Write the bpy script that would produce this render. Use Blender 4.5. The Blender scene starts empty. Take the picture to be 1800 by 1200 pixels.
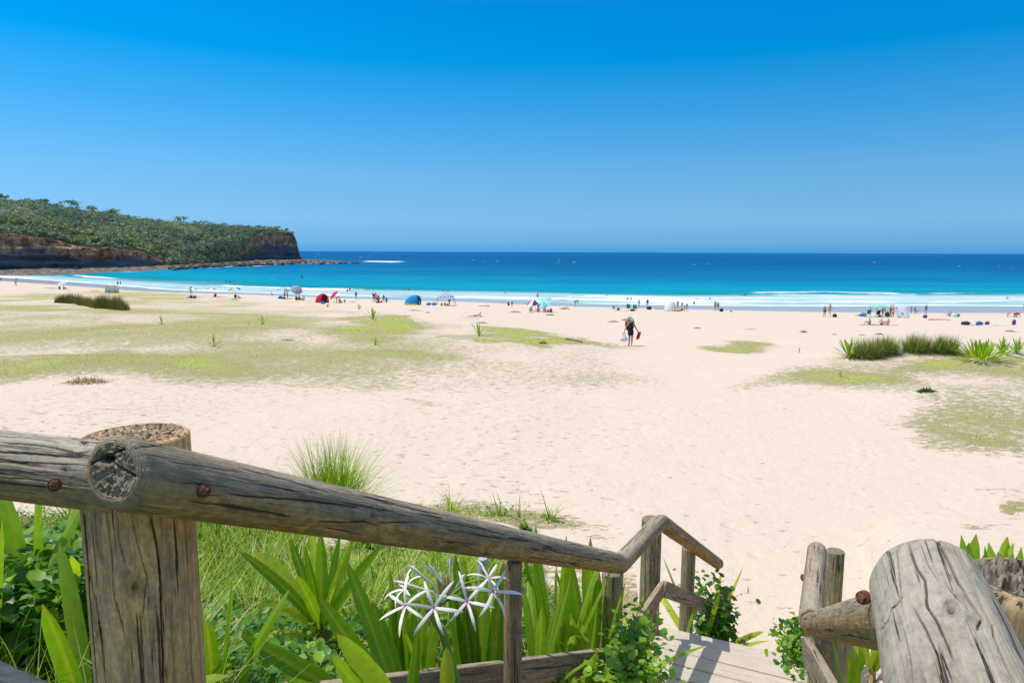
import bpy, math, random
import numpy as np
from mathutils import Vector, Matrix
R = math.radians
scene = bpy.context.scene
random.seed(7); RNG = np.random.default_rng(7)

# ---------------------------------------------------------------- camera, sky, sun, exposure
CAMZ = 10.3
cam_d = bpy.data.cameras.new('camera'); cam = bpy.data.objects.new('camera', cam_d)
scene.collection.objects.link(cam); scene.camera = cam
cam_d.sensor_width = 36; cam_d.lens = 24; cam_d.clip_end = 60000; cam_d.clip_start = 0.02
CM = Matrix.Translation((0, 0, CAMZ)) @ Matrix.Rotation(R(90 - 7.46), 4, 'X') @ Matrix.Rotation(R(0.22), 4, 'Z')
cam.matrix_world = CM
SUN_EL, SUN_AZ = 66, 190        # azimuth: degrees counter-clockwise from +X towards +Y, direction TO the sun
SUN_AZ = 174
world = bpy.data.worlds.new('World'); scene.world = world; world.use_nodes = True
wn = world.node_tree.nodes; wl = world.node_tree.links
bg = wn['Background']
sky = wn.new('ShaderNodeTexSky'); sky.sky_type = 'NISHITA'; sky.sun_disc = False
sky.sun_elevation = R(SUN_EL); sky.sun_rotation = R(90 - SUN_AZ)
sky.altitude = 0; sky.air_density = 1.0; sky.dust_density = 0.35; sky.ozone_density = 2.2
SKYTINT = [(0.001, (0.069, 0.22, 0.322)), (0.014, (0.15, 0.278, 0.328)), (0.044, (0.232, 0.346, 0.373)), (0.106, (0.186, 0.365, 0.402)), (0.183, (0.074, 0.34, 0.438)), (0.254, (0.001, 0.312, 0.456)), (0.322, (0.0, 0.286, 0.458)), (0.42, (0.187, 0.312, 0.387)), (0.6, (0.625, 0.575, 0.487)), (1.0, (0.75, 0.637, 0.5))]  # overhead stops brightened and warmed as added fill light
# the air close to the horizon is clear and blue that day: look the sky up a little higher there, and tint it
wg = wn.new('ShaderNodeTexCoord'); ws = wn.new('ShaderNodeSeparateXYZ'); wc = wn.new('ShaderNodeCombineXYZ')
wm = wn.new('ShaderNodeMath'); wm.operation = 'MAXIMUM'; wm.inputs[1].default_value = 0.0
wa = wn.new('ShaderNodeMath'); wa.operation = 'MULTIPLY_ADD'; wa.inputs[1].default_value = .85; wa.inputs[2].default_value = .17
wl.new(wg.outputs['Generated'], ws.inputs[0]); wl.new(ws.outputs[0], wc.inputs[0]); wl.new(ws.outputs[1], wc.inputs[1])
wl.new(ws.outputs[2], wm.inputs[0]); wl.new(wm.outputs[0], wa.inputs[0]); wl.new(wa.outputs[0], wc.inputs[2])
wl.new(wc.outputs[0], sky.inputs['Vector'])
wr = wn.new('ShaderNodeValToRGB'); wl.new(wm.outputs[0], wr.inputs[0])
for k, (p_, c_) in enumerate(SKYTINT):
    e_ = wr.color_ramp.elements
    if k >= len(e_): e_.new(.5)
for k, (p_, c_) in enumerate(SKYTINT): wr.color_ramp.elements[k].position = p_; wr.color_ramp.elements[k].color = (*c_, 1)
wx = wn.new('ShaderNodeMixRGB'); wx.blend_type = 'MULTIPLY'; wx.inputs[0].default_value = 1
wl.new(sky.outputs[0], wx.inputs[1]); wl.new(wr.outputs[0], wx.inputs[2])
wq = wn.new('ShaderNodeVectorMath'); wq.operation = 'SCALE'; wq.inputs['Scale'].default_value = 3.33
wl.new(wx.outputs[0], wq.inputs[0]); wl.new(wq.outputs[0], bg.inputs[0])
bg.inputs[1].default_value = 0.125
sun_d = bpy.data.lights.new('sun', 'SUN'); sun_d.energy = 3.55; sun_d.angle = R(0.5); sun_d.color = (1.0, 0.955, 0.865)
sun = bpy.data.objects.new('sun', sun_d); scene.collection.objects.link(sun)
sd = Vector((math.cos(R(SUN_AZ)) * math.cos(R(SUN_EL)), math.sin(R(SUN_AZ)) * math.cos(R(SUN_EL)), math.sin(R(SUN_EL))))
sun.rotation_euler = sd.to_track_quat('Z', 'Y').to_euler(); sun.location = (0, 0, 60)
vs = scene.view_settings; vs.view_transform = 'Standard'; vs.look = 'None'; vs.exposure = -0.06; vs.gamma = 1
scene.cycles.max_bounces = 6; scene.cycles.transparent_max_bounces = 4

# ---------------------------------------------------------------- picture measurements -> places in the world
CR = np.array(CM.to_3x3()); CT = np.array([0, 0, CAMZ])
def ray(px, py):
    d = CR @ np.array([(px - 900) / 1200., (600 - py) / 1200., -1.0]); return d
def P(px, py, Y):
    d = ray(px, py); return CT + d * (Y / d[1])
def PZ(px, py, z):
    d = ray(px, py); return CT + d * ((z - CAMZ) / d[2])
def proj(V):
    q = (np.asarray(V, float) - CT) @ CR
    w = np.where(q[..., 2] < -1e-3, -q[..., 2], 1e9)
    return 900 + 1200 * q[..., 0] / w, 600 - 1200 * q[..., 1] / w

# ---------------------------------------------------------------- numpy helpers
def _h(ix, iy, iz, s):
    n = (ix * 374761393 + iy * 668265263 + iz * 2147483647 + s * 1274126177) & 0xffffffff
    n = ((n ^ (n >> 13)) * 1274126177) & 0xffffffff
    n = ((n ^ (n >> 16)) * 2246822519) & 0xffffffff
    return ((n ^ (n >> 15)) & 0xffffff) / float(0xffffff)
def vnoise(x, y, z=0.0, s=0):
    x, y, z = np.broadcast_arrays(np.asarray(x, float), np.asarray(y, float), np.asarray(z, float))
    ix, iy, iz = [np.floor(v).astype(np.int64) for v in (x, y, z)]
    fx, fy, fz = x - ix, y - iy, z - iz
    fx, fy, fz = [f * f * (3 - 2 * f) for f in (fx, fy, fz)]
    r = 0
    for a in (0, 1):
        for b in (0, 1):
            for c in (0, 1):
                r = r + _h(ix + a, iy + b, iz + c, s) * (fx if a else 1 - fx) * (fy if b else 1 - fy) * (fz if c else 1 - fz)
    return r * 2 - 1
def fbm(x, y, z=0.0, s=0, o=4):
    r = 0; a = 1.0; f = 1.0
    for k in range(o):
        r = r + a * vnoise(np.asarray(x) * f, np.asarray(y) * f, np.asarray(z) * f, s + k); a *= .5; f *= 2.03
    return r / 1.9
def sst(a, b, x):
    t = np.clip((x - a) / (b - a), 0, 1); return t * t * (3 - 2 * t)
def seglen(px, py, pts):
    """distance in the plane to a polyline"""
    best = np.full(np.shape(px), 1e9)
    for (x0, y0), (x1, y1) in zip(pts[:-1], pts[1:]):
        dx, dy = x1 - x0, y1 - y0; L = dx * dx + dy * dy + 1e-9
        t = np.clip(((px - x0) * dx + (py - y0) * dy) / L, 0, 1)
        best = np.minimum(best, np.hypot(px - x0 - t * dx, py - y0 - t * dy))
    return best
def inpoly(px, py, pts):
    c = np.zeros(np.shape(px), bool); n = len(pts)
    for i in range(n):
        x0, y0 = pts[i]; x1, y1 = pts[(i + 1) % n]
        cond = ((y0 > py) != (y1 > py)) & (px < (x1 - x0) * (py - y0) / ((y1 - y0) if y1 != y0 else 1e-9) + x0)
        c ^= cond
    return c

# ---------------------------------------------------------------- scene helpers
def make_mesh(name, V, F, mats=(), attrs=None, mi=None, smooth=True):
    V = np.asarray(V, np.float32).reshape(-1, 3)
    me = bpy.data.meshes.new(name)
    if isinstance(F, np.ndarray):
        k = F.shape[1]
        me.vertices.add(len(V)); me.vertices.foreach_set('co', V.ravel())
        me.loops.add(F.size); me.loops.foreach_set('vertex_index', F.astype(np.int32).ravel())
        me.polygons.add(len(F)); me.polygons.foreach_set('loop_start', np.arange(0, F.size, k, dtype=np.int32))
        me.update(calc_edges=True)
    else:
        me.from_pydata([tuple(v) for v in V], [], [tuple(int(i) for i in f) for f in F]); me.update()
    for m in mats: me.materials.append(m)
    if mi is not None: me.polygons.foreach_set('material_index', np.asarray(mi, np.int32))
    if smooth: me.polygons.foreach_set('use_smooth', np.ones(len(me.polygons), bool))
    for k, a in (attrs or {}).items():
        a = np.asarray(a, np.float32)
        if a.ndim == 1:
            at = me.attributes.new(k, 'FLOAT', 'POINT'); at.data.foreach_set('value', a)
        else:
            at = me.attributes.new(k, 'FLOAT_VECTOR', 'POINT'); at.data.foreach_set('vector', a.ravel())
    me.validate()
    return me
def link(name, data, parent=None, loc=None):
    o = bpy.data.objects.new(name, data); scene.collection.objects.link(o)
    if parent is not None: o.parent = parent
    if loc is not None: o.location = loc
    return o
def tag(o, label=None, cat=None, group=None, kind=None):
    if label: o['label'] = label
    if cat: o['category'] = cat
    if group: o['group'] = group
    if kind: o['kind'] = kind
    return o
def empty(name, loc, label, cat, group=None):
    o = link(name, None, loc=tuple(loc)); o.empty_display_size = .2
    return tag(o, label, cat, group)
def grid_faces(nr, nc, wrap=False):
    r = np.arange(nr - 1)[:, None]; c = np.arange(nc if wrap else nc - 1)[None, :]
    c1 = (c + 1) % nc
    return np.stack([r * nc + c, r * nc + c1, (r + 1) * nc + c1, (r + 1) * nc + c], -1).reshape(-1, 4)
class MB:
    """collects simple solid shapes into one mesh"""
    def __init__(s): s.V = []; s.F = []; s.M = []
    def add(s, V, F, m=0):
        b = len(s.V); s.V += [tuple(v) for v in V]; s.F += [tuple(int(i) + b for i in f) for f in F]; s.M += [m] * len(F)
    def box(s, c, u, v, w, m=0, bev=0.0):
        c, u, v, w = [np.array(a, float) for a in (c, u, v, w)]
        if bev <= 0:
            P8 = [c + a * u + b * v + d * w for d in (-1, 1) for b in (-1, 1) for a in (-1, 1)]
            s.add(P8, [(0, 2, 3, 1), (4, 5, 7, 6), (0, 1, 5, 4), (2, 6, 7, 3), (0, 4, 6, 2), (1, 3, 7, 5)], m); return
        lu, lv, lw = [np.linalg.norm(a) for a in (u, v, w)]
        V = []; idx = {}
        for sx in (-1, 1):
            for sy in (-1, 1):
                for sz in (-1, 1):
                    for ax in range(3):
                        k = [1 - bev / lu, 1 - bev / lv, 1 - bev / lw]; k[ax] = 1
                        idx[(sx, sy, sz, ax)] = len(V); V.append(c + sx * k[0] * u + sy * k[1] * v + sz * k[2] * w)
        F = []
        for ax in range(3):
            o1, o2 = [a for a in range(3) if a != ax]
            for sg in (-1, 1):
                f = []
                for a, b in ((-1, -1), (1, -1), (1, 1), (-1, 1)):
                    k = [0, 0, 0]; k[ax] = sg; k[o1] = a; k[o2] = b; f.append(idx[(k[0], k[1], k[2], ax)])
                F.append(f)
        for ax in range(3):
            o1, o2 = [a for a in range(3) if a != ax]
            for a in (-1, 1):
                for b in (-1, 1):
                    k = [0, 0, 0]; k[o1] = a; k[o2] = b
                    p = []
                    for e in (-1, 1):
                        k[ax] = e; p.append((idx[(*k, o1)], idx[(*k, o2)]))
                    F.append([p[0][0], p[0][1], p[1][1], p[1][0]])
        for sx in (-1, 1):
            for sy in (-1, 1):
                for sz in (-1, 1): F.append([idx[(sx, sy, sz, a)] for a in range(3)])
        s.add(V, F, m)
    def tube(s, pts, rad, n=8, m=0, cap=True):
        pts = [np.array(p, float) for p in pts]; rad = rad if hasattr(rad, '__len__') else [rad] * len(pts)
        b = len(s.V); up = np.array([0.3, 0.2, 1.])
        for i, p in enumerate(pts):
            t = pts[min(i + 1, len(pts) - 1)] - pts[max(i - 1, 0)]; t = t / (np.linalg.norm(t) + 1e-9)
            a = np.cross(t, up); a /= np.linalg.norm(a) + 1e-9; c = np.cross(t, a)
            for k in range(n):
                th = 2 * math.pi * k / n; s.V.append(tuple(p + rad[i] * (math.cos(th) * a + math.sin(th) * c)))
        for i in range(len(pts) - 1):
            for k in range(n):
                s.F.append((b + i * n + k, b + i * n + (k + 1) % n, b + (i + 1) * n + (k + 1) % n, b + (i + 1) * n + k)); s.M.append(m)
        if cap:
            s.F.append(tuple(b + k for k in range(n))); s.F.append(tuple(b + (len(pts) - 1) * n + k for k in range(n))[::-1]); s.M += [m, m]
    def blob(s, c, r, n=8, k=6, m=0, seed=0, amp=.15):
        c = np.array(c, float); r = np.array(r, float) * np.ones(3); b = len(s.V)
        rr = np.random.default_rng(seed)
        for i in range(k + 1):
            ph = math.pi * i / k
            for j in range(n):
                th = 2 * math.pi * j / n
                d = np.array([math.sin(ph) * math.cos(th), math.sin(ph) * math.sin(th), math.cos(ph)])
                q = 1 + (amp * (rr.random() - .5) * 2 if 0 < i < k else 0)
                s.V.append(tuple(c + d * r * q))
        for i in range(k):
            for j in range(n):
                s.F.append((b + i * n + j, b + (i + 1) * n + j, b + (i + 1) * n + (j + 1) % n, b + i * n + (j + 1) % n)); s.M.append(m)
    def build(s, name, mats, parent=None, origin=None, smooth=True):
        V = np.array(s.V, float)
        o0 = np.array(origin if origin is not None else (0, 0, 0), float)
        me = make_mesh(name, V - o0, s.F, mats if isinstance(mats, (list, tuple)) else [mats], mi=s.M, smooth=smooth)
        return link(name, me, parent, None if parent is not None else tuple(o0))

# ---------------------------------------------------------------- material helpers
def newmat(name):
    m = bpy.data.materials.new(name); m.use_nodes = True; nt = m.node_tree; nt.nodes.clear()
    out = nt.nodes.new('ShaderNodeOutputMaterial'); return m, nt, out
class NT:
    def __init__(s, nt): s.nt = nt
    def n(s, t, **kw):
        nd = s.nt.nodes.new('ShaderNode' + t)
        for k, v in kw.items():
            if k in nd.inputs.keys() if hasattr(nd.inputs, 'keys') else False: pass
            setattr(nd, k, v)
        return nd
    def l(s, a, b): s.nt.links.new(a, b)
    def attr(s, name, out='Fac'):
        a = s.n('Attribute'); a.attribute_name = name; return a.outputs[out]
    def val(s, nd, i, v):
        if hasattr(v, 'is_linked') or isinstance(v, bpy.types.NodeSocket): s.l(v, nd.inputs[i])
        else: nd.inputs[i].default_value = v
    def math(s, op, a, b=0.0, c=None, clamp=False):
        nd = s.n('Math'); nd.operation = op; nd.use_clamp = clamp
        s.val(nd, 0, a); s.val(nd, 1, b)
        if c is not None: s.val(nd, 2, c)
        return nd.outputs[0]
    def mix(s, f, a, b, mode='MIX'):
        nd = s.n('MixRGB'); nd.blend_type = mode
        for i, v in enumerate((f, a, b)):
            if isinstance(v, tuple) and len(v) == 3: v = (*v, 1)
            s.val(nd, i, v)
        return nd.outputs[0]
    def noise(s, vec, scale, detail=3, rough=.55, out=0):
        nd = s.n('TexNoise'); s.l(vec, nd.inputs['Vector']); nd.inputs['Scale'].default_value = scale
        nd.inputs['Detail'].default_value = detail; nd.inputs['Roughness'].default_value = rough
        return nd.outputs[out]
    def vor(s, vec, scale, out='Distance', feature='F1'):
        nd = s.n('TexVoronoi'); nd.feature = feature; s.l(vec, nd.inputs['Vector']); nd.inputs['Scale'].default_value = scale
        return nd.outputs[out]
    def mapv(s, vec, sc=(1, 1, 1), rot=(0, 0, 0)):
        nd = s.n('Mapping'); s.l(vec, nd.inputs['Vector']); nd.inputs['Scale'].default_value = sc; nd.inputs['Rotation'].default_value = rot
        return nd.outputs[0]
    def ramp(s, f, stops, interp='LINEAR'):
        nd = s.n('ValToRGB'); nd.color_ramp.interpolation = interp; s.l(f, nd.inputs[0]); e = nd.color_ramp.elements
        while len(e) < len(stops): e.new(.5)
        for k, (p, c) in enumerate(stops):
            e[k].position = p; e[k].color = (*c, 1) if hasattr(c, '__len__') else (c, c, c, 1)
        return nd.outputs[0]
    def rng(s, f, a, b, c=0.0, d=1.0):
        nd = s.n('MapRange'); s.l(f, nd.inputs[0])
        for i, v in zip((1, 2, 3, 4), (a, b, c, d)): nd.inputs[i].default_value = v
        nd.clamp = True; return nd.outputs[0]
    def bump(s, h, dist, strength=1.0, nrm=None):
        nd = s.n('Bump'); s.l(h, nd.inputs['Height']); nd.inputs['Distance'].default_value = dist
        nd.inputs['Strength'].default_value = strength
        if nrm is not None: s.l(nrm, nd.inputs['Normal'])
        return nd.outputs[0]
    def pos(s): return s.n('NewGeometry').outputs['Position']
    def bsdf(s, col, rough=.6, spec=.3, nrm=None, **kw):
        nd = s.n('BsdfPrincipled')
        s.val(nd, 'Base Color', (*col, 1) if isinstance(col, tuple) and len(col) == 3 else col)
        s.val(nd, 'Roughness', rough); s.val(nd, 'Specular IOR Level', spec)
        for k, v in kw.items(): s.val(nd, k.replace('_', ' '), v)
        if nrm is not None: s.l(nrm, nd.inputs['Normal'])
        return nd.outputs[0]
def simple(name, col, rough=.7, spec=.25, var=.12, scale=14):
    m, nt, out = newmat(name); N = NT(nt)
    ob = N.n('TexCoord').outputs['Object']
    nz = N.noise(ob, scale, 4)
    c = N.mix(N.math('MULTIPLY', nz, var * 2), (*col,), tuple(x * .55 for x in col))
    N.l(N.bsdf(c, rough, spec, N.bump(nz, .01, .3)), out.inputs[0]); return m
_mc = {}
def M(col, rough=.75, spec=.2):
    col = tuple(round(x, 3) for x in col)
    if col not in _mc: _mc[col] = simple('plain_%d' % len(_mc), col, rough, spec)
    return _mc[col]
# ================================================================ GROUND
SHORE_PX = [(-500, 470), (-260, 474), (-120, 479), (0, 487), (200, 501), (300, 510), (500, 517), (700, 523), (860, 526), (1060, 534), (1400, 538), (1800, 538), (2400, 538)]
_sp = np.array([PZ(a, b, 0.0) for a, b in SHORE_PX])
_o = np.argsort(_sp[:, 0]); SX, SY = _sp[_o, 0], _sp[_o, 1]
_gx = np.linspace(-700, 700, 1401); _gy = np.interp(_gx, SX, SY)
_k = np.ones(21) / 21; _gy = np.convolve(np.pad(_gy, 10, mode='edge'), _k, 'valid'); _gs = np.gradient(_gy, _gx)
def shore_d(X, Y):
    """metres inland from the water's edge (negative offshore)"""
    return (np.interp(X, _gx, _gy) - Y) / np.sqrt(1 + np.interp(X, _gx, _gs) ** 2)
def pw(x, pts):
    return np.interp(x, [p[0] for p in pts], [p[1] for p in pts])
MOUNDS = [(690, 572, 5.0, 3.5, .30), (560, 590, 5, 3, .12), (330, 590, 9, 5, .22), (100, 640, 5, 2.5, .25), (1540, 628, 3.2, 2.2, .22), (1720, 632, 4, 2.2, .30), (1720, 700, 4, 3, .20),
          (230, 560, 10, 4, .30), (180, 530, 12, 5, .3), (1296, 612, 1.8, 1.5, .12), (1010, 602, 2.5, 1.2, .14), (60, 520, 16, 5, .3), (1500, 655, 4, 2, .14)]
MND = []
def ground_z0(X, Y):
    X = np.asarray(X, float); Y = np.asarray(Y, float)
    d = shore_d(X, Y)
    zd = pw(d, [(-200, -9), (-60, -2.2), (-15, -.6), (0, 0), (20, .42), (50, 1.8), (97, 4.95), (130, 5.7), (200, 6.2)])
    zy = pw(Y, [(-200, 6), (0, 5.9), (8, 5.72), (25, 5.3), (40, 5.0), (70, 4.0), (100, 2.7), (130, 1.8), (200, 1.2), (400, .9), (3000, .8)])
    k = 5.0
    z = -np.log(np.exp(-k * zd) + np.exp(-k * zy)) / k
    z = np.where(d < 5, zd, z * sst(5, 12, d) + zd * (1 - sst(5, 12, d)))
    # vegetated bank the camera stands on
    bank = pw(Y, [(-60, 8.9), (1.2, 8.6), (2.6, 8.45), (4.2, 7.75), (7, 6.75), (9, 6.25), (11.5, 5.75), (16, 0)])
    cut = pw(Y, [(-60, 8.6), (2.2, 8.0), (4.5, 6.4), (6.4, 5.7), (8, 0)])
    w = np.exp(-((X - 1.15 - .42 * (Y - 4)) / 1.15) ** 2) * sst(1.5, 3.5, Y)
    bk = bank * (1 - w) + cut * w
    mid_ = sst(-.4, .9, X - .03 * Y) * (1 - sst(3.6, 5.0, X - .1 * Y)) * sst(5.0, 6.6, Y); bk = np.where(bk > 3, bk * (1 - mid_) + (z - .6) * mid_, 0)
    z = np.where(Y < 18, np.maximum(z, bk), z)
    return z
def ground_z(X, Y):
    z = ground_z0(X, Y)
    for (mx, my, ax, ay, h) in MND:
        z = z + h * np.exp(-((X - mx) / ax) ** 2 - ((Y - my) / ay) ** 2)
    d = shore_d(X, Y); a = sst(18, 50, d)
    path = 1 - np.exp(-((X - 5.5 - .12 * (Y - 15)) / 3.2) ** 2)
    z = z + a * path * .13 * fbm(X / 7., Y / 4., 0, 3, 3) + a * .022 * fbm(X * 1.3, Y * 1.3, 0, 5, 3)
    near = 1 - sst(25, 45, Y)
    z = z + a * near * .011 * fbm(X * 4.5, Y * 4.5, 0, 9, 2)
    return z
def G(px, py, fn=None):
    """point where the line of sight through a picture point meets the ground"""
    fn = fn or ground_z
    d = ray(px, py); t = np.concatenate([np.linspace(1.0, 60, 1200), np.linspace(60, 900, 4000)])
    p = CT[None] + d[None] / d[1] * t[:, None]
    dz = p[:, 2] - fn(p[:, 0], p[:, 1]); i = int(np.argmax(dz < 0))
    if i == 0: return PZ(px, py, 0.)
    f = dz[i - 1] / (dz[i - 1] - dz[i]); return p[i - 1] * (1 - f) + p[i] * f
for (a, b, ax, ay, h) in MOUNDS:
    q = G(a, b, ground_z0); MND.append((q[0], q[1], ax, ay, h * 1.6))
def onG(px, py):
    q = G(px, py); return q

# grass cover, traced from the picture and carried to the ground
GR_POLY = [([(-200, 512), (0, 510), (300, 512), (440, 524), (640, 545), (850, 576), (1060, 602), (1090, 625), (1190, 670), (1000, 700), (700, 712), (480, 690), (250, 668), (0, 668), (-200, 660)], .47, 46),
           ([(1375, 655), (1460, 622), (1640, 628), (1800, 618), (1950, 620), (2000, 830), (1800, 800), (1640, 790), (1590, 745), (1650, 700), (1560, 692), (1440, 690)], .58, 40)]
GR_EL = [(120, 640, 300, 22, -4, .95), (200, 612, 240, 16, -3, .62), (300, 628, 200, 14, 3, .9), (450, 600, 130, 14, 0, .55), (60, 652, 160, 9, -3, .6), (320, 620, 150, 18, 2, .55), (330, 632, 120, 8, 3, .5), (240, 600, 160, 18, -3, .45), (60, 628, 130, 14, -5, .5), (180, 575, 190, 14, 2, .35), (60, 560, 120, 8, 0, .3),
         (250, 520, 110, 7, 2, .7), (60, 522, 90, 6, -3, .6), (420, 530, 60, 6, 4, .5), (120, 508, 60, 3, 0, .3), (540, 533, 50, 4, 3, .35),
         (690, 567, 75, 12, 8, 1.0), (640, 595, 120, 14, 0, .62), (590, 585, 130, 9, -4, .75), (480, 598, 60, 6, -3, .5), (640, 578, 90, 8, 4, .6), (560, 610, 160, 14, 0, .35), (800, 585, 90, 9, 5, .35),
         (930, 592, 130, 8, 6, .95), (90, 540, 160, 9, 0, .4), (700, 625, 190, 16, 2, .5), (230, 545, 100, 7, 3, .6), (1020, 602, 40, 4, 8, .7), (960, 602, 40, 7, 0, .3), (990, 640, 160, 22, 5, .22), (1296, 612, 44, 7, 3, .62),
         (760, 712, 45, 6, 10, .35), (560, 660, 80, 14, 0, .3), (430, 660, 110, 14, 0, .35),
         (1560, 655, 200, 13, -5, .9), (1450, 675, 70, 7, 0, .6), (1440, 645, 60, 5, 0, .4), (1720, 650, 90, 8, 4, .5), (1800, 634, 60, 8, 0, .9), (1740, 705, 140, 20, 6, .6), (1720, 765, 120, 14, 8, .8), (1790, 780, 60, 10, 12, .55), (1700, 742, 90, 7, 4, .35),
         (1780, 895, 38, 16, -15, .75), (1765, 862, 60, 6, 0, .3), (1700, 928, 60, 5, 0, .3), (880, 915, 150, 17, 6, .95), (1010, 935, 50, 14, 20, .5), (800, 900, 60, 12, 0, .6), (900, 880, 30, 14, 0, .2)]
def grass_at(X, Y, Z):
    px, py = proj(np.stack([X, Y, Z], -1)); g = np.zeros(np.shape(px))
    wx, wy = 60 * fbm(X / 4., Y / 6., 0, 201, 4), 17 * fbm(X / 4., Y / 6., 0, 205, 4)
    sc_ = np.clip(py - 500, 0, 60) / 60; px, py = px + wx * sc_, py + wy * sc_
    for poly, s, soft in GR_POLY:
        ins = inpoly(px, py, poly); dd = seglen(px, py, poly + [poly[0]]); sd_ = np.where(ins, dd, -dd)
        g = np.maximum(g, s * sst(-soft * .45, soft * .8, sd_) * np.where(px < 1250, 1.05 - .50 * sst(350, 950, px), 1))
    g2 = np.zeros_like(g)
    for (cx, cy, rx, ry, an, s) in GR_EL:
        c, sn = math.cos(R(an)), math.sin(R(an)); dx, dy = px - cx, py - cy
        u, v = (dx * c + dy * sn) / rx, (-dx * sn + dy * c) / ry
        g2 = np.maximum(g2, s * (1 - sst(.25, 1.6, np.sqrt(u * u + v * v))))
    g = np.maximum(g, g2)
    g = np.maximum(g, .13 * sst(1250, 900, px) * sst(640, 690, py) * sst(960, 860, py))
    g = np.where((Y < .5) | (np.abs(X) > 4 * np.maximum(Y, 1)), .5, g)
    rb = X > 1.9 + .30 * Y; bank = (Y < 13) & ((X < .9 + .1 * Y) | (rb & (Y < 7.4)))
    px0 = 1 - sst(np.where(X < -.30 * Y, 10.6, 8.2), np.where(X < -.30 * Y, 12.4, 10.6), Y + .8 * fbm(X * .8, Y * .8, 0, 31, 2))
    pn = fbm(X / 6., Y / 7., 0, 211, 3); g = g * np.clip(1.04 + 1.05 * pn, .15, 1.5)
    g = np.where(bank, np.maximum(g, px0), g)
    return np.clip(g, 0, 1)

def mat_ground():
    m, nt, out = newmat('sand'); N = NT(nt); p = N.pos()
    g = N.attr('grass'); wet = N.attr('wet'); kind = N.attr('dry')
    n1 = N.noise(p, .35, 3); n2 = N.noise(p, 9, 5, .7); n3 = N.noise(p, 60, 3, .7)
    sand = N.mix(n1, (.72, .575, .448), (.785, .635, .50))
    sand = N.mix(N.rng(n3, .35, .75, 0, .5), sand, (.64, .52, .42))
    # litter and tiny plants
    sp = N.math('MULTIPLY', N.rng(N.noise(p, 30, 2, .5), .66, .74), N.rng(N.noise(p, .8, 2), .42, .62))
    sand = N.mix(N.math('MULTIPLY', sp, .25), sand, (.40, .31, .16))
    yg = N.mix(N.noise(p, 1.4, 3), (.66, .53, .17), (.50, .47, .08))
    green = N.mix(N.noise(p, 2.3, 3), (.27, .35, .02), (.48, .47, .07))
    gc = N.mix(N.rng(g, .35, .75), yg, green)
    # broken-up cover: runners and tufts
    st = N.noise(N.mapv(p, (1, 2.2, 1)), 3.2, 6, .72)
    thr = N.math('SUBTRACT', 1.0, N.math('MULTIPLY', g, 1.25, clamp=True))
    f = N.math('SUBTRACT', N.rng(st, .30, .72), N.math('MULTIPLY', thr, .80))
    f = N.rng(f, 0.0, .22)
    fine = N.rng(N.noise(N.mapv(p, (1, 1.6, 1)), 22, 3, .7), .36, .6, .25, 1)
    f = N.math('MULTIPLY', N.math('MULTIPLY', f, N.math('MAXIMUM', fine, N.rng(g, .45, .95, 0, .85))), .96)
    col = N.mix(f, sand, gc)
    brown = N.rng(N.noise(p, 5.5, 4, .7), .55, .7)
    col = N.mix(N.math('MULTIPLY', N.math('MULTIPLY', brown, .22), N.rng(g, .1, .5)), col, (.42, .31, .19))
    soil = N.mix(N.noise(p, 7, 4, .7), (.045, .075, .015), (.20, .17, .09)); col = N.mix(N.math('MULTIPLY', kind, N.rng(N.noise(p, 3.0, 4, .6), .30, .5, .55, 1)), col, soil)
    col = N.mix(wet, col, (.46, .42, .39))
    rough = N.math('SUBTRACT', .95, N.math('MULTIPLY', N.rng(wet, .3, 1), .72))
    spec = N.math('MULTIPLY_ADD', wet, .5, .05)
    dry = N.math('SUBTRACT', 1.0, wet)
    hgt = N.math('ADD', N.math('MULTIPLY', n2, .5), N.math('MULTIPLY', N.noise(p, 2.6, 4, .6), 1.0))
    foot = N.rng(N.vor(N.mapv(p, (1, .7, 1), (0, 0, .5)), 2.9), .12, .40); hgt = N.math('ADD', hgt, N.math('MULTIPLY', foot, N.rng(N.noise(p, .45, 3), .42, .62, 0, .55)))
    hgt = N.math('MULTIPLY', N.math('ADD', hgt, N.math('MULTIPLY', f, .9)), dry)
    b = N.bump(hgt, .05, .8)
    N.l(N.bsdf(col, rough, spec, b), out.inputs[0]); return m
def build_ground():
    Ys = np.concatenate([-np.geomspace(150, 1.2, 24), np.linspace(-1, 1.4, 12), np.geomspace(1.5, 420, 620)])
    us = np.concatenate([-np.geomspace(5, 1.05, 22), np.linspace(-1, 1, 520), np.geomspace(1.05, 5, 22)])
    D = np.sqrt(np.abs(Ys) ** 2 + 9)[:, None]
    X = us[None, :] * (D * .98 + 2.0); Y = np.broadcast_to(Ys[:, None], X.shape)
    Z = ground_z(X, Y)
    V = np.stack([X, Y, Z], -1).reshape(-1, 3)
    g = grass_at(V[:, 0], V[:, 1], V[:, 2])
    d = shore_d(V[:, 0], V[:, 1]); dw = d + 1.2 * fbm(V[:, 0] / 16., 0 * V[:, 0], 0, 21, 3)
    wpx = pw(V[:, 0], [(-190, 16), (-118, 13), (-60, 8), (-20, 12), (20, 15), (60, 21), (110, 25)])
    wet = 1 - sst(.80, 1.03, dw / wpx)
    o = link('sand', make_mesh('sand', V, grid_faces(*X.shape), [mat_ground()], {'grass': g, 'wet': wet, 'dry': (1 - sst(np.where(V[:, 0] < -.3 * V[:, 1], 9.8, 6.6), np.where(V[:, 0] < -.3 * V[:, 1], 11.6, 9.0), V[:, 1] + .8 * fbm(V[:, 0] * .8, V[:, 1] * .8, 0, 31, 2))) * sst(.5, .9, g) * (V[:, 1] > -8)}))
    return tag(o, kind='structure')

# ================================================================ SEA
def wline(pts): return np.array([PZ(a, b, 0.0)[:2] for a, b in pts])
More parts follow.
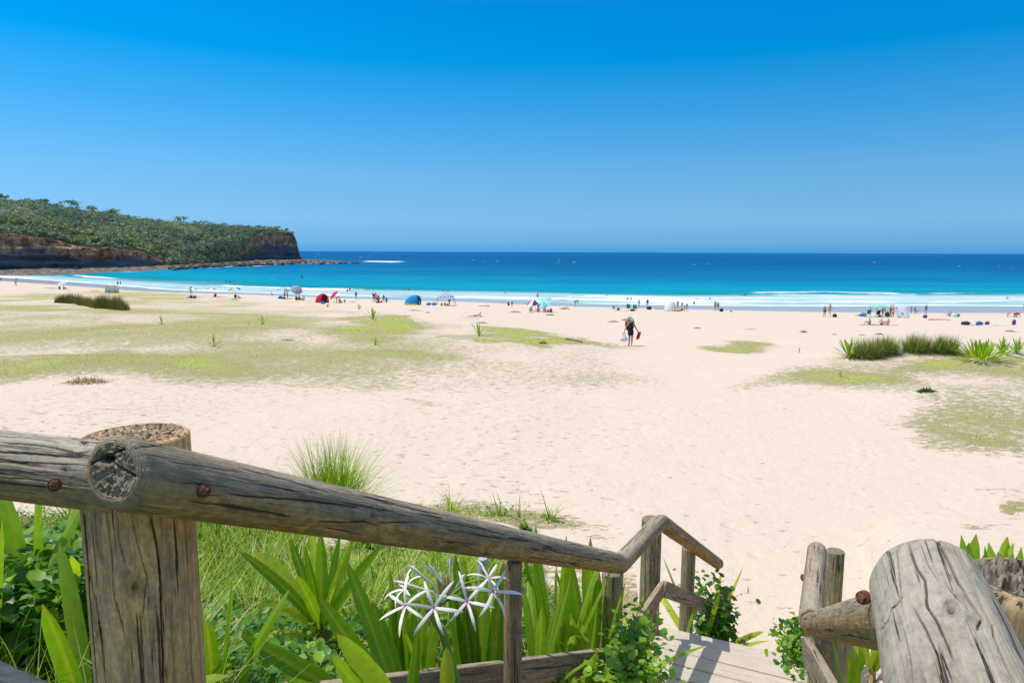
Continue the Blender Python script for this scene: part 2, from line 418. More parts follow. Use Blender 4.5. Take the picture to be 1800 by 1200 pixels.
# foam lines: picture points, half width (px), strength, wave height
FOAM = [([(-200, 476), (0, 486.5), (60, 490), (200, 500.5), (300, 509), (400, 512.5), (500, 516), (600, 519.5), (700, 521.5), (860, 523.5)], 1.3, .9, .10),
        ([(690, 520.5), (860, 523), (1000, 526), (1160, 530.5), (1330, 533)], 1.7, .9, .12),
        ([(960, 534.0), (1060, 534.6), (1200, 536.5), (1400, 537.5), (1560, 538), (1640, 536), (1800, 538), (2100, 538)], 1.2, .9, .05),
        ([(1040, 524.5), (1120, 526.5), (1240, 529), (1330, 530.5), (1400, 531.5), (1520, 531), (1640, 532), (1720, 530.5), (1800, 527.5), (2100, 527)], 1.5, .9, .15),
        ([(1000, 519), (1100, 522), (1230, 524), (1320, 526)], 1.2, .75, .1),
        ([(1290, 516.5), (1340, 516), (1400, 515.6), (1450, 515), (1500, 516.5), (1560, 517), (1610, 519)], 1.3, .62, .40), ([(1330, 519), (1420, 519), (1500, 520.5), (1580, 521)], 1.8, .62, .1), ([(1650, 523), (1740, 524), (1800, 523)], 1.2, .55, 0.),
        ([(1180, 516.5), (1290, 516.5)], .7, .35, .40),
        ([(1600, 517), (1700, 516), (1800, 518), (2100, 520)], .9, .5, .25),
        ([(108, 483), (140, 485.5), (185, 489), (226, 491.5)], 1.0, .9, .25),
        ([(370, 501.5), (430, 505), (520, 507.5), (545, 509), (580, 509), (640, 510)], 1.25, .95, .25),
        ([(0, 488), (60, 487.2), (110, 486), (150, 489)], .9, .55, .05),
        ([(616, 459.5), (650, 460.2), (690, 460.6), (735, 461)], 1.25, 1.0, .5),
        ([(560, 464), (600, 463.5)], .5, .6, .0), ([(185, 480), (240, 477), (268, 476)], .6, .8, .0), ([(330, 473), (420, 468), (500, 466)], .5, .5, 0.)]
MILK = [([(560, 513), (860, 517), (1000, 520)], 5.5, .75), ([(-100, 482), (60, 489), (200, 496), (340, 504), (500, 512), (600, 515)], 5, .75), ([(1000, 523), (1200, 526), (1400, 525), (1600, 525), (2100, 526)], 7.5, .95),
        ([(1640, 521), (1800, 522), (2100, 522)], 3.5, .8), ([(1000, 533), (1800, 536), (2100, 535)], 2.5, .75)]
def mat_sea():
    m, nt, out = newmat('sea_water'); N = NT(nt); p = N.pos()
    d = N.attr('off'); fo = N.attr('foam'); mk = N.attr('milk')
    wob = N.math('MULTIPLY_ADD', N.math('SUBTRACT', N.noise(N.mapv(p, (.35, 1, 1)), .02, 4, .6), .5), .22, 0)
    t = N.math('ADD', N.math('MULTIPLY', N.math('LOGARITHM', N.math('ADD', N.math('MAXIMUM', d, 0.), 5.), 10.), .25), wob)
    # t: 5m .17, 20m .35, 50m .43, 100m .50, 200m .58, 500m .68, 2000m .83
    c = N.ramp(t, [(.17, (.45, .62, .62)), (.32, (.16, .42, .44)), (.40, (.0, .26, .31)), (.425, (.0, .32, .42)), (.467, (.0, .30, .43)), (.52, (.0, .205, .36)), (.625, (.0, .12, .29)), (.715, (.0, .090, .235)), (.9, (.0, .105, .29))])
    streak = N.noise(N.mapv(p, (.14, 1, 1)), .22, 5, .65)
    streak2 = N.noise(N.mapv(p, (.3, 1, 1)), 1.0, 4, .6)
    c = N.mix(N.rng(streak, .35, .75, 0, .55), c, N.mix(.5, c, (.0, .06, .20)))
    c = N.mix(N.rng(streak2, .5, .8, 0, .16), c, (.05, .40, .60))  # pale streaks stand in for sparkle, painted into the water colour
    mkc = N.mix(N.rng(N.noise(N.mapv(p, (.10, 1, 1)), .45, 6, .75), .40, .60), (.33, .56, .55), (.80, .80, .76))
    c = N.mix(mk, c, mkc)
    # foam
    nf = N.noise(N.mapv(p, (.22, 1, 1)), 1.3, 6, .72)
    f = N.rng(N.math('ADD', fo, N.math('MULTIPLY', N.math('SUBTRACT', nf, .5), N.math('MULTIPLY', N.math('SUBTRACT', 1.2, fo), 1.1))), .32, .62)
    f = N.math('MULTIPLY', f, N.rng(fo, .02, .12))
    c = N.mix(N.math('MULTIPLY', f, .94), c, (.86, .87, .86))
    h = N.math('ADD', N.noise(N.mapv(p, (.5, 1, 1)), .9, 4, .6), N.math('MULTIPLY', N.noise(N.mapv(p, (.5, 1, 1)), .12, 3), 4.0))
    b = N.bump(h, .22, .8)
    rough = N.math('MULTIPLY_ADD', f, .5, .38)
    spec = .012
    N.l(N.bsdf(c, rough, spec, b), out.inputs[0]); return m
def build_sea():
    ypx = np.concatenate([np.geomspace(.12, 14, 150)[:-1], np.linspace(14, 104, 430)])     # pixels below the horizon
    Ys = CAMZ * 1200 / ypx[::-1]
    us = np.concatenate([-np.geomspace(6, .9, 24), np.linspace(-.88, .88, 760), np.geomspace(.9, 6, 24)])
    X = Ys[:, None] * us[None, :]; Y = np.broadcast_to(Ys[:, None], X.shape).copy(); Z = np.zeros_like(X)
    V = np.stack([X, Y, Z], -1).reshape(-1, 3)
    px, py = proj(V); off = -shore_d(V[:, 0], V[:, 1])
    # inside the bay the deep colour starts later near the headland
    foam = np.zeros(len(V)); milk = np.zeros(len(V)); z = np.zeros(len(V))
    rag = fbm(V[:, 0] / 7., V[:, 1] / 9., 0, 41, 5); rag2 = fbm(V[:, 0] / 22., V[:, 1] / 14., 0, 45, 3)
    for pts, hw, s, h in FOAM:
        dd = seglen(px, py, pts)
        side = py - np.interp(px, [a for a, b in pts], [b for a, b in pts])
        w = hw * (1 + .9 * rag + .7 * rag2)
        al = np.minimum(np.abs(px - pts[0][0]), np.abs(px - pts[-1][0]))
        s_ = s * np.clip(.82 + .6 * rag2, .1, 1) * sst(0, 45, al)
        foam = np.maximum(foam, s_ * (1 - sst(.2, 1.5, dd / np.maximum(w, .15))))
        prof = np.where(side < 0, np.exp(-(dd / (hw * 1.6 + 1)) ** 2), np.exp(-(dd / (hw * .9)) ** 2))
        z = np.maximum(z, h * prof)
    for pts, hw, s in MILK:
        milk = np.maximum(milk, s * (1 - sst(.3, 1.25, seglen(px, py, pts) / hw)))
    rr = np.random.default_rng(5)
    caps = [(668, 458), (680, 454), (753, 451), (832, 457), (836, 460), (850, 459), (874, 459), (905, 461), (981, 461), (983, 457), (1009, 461), (998, 456), (1063, 461), (1060, 455), (1221, 465), (1245, 463.5), (1266, 466), (1432, 462), (1686, 468), (1756, 467), (1780, 472), (1537, 461), (1346, 458), (1120, 458), (1590, 466), (633, 459), (560, 447), (595, 450), (634, 452), (554, 451), (649, 450)]
    caps += [(rr.uniform(560, 1800), 446 + rr.uniform(3, 34)) for _ in range(40)]
    for k, (a, b) in enumerate(caps):
        sx = rr.uniform(1.2, 4.5) * (1 if k < 31 else .5); sy = rr.uniform(.15, .38)
        sel = np.abs(py - b) < 3
        foam[sel] = np.maximum(foam[sel], np.exp(-((px[sel] - a) / sx) ** 2 - ((py[sel] - b) / sy) ** 2) * (.66 if k < 31 else .5))
    z += .10 * np.clip((off - 10) / 60, 0, 1) * fbm(V[:, 0] / 26., V[:, 1] / 9., 0, 51, 3)
    z += np.where(off > 60, .28 * np.sin((off + 6 * vnoise(V[:, 0] / 60, V[:, 1] / 60)) / 7.5) * np.clip((off - 60) / 80, 0, 1), 0) * .5
    V[:, 2] = z
    o = link('sea', make_mesh('sea', V, grid_faces(*X.shape), [mat_sea()], {'off': off, 'foam': foam, 'milk': milk}))
    return tag(o, kind='structure')

# ================================================================ HEADLAND
BASE = [(-900, 500), (-600, 492), (-300, 484), (0, 476.5), (100, 474), (200, 472), (320, 466.5), (380, 462.5), (450, 457.6), (500, 456.6), (533, 456.2)]
CLIFF = [(-900, 415), (-300, 412), (0, 413), (60, 415), (105, 424), (140, 436), (200, 438), (260, 446), (310, 461), (330, 464), (395, 460), (430, 440), (444, 418), (460, 411), (500, 410.5), (516, 412), (521, 425), (524, 436), (528, 450), (533, 456)]
RIDGE = [(-900, 340), (-300, 352), (0, 366), (60, 369), (100, 374), (150, 381), (200, 388), (250, 395), (300, 401), (340, 402), (400, 402), (450, 402), (480, 405), (505, 409), (516, 412.5), (521, 425), (524, 436), (528, 450), (533, 456)]
def headY(px):
    by = pw(px, BASE); return np.array([PZ(a, b, .6)[1] for a, b in zip(np.atleast_1d(px), np.atleast_1d(by))])
def head_pt(px, v):
    """v: 0 base .. 1 cliff top .. 2 ridge .. 3 far side"""
    px = np.atleast_1d(np.asarray(px, float)); v = np.atleast_1d(v) * np.ones_like(px)
    Yb = headY(px)
    dep = pw(px, [(-900, 120), (0, 150), (250, 170), (400, 150), (500, 60), (516, 34), (533, 16)])
    P0 = np.array([PZ(a, b, .6) for a, b in zip(px, pw(px, BASE))])
    lean = 5 + 0 * px
    P1 = np.array([P(a, b, y) for a, b, y in zip(px, pw(px, CLIFF), Yb + lean)]); P1[:, 2] = np.maximum(P1[:, 2], .8)
    P2 = np.array([P(a, b, y) for a, b, y in zip(px, pw(px, RIDGE), Yb + dep)]); P2[:, 2] = np.maximum(P2[:, 2], P1[:, 2])
    P3 = P2 * 1.0; sc = (Yb + dep + pw(px, [(-900, 300), (400, 250), (533, 60)])) / (Yb + dep)
    P3[:, 0] *= sc; P3[:, 1] *= sc; P3[:, 2] = -2
    t = v[:, None]
    out = np.where(t <= 1, P0 + (P1 - P0) * t, np.where(t <= 2, 0, P2 + (P3 - P2) * (t - 2)))
    s = np.clip(t - 1, 0, 1)
    mid = P1 + (P2 - P1) * s
    bulge = np.sin(s * math.pi) * .10 * (P2[:, 2:3] - P1[:, 2:3])
    mid[:, 2:3] += bulge
    return np.where((t > 1) & (t <= 2), mid, out)
def mat_cliff():
    m, nt, out = newmat('cliff'); N = NT(nt); p = N.pos()
    v = N.attr('v'); z = N.n('SeparateXYZ'); N.l(p, z.inputs[0])
    lay = N.noise(N.mapv(p, (.02, .02, .55)), 1.0, 5, .65); bl = N.noise(p, .22, 5, .7); bl2 = N.noise(p, .06, 3)
    low = N.mix(N.rng(lay, .38, .62), (.085, .105, .14), (.20, .205, .215))
    up = N.mix(N.rng(bl, .42, .6), (.27, .11, .065), (.86, .48, .27))
    hz = N.math('ADD', v, N.math('MULTIPLY', N.math('SUBTRACT', bl2, .5), .9))
    c = N.mix(N.rng(hz, .44, .70), low, up)
    c = N.mix(N.rng(N.noise(p, .12, 6, .75), .55, .66, 0, .6), c, (.05, .045, .05))
    veg = N.mix(N.noise(p, .2, 3), (.035, .055, .025), (.06, .085, .04))
    c = N.mix(N.rng(v, .99, 1.03), c, veg)
    h = N.math('ADD', N.math('MULTIPLY', lay, 1.2), bl)
    N.l(N.bsdf(c, .95, .1, N.bump(h, 1.6, 1.0)), out.inputs[0]); return m
def mat_leaf_far():
    m, nt, out = newmat('forest_leaves'); N = NT(nt)
    t = N.attr('tone'); p = N.pos()
    c = N.ramp(t, [(0, (.16, .24, .19)), (.3, (.26, .34, .22)), (.5, (.36, .43, .20)), (.7, (.46, .51, .20)), (.9, (.58, .58, .20)), (1, (.52, .50, .48))])  # tones lifted and blued: distance haze painted into the leaf colour
    n = N.noise(p, .5, 3); c = N.mix(N.rng(n, .4, .7, 0, .3), c, (.08, .12, .11))
    a = N.bsdf(c, .7, .15); tr = N.n('BsdfTranslucent'); N.l(c, tr.inputs[0])
    mx = N.n('MixShader'); mx.inputs[0].default_value = .25; N.l(a, mx.inputs[1]); N.l(tr.outputs[0], mx.inputs[2])
    N.l(mx.outputs[0], out.inputs[0]); return m
def mat_rock():
    m, nt, out = newmat('reef_rock'); N = NT(nt); p = N.pos()
    n = N.noise(p, .35, 6, .7); n2 = N.noise(N.mapv(p, (.3, .3, 4)), .8, 4, .7)
    c = N.ramp(n, [(.3, (.05, .045, .04)), (.48, (.16, .12, .09)), (.6, (.33, .26, .21)), (.75, (.47, .42, .38))])
    N.l(N.bsdf(c, .9, .15, N.bump(N.math('ADD', n, n2), .8, 1.)), out.inputs[0]); return m
def quads_at(C, S, rng_, flat=.0):
    n = len(C)
    a = rng_.normal(size=(n, 3)); a[:, 2] *= (1 - flat); a /= np.linalg.norm(a, axis=1)[:, None] + 1e-9
    b = rng_.normal(size=(n, 3)); b[:, 2] *= (1 - flat); b -= a * (a * b).sum(1)[:, None]; b /= np.linalg.norm(b, axis=1)[:, None] + 1e-9
    S = np.asarray(S)[:, None]
    V = np.stack([C - a * S, C + b * S * .7, C + a * S, C - b * S * .7], 1).reshape(-1, 3)
    return V, np.arange(4 * n).reshape(n, 4)
def dome_quads(C, Nn, S, rng_):
    S = np.asarray(S) * .85; n = len(C); nn = Nn + rng_.normal(size=(n, 3)) * .45; nn /= np.linalg.norm(nn, axis=1)[:, None]
    a = np.cross(nn, rng_.normal(size=(n, 3))); a /= np.linalg.norm(a, axis=1)[:, None] + 1e-9; b = np.cross(nn, a); S = np.asarray(S)[:, None]
    return np.stack([C - a * S, C + b * S * .7, C + a * S, C - b * S * .7], 1).reshape(-1, 3), np.arange(4 * n).reshape(n, 4)
def build_headland():
    pxs = np.concatenate([np.linspace(-900, -20, 60), np.linspace(-10, 510, 300), np.linspace(512, 533, 16)])
    vs_ = np.concatenate([np.linspace(-.12, 1, 46), np.linspace(1.02, 2, 30), np.linspace(2.1, 3, 8)])
    rows = [head_pt(pxs, v) for v in vs_]
    V = np.stack(rows, 0); T = np.broadcast_to(vs_[:, None], V.shape[:2])
    # craggy cliff
    Vf = V.reshape(-1, 3).copy(); t = T.reshape(-1)
    amp = np.where((t > 0.02) & (t < 1.1), 1.0, .25) * np.where(t < .02, .3, 1)
    n = fbm(Vf[:, 0] / 14., Vf[:, 1] / 14., Vf[:, 2] / 5., 61, 5); st = vnoise(Vf[:, 0] / 60., 0, Vf[:, 2] / 1.6, 64)
    n2 = fbm(Vf[:, 0] / 5., Vf[:, 1] / 5., Vf[:, 2] / 2.2, 66, 3)
    dirn = np.stack([Vf[:, 0], Vf[:, 1]], -1); dirn /= np.linalg.norm(dirn, axis=1)[:, None]
    Vf[:, :2] += dirn * (amp * (n * 5.5 + st * 1.4 + n2 * 1.6))[:, None]
    Vf[:, 0] += amp * 1.2 * n
    Vf[:, 2] += np.where((t > .85) & (t < 2.3), fbm(Vf[:, 0] / 9., Vf[:, 1] / 9., 0, 71, 3) * 1.5, 0)
    o = link('headland', make_mesh('headland', Vf, grid_faces(*V.shape[:2]), [mat_cliff()], {'v': t})); tag(o, kind='structure')
    # rock shelf at the foot of the cliff
    WE = [(-900, 512), (-300, 496), (-100, 488), (0, 485), (60, 484.5), (110, 483), (185, 479.5), (240, 477.5), (300, 473.5), (350, 470.5), (400, 468), (470, 466), (530, 464.8), (570, 464), (610, 463.2), (638, 462.2)]
    IN = [(-900, 498), (0, 474), (200, 470), (320, 465), (450, 456.5), (530, 455.6), (570, 457.4), (610, 459.6), (638, 461.6)]
    qx = np.concatenate([np.linspace(-900, -20, 50), np.linspace(-15, 638, 330)]); q = np.linspace(0, 1, 16)
    A = np.array([PZ(a, b, 0.) for a, b in zip(qx, pw(qx, WE))]); B = np.array([PZ(a, b, 0.9) for a, b in zip(qx, pw(qx, IN))])
    V = A[None] + (B - A)[None] * q[:, None, None]
    Vf = V.reshape(-1, 3).copy(); qq = np.repeat(q, len(qx))
    e = np.sin(np.clip(qq * 3, 0, 1) * math.pi / 2) * sst(1.0, .93, np.tile(np.arange(len(qx)) / len(qx), 16) * 1.0 + 0)
    rg = fbm(Vf[:, 0] / 6., Vf[:, 1] / 12., 0, 81, 5)
    Vf[:, 2] = -.35 + e * (1.25 + .9 * rg + .7 * np.maximum(0, fbm(Vf[:, 0] / 2.2, Vf[:, 1] / 5., 0, 83, 3)))
    Vf[:, 1] += np.where(qq < .2, rg * 5, 0)
    o = link('rock_platform', make_mesh('rock_platform', Vf, grid_faces(16, len(qx)), [mat_rock()])); tag(o, kind='structure')
    # boulders on the shelf
    b = MB(); rr = np.random.default_rng(11)
    for _ in range(150):
        a = rr.uniform(300, 630); y = pw(a, IN) * (f := rr.uniform(.1, .7)) + pw(a, WE) * (1 - f)
        c = PZ(a, y, .9); s = rr.uniform(.7, 2.2) * (1 if a < 540 else .6)
        b.blob(c, (s * 1.5, s, s * .6), 7, 5, 0, int(rr.integers(1e6)), .3)
    tag(b.build('boulders', [mat_rock()], smooth=False), 'jumble of brown boulders on the rock shelf below the headland', 'boulders', kind='stuff')
    # forest
    rr = np.random.default_rng(13); LV = []; LF = []; TN = []; nb = 0; trunks = MB()
    N_ = 3600
    pxx = rr.uniform(-260, 512, N_) ; vv = 1.0 + rr.random(N_) ** .9 * 1.12
    keep = np.ones(N_, bool); C = head_pt(pxx, vv)
    zone = vnoise(C[:, 0] / 45., C[:, 1] / 45., 0, 91)
    ML = mat_leaf_far()
    for k in range(N_):
        c = C[k]; px = pxx[k]; v = vv[k]; tip = px > 395
        hgt = rr.uniform(3.0, 8.0) if not tip else rr.uniform(1.6, 3.6) * (1.4 if v < 1.6 else 1)
        if v < 1.12: hgt *= .45
        if px > 485: hgt = rr.uniform(.6, 1.6)
        rad = rr.uniform(1.8, 4.4) * (hgt / 6.) ** .35
        cx = c + np.array([rr.normal() * 1., rr.normal() * 1., hgt * .55])
        q = 42 if px > -20 else 20
        tone0 = np.clip(.34 + .34 * zone[k] + rr.normal() * .17 + (.22 if (v > 1.55 and px < 340) else 0), 0, .97)
        if rr.random() < .05: tone0 = 1.0
        nc = 5; cc = rr.normal(size=(nc, 3)) * np.array([rad * .62, rad * .62, rad * .22]); cc[:, 2] += (rad * .25)
        pick = rr.integers(nc, size=q); off = rr.normal(size=(q, 3)) * np.array([rad * .30, rad * .30, rad * .17])
        dv = rr.normal(size=(q, 3)); dv[:, 2] = np.abs(dv[:, 2]) * 1.1 - .25; dv /= np.linalg.norm(dv, axis=1)[:, None]
        pts = cx + cc[pick] + dv * np.array([rad * .48, rad * .48, rad * .30]) * rr.uniform(.7, 1.1, (q, 1))
        V, F = dome_quads(pts, dv, rr.uniform(.40, 1.0, q), rr)
        LV.append(V); LF.append(F + nb); nb += len(V)
        TN.append(np.repeat(np.clip(tone0 + rr.normal(size=q) * .07, 0, 1), 4))
        if px > -20 and rr.random() < .3 and not tip:
            trunks.tube([c + (0, 0, -1), (c + cx) / 2 + rr.normal(size=3) * .3, cx + (0, 0, rad * .2)], [.22, .18, .08], 4, 1, False)
    # bushes clothing the gully down to the rocks
    N2 = 620; pxx = rr.uniform(296, 448, N2); yy = rr.random(N2)
    top = pw(pxx, [(300, 440), (340, 430), (400, 418), (448, 414)]); bot = pw(pxx, [(300, 462), (330, 467), (380, 462), (430, 457), (448, 440)])
    py = top + (bot - top) * yy; dist = headY(pxx) + (1 - yy) * 30 + rr.uniform(-4, 4, N2)
    for k in range(N2):
        c = P(pxx[k], py[k], dist[k]); c[2] = max(c[2], 1.5); rad = rr.uniform(1.8, 4.2); q = 40
        dv = rr.normal(size=(q, 3)); dv /= np.linalg.norm(dv, axis=1)[:, None]
        pts = c + dv * np.array([rad * .7, rad * .7, rad * .62]) * rr.uniform(.75, 1.1, (q, 1)); V, F = dome_quads(pts, dv, rr.uniform(.4, 1.0, q), rr); LV.append(V); LF.append(F + nb); nb += len(V)
        t0 = np.clip(.3 + rr.normal() * .22, 0, .8); TN.append(np.repeat(np.clip(t0 + rr.normal(size=q) * .06, 0, 1), 4))
        if rr.random() < .35:
            trunks.tube([c - (0, 0, 3), c + (rr.normal() * .8, 0, 1.5)], [.2, .08], 4, 1, False)
    V = np.concatenate(LV); F = np.concatenate(LF); T = np.concatenate(TN)
    fo = link('forest', make_mesh('forest', V, F, [ML], {'tone': T}, smooth=False))
    tag(fo, 'dense eucalypt forest covering the far headland', 'forest', kind='stuff')
    TM = simple('pale_trunk', (.34, .31, .28), .8, .1, .2, .6)
    tw = trunks.build('forest_trunks', [TM, TM]); tw.parent = fo
    # trees that stand clear of the skyline
    for i, (a, b, hh, rd, lab) in enumerate([(5, 356, 9, 3.2, 'tall eucalypt on the skyline at the far left of the headland'), (80, 364, 8, 3.6, 'flat-topped eucalypt on the skyline between the leftmost tree and the pair to its right'),
            (127, 372, 10, 4.5, 'left one of two umbrella-crowned eucalypts standing above the ridge'), (162, 378, 9, 4, 'right one of two umbrella-crowned eucalypts standing above the ridge'),
            (202, 378, 9, 5, 'broad rounded eucalypt on the mid ridge of the headland'), (322, 398, 11, 6, 'large spreading eucalypt rising highest on the ridge near the middle of the headland'),
            (487, 406, 6, 3.0, 'small dark tree on the headland a little left of the cliff edge'), (504, 410, 5, 2.3, 'smallest windswept tree right above the cliff edge of the headland')]):
        vv_ = 2.0; base = head_pt(a, 1.97)[0]
        t = empty('eucalypt_tree', base, lab, 'tree', 'single trees along the headland skyline')
        mb = MB(); rr2 = np.random.default_rng(100 + i); cl = []
        mb.tube([(0, 0, -1), (.2, 0, hh * .4), (0, .1, hh * .6)], [.35, .28, .2], 6)
        for k in range(7):
            an = rr2.uniform(0, 6.28); e = np.array([math.cos(an) * rd * rr2.uniform(.3, .8), math.sin(an) * rd * .6, hh * rr2.uniform(.75, 1.0)])
            mb.tube([(0, .05, hh * .5), e * .6 + np.array([0, 0, hh * .18]), e], [.18, .12, .05], 4); cl.append(e)
        mb.build('trunk', [TM], t)
        q = 360; pk = rr2.integers(len(cl), size=q); pts = np.array(cl)[pk] + rr2.normal(size=(q, 3)) * np.array([rd * .26, rd * .26, rd * .11])
        V, F = quads_at(pts, rr2.uniform(.3, .7, q), rr2, .5)
        link('crown', make_mesh('crown', V, F, [ML], {'tone': np.full(len(V), .42 + .2 * rr2.random())}, smooth=False), t)
# ================================================================ WEATHERED TIMBER
def mat_wood(name, green=0.0, dark=1.0, silver=1.0, tint=(1, 1, 1)):
    m, nt, out = newmat(name); N = NT(nt)
    lc = N.attr('lc', 'Vector'); ck = N.attr('ck'); up = N.attr('up'); eg = N.attr('eg')
    g1 = N.noise(N.mapv(lc, (1, 1, .045)), 170, 5, .7)
    g2 = N.noise(N.mapv(lc, (1, 1, .08)), 55, 4, .65)
    bl = N.noise(N.mapv(lc, (1, 1, .35)), 9, 5, .7)
    bl2 = N.noise(N.mapv(lc, (1, 1, .5)), 26, 6, .75)
    grey = N.ramp(g2, [(.25, (.17, .15, .125)), (.5, (.37, .335, .285)), (.75, (.54, .50, .44))])
    grey = N.mix(N.rng(g1, .32, .62, .8, 0), grey, (.09, .08, .07))
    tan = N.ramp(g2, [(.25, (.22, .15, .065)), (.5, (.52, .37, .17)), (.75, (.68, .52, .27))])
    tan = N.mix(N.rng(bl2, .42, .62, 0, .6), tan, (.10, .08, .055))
    fu = N.rng(N.math('ADD', up, N.math('MULTIPLY', N.math('SUBTRACT', bl, .5), .9)), -.20, .20)  # tan undersides paint bounced light into the wood; grey tops are sun-bleached
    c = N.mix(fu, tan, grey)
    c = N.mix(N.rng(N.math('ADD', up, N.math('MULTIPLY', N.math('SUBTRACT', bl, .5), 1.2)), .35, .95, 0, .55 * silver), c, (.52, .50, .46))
    c = N.mix(N.rng(bl, .50, .68, 0, .55), c, (.15, .13, .105))
    c = N.mix(N.rng(bl2, .58, .70, 0, .45), c, (.60, .49, .35))
    if green: c = N.mix(N.rng(bl, .35, .6, green * .5, green), c, (.20, .215, .165))
    bl3 = N.noise(N.mapv(lc, (1, 1, .6)), 48, 6, .8); c = N.mix(N.rng(bl3, .50, .64, 0, .5), c, (.15, .135, .12)); c = N.mix(N.rng(bl3, .34, .46, .4, 0), c, (.58, .54, .47))
    c = N.mix(1.0, c, tint, 'MULTIPLY')
    # end grain: rings
    xy = N.mapv(lc, (1, 1, .3)); sp = N.n('SeparateXYZ'); N.l(lc, sp.inputs[0])
    r = N.math('SQRT', N.math('ADD', N.math('MULTIPLY', sp.outputs[0], sp.outputs[0]), N.math('MULTIPLY', sp.outputs[1], sp.outputs[1])))
    rr = N.math('ADD', N.math('MULTIPLY', r, 1300), N.math('MULTIPLY', N.noise(xy, 26, 4), 24))
    ring = N.math('MULTIPLY', N.math('MULTIPLY_ADD', N.math('SINE', rr), .5, .5), N.rng(bl2, .3, .6))
    e = N.mix(N.rng(ring, 0, .8, .62, 1), (.10, .09, .075), N.mix(N.rng(bl2, .35, .65), (.27, .235, .185), (.50, .44, .35)))
    e = N.mix(N.rng(N.noise(xy, 60, 5, .75), .5, .62, 0, .6), e, (.14, .12, .095))
    e = N.mix(1.0, e, (1.1, .98, .84), 'MULTIPLY')
    c = N.mix(eg, c, e)
    c = N.mix(N.math('MULTIPLY', ck, .93), c, (.012, .010, .008))
    hr = N.math('MULTIPLY', N.rng(N.noise(N.mapv(lc, (1, 1, .03)), 75, 3, .6), .60, .65), N.math('SUBTRACT', 1, eg))
    c = N.mix(N.math('MULTIPLY', hr, .85), c, (.035, .03, .026))
    if dark != 1: c = N.mix(1 - dark, c, (.02, .02, .02))
    h = N.math('ADD', N.math('MULTIPLY', g1, .5), N.math('ADD', g2, N.math('MULTIPLY', hr, -1.2)))
    h = N.math('ADD', h, N.math('MULTIPLY', N.math('MULTIPLY', ring, eg), .8))
    N.l(N.bsdf(c, .88, .15, N.bump(h, .0030, 1.0)), out.inputs[0]); return m
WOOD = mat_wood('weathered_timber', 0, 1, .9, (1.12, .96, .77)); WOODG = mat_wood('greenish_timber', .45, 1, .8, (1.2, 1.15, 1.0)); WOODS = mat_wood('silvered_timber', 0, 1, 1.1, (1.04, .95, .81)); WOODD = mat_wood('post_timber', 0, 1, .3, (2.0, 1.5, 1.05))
def mat_rust():
    m, nt, out = newmat('rusty_iron'); N = NT(nt); ob = N.n('TexCoord').outputs['Object']
    n = N.noise(ob, 160, 5, .7); c = N.ramp(n, [(.35, (.09, .032, .018)), (.55, (.24, .085, .045)), (.7, (.40, .19, .13))])
    N.l(N.bsdf(c, .85, .3, N.bump(n, .002, 1)), out.inputs[0]); return m
RUST = mat_rust()
def frame(p0, p1, uref):
    a = np.array(p1, float) - p0; L = np.linalg.norm(a); a /= L
    u = np.array(uref, float) - a * np.dot(a, uref); u /= np.linalg.norm(u); w = np.cross(a, u); return a, u, w, L
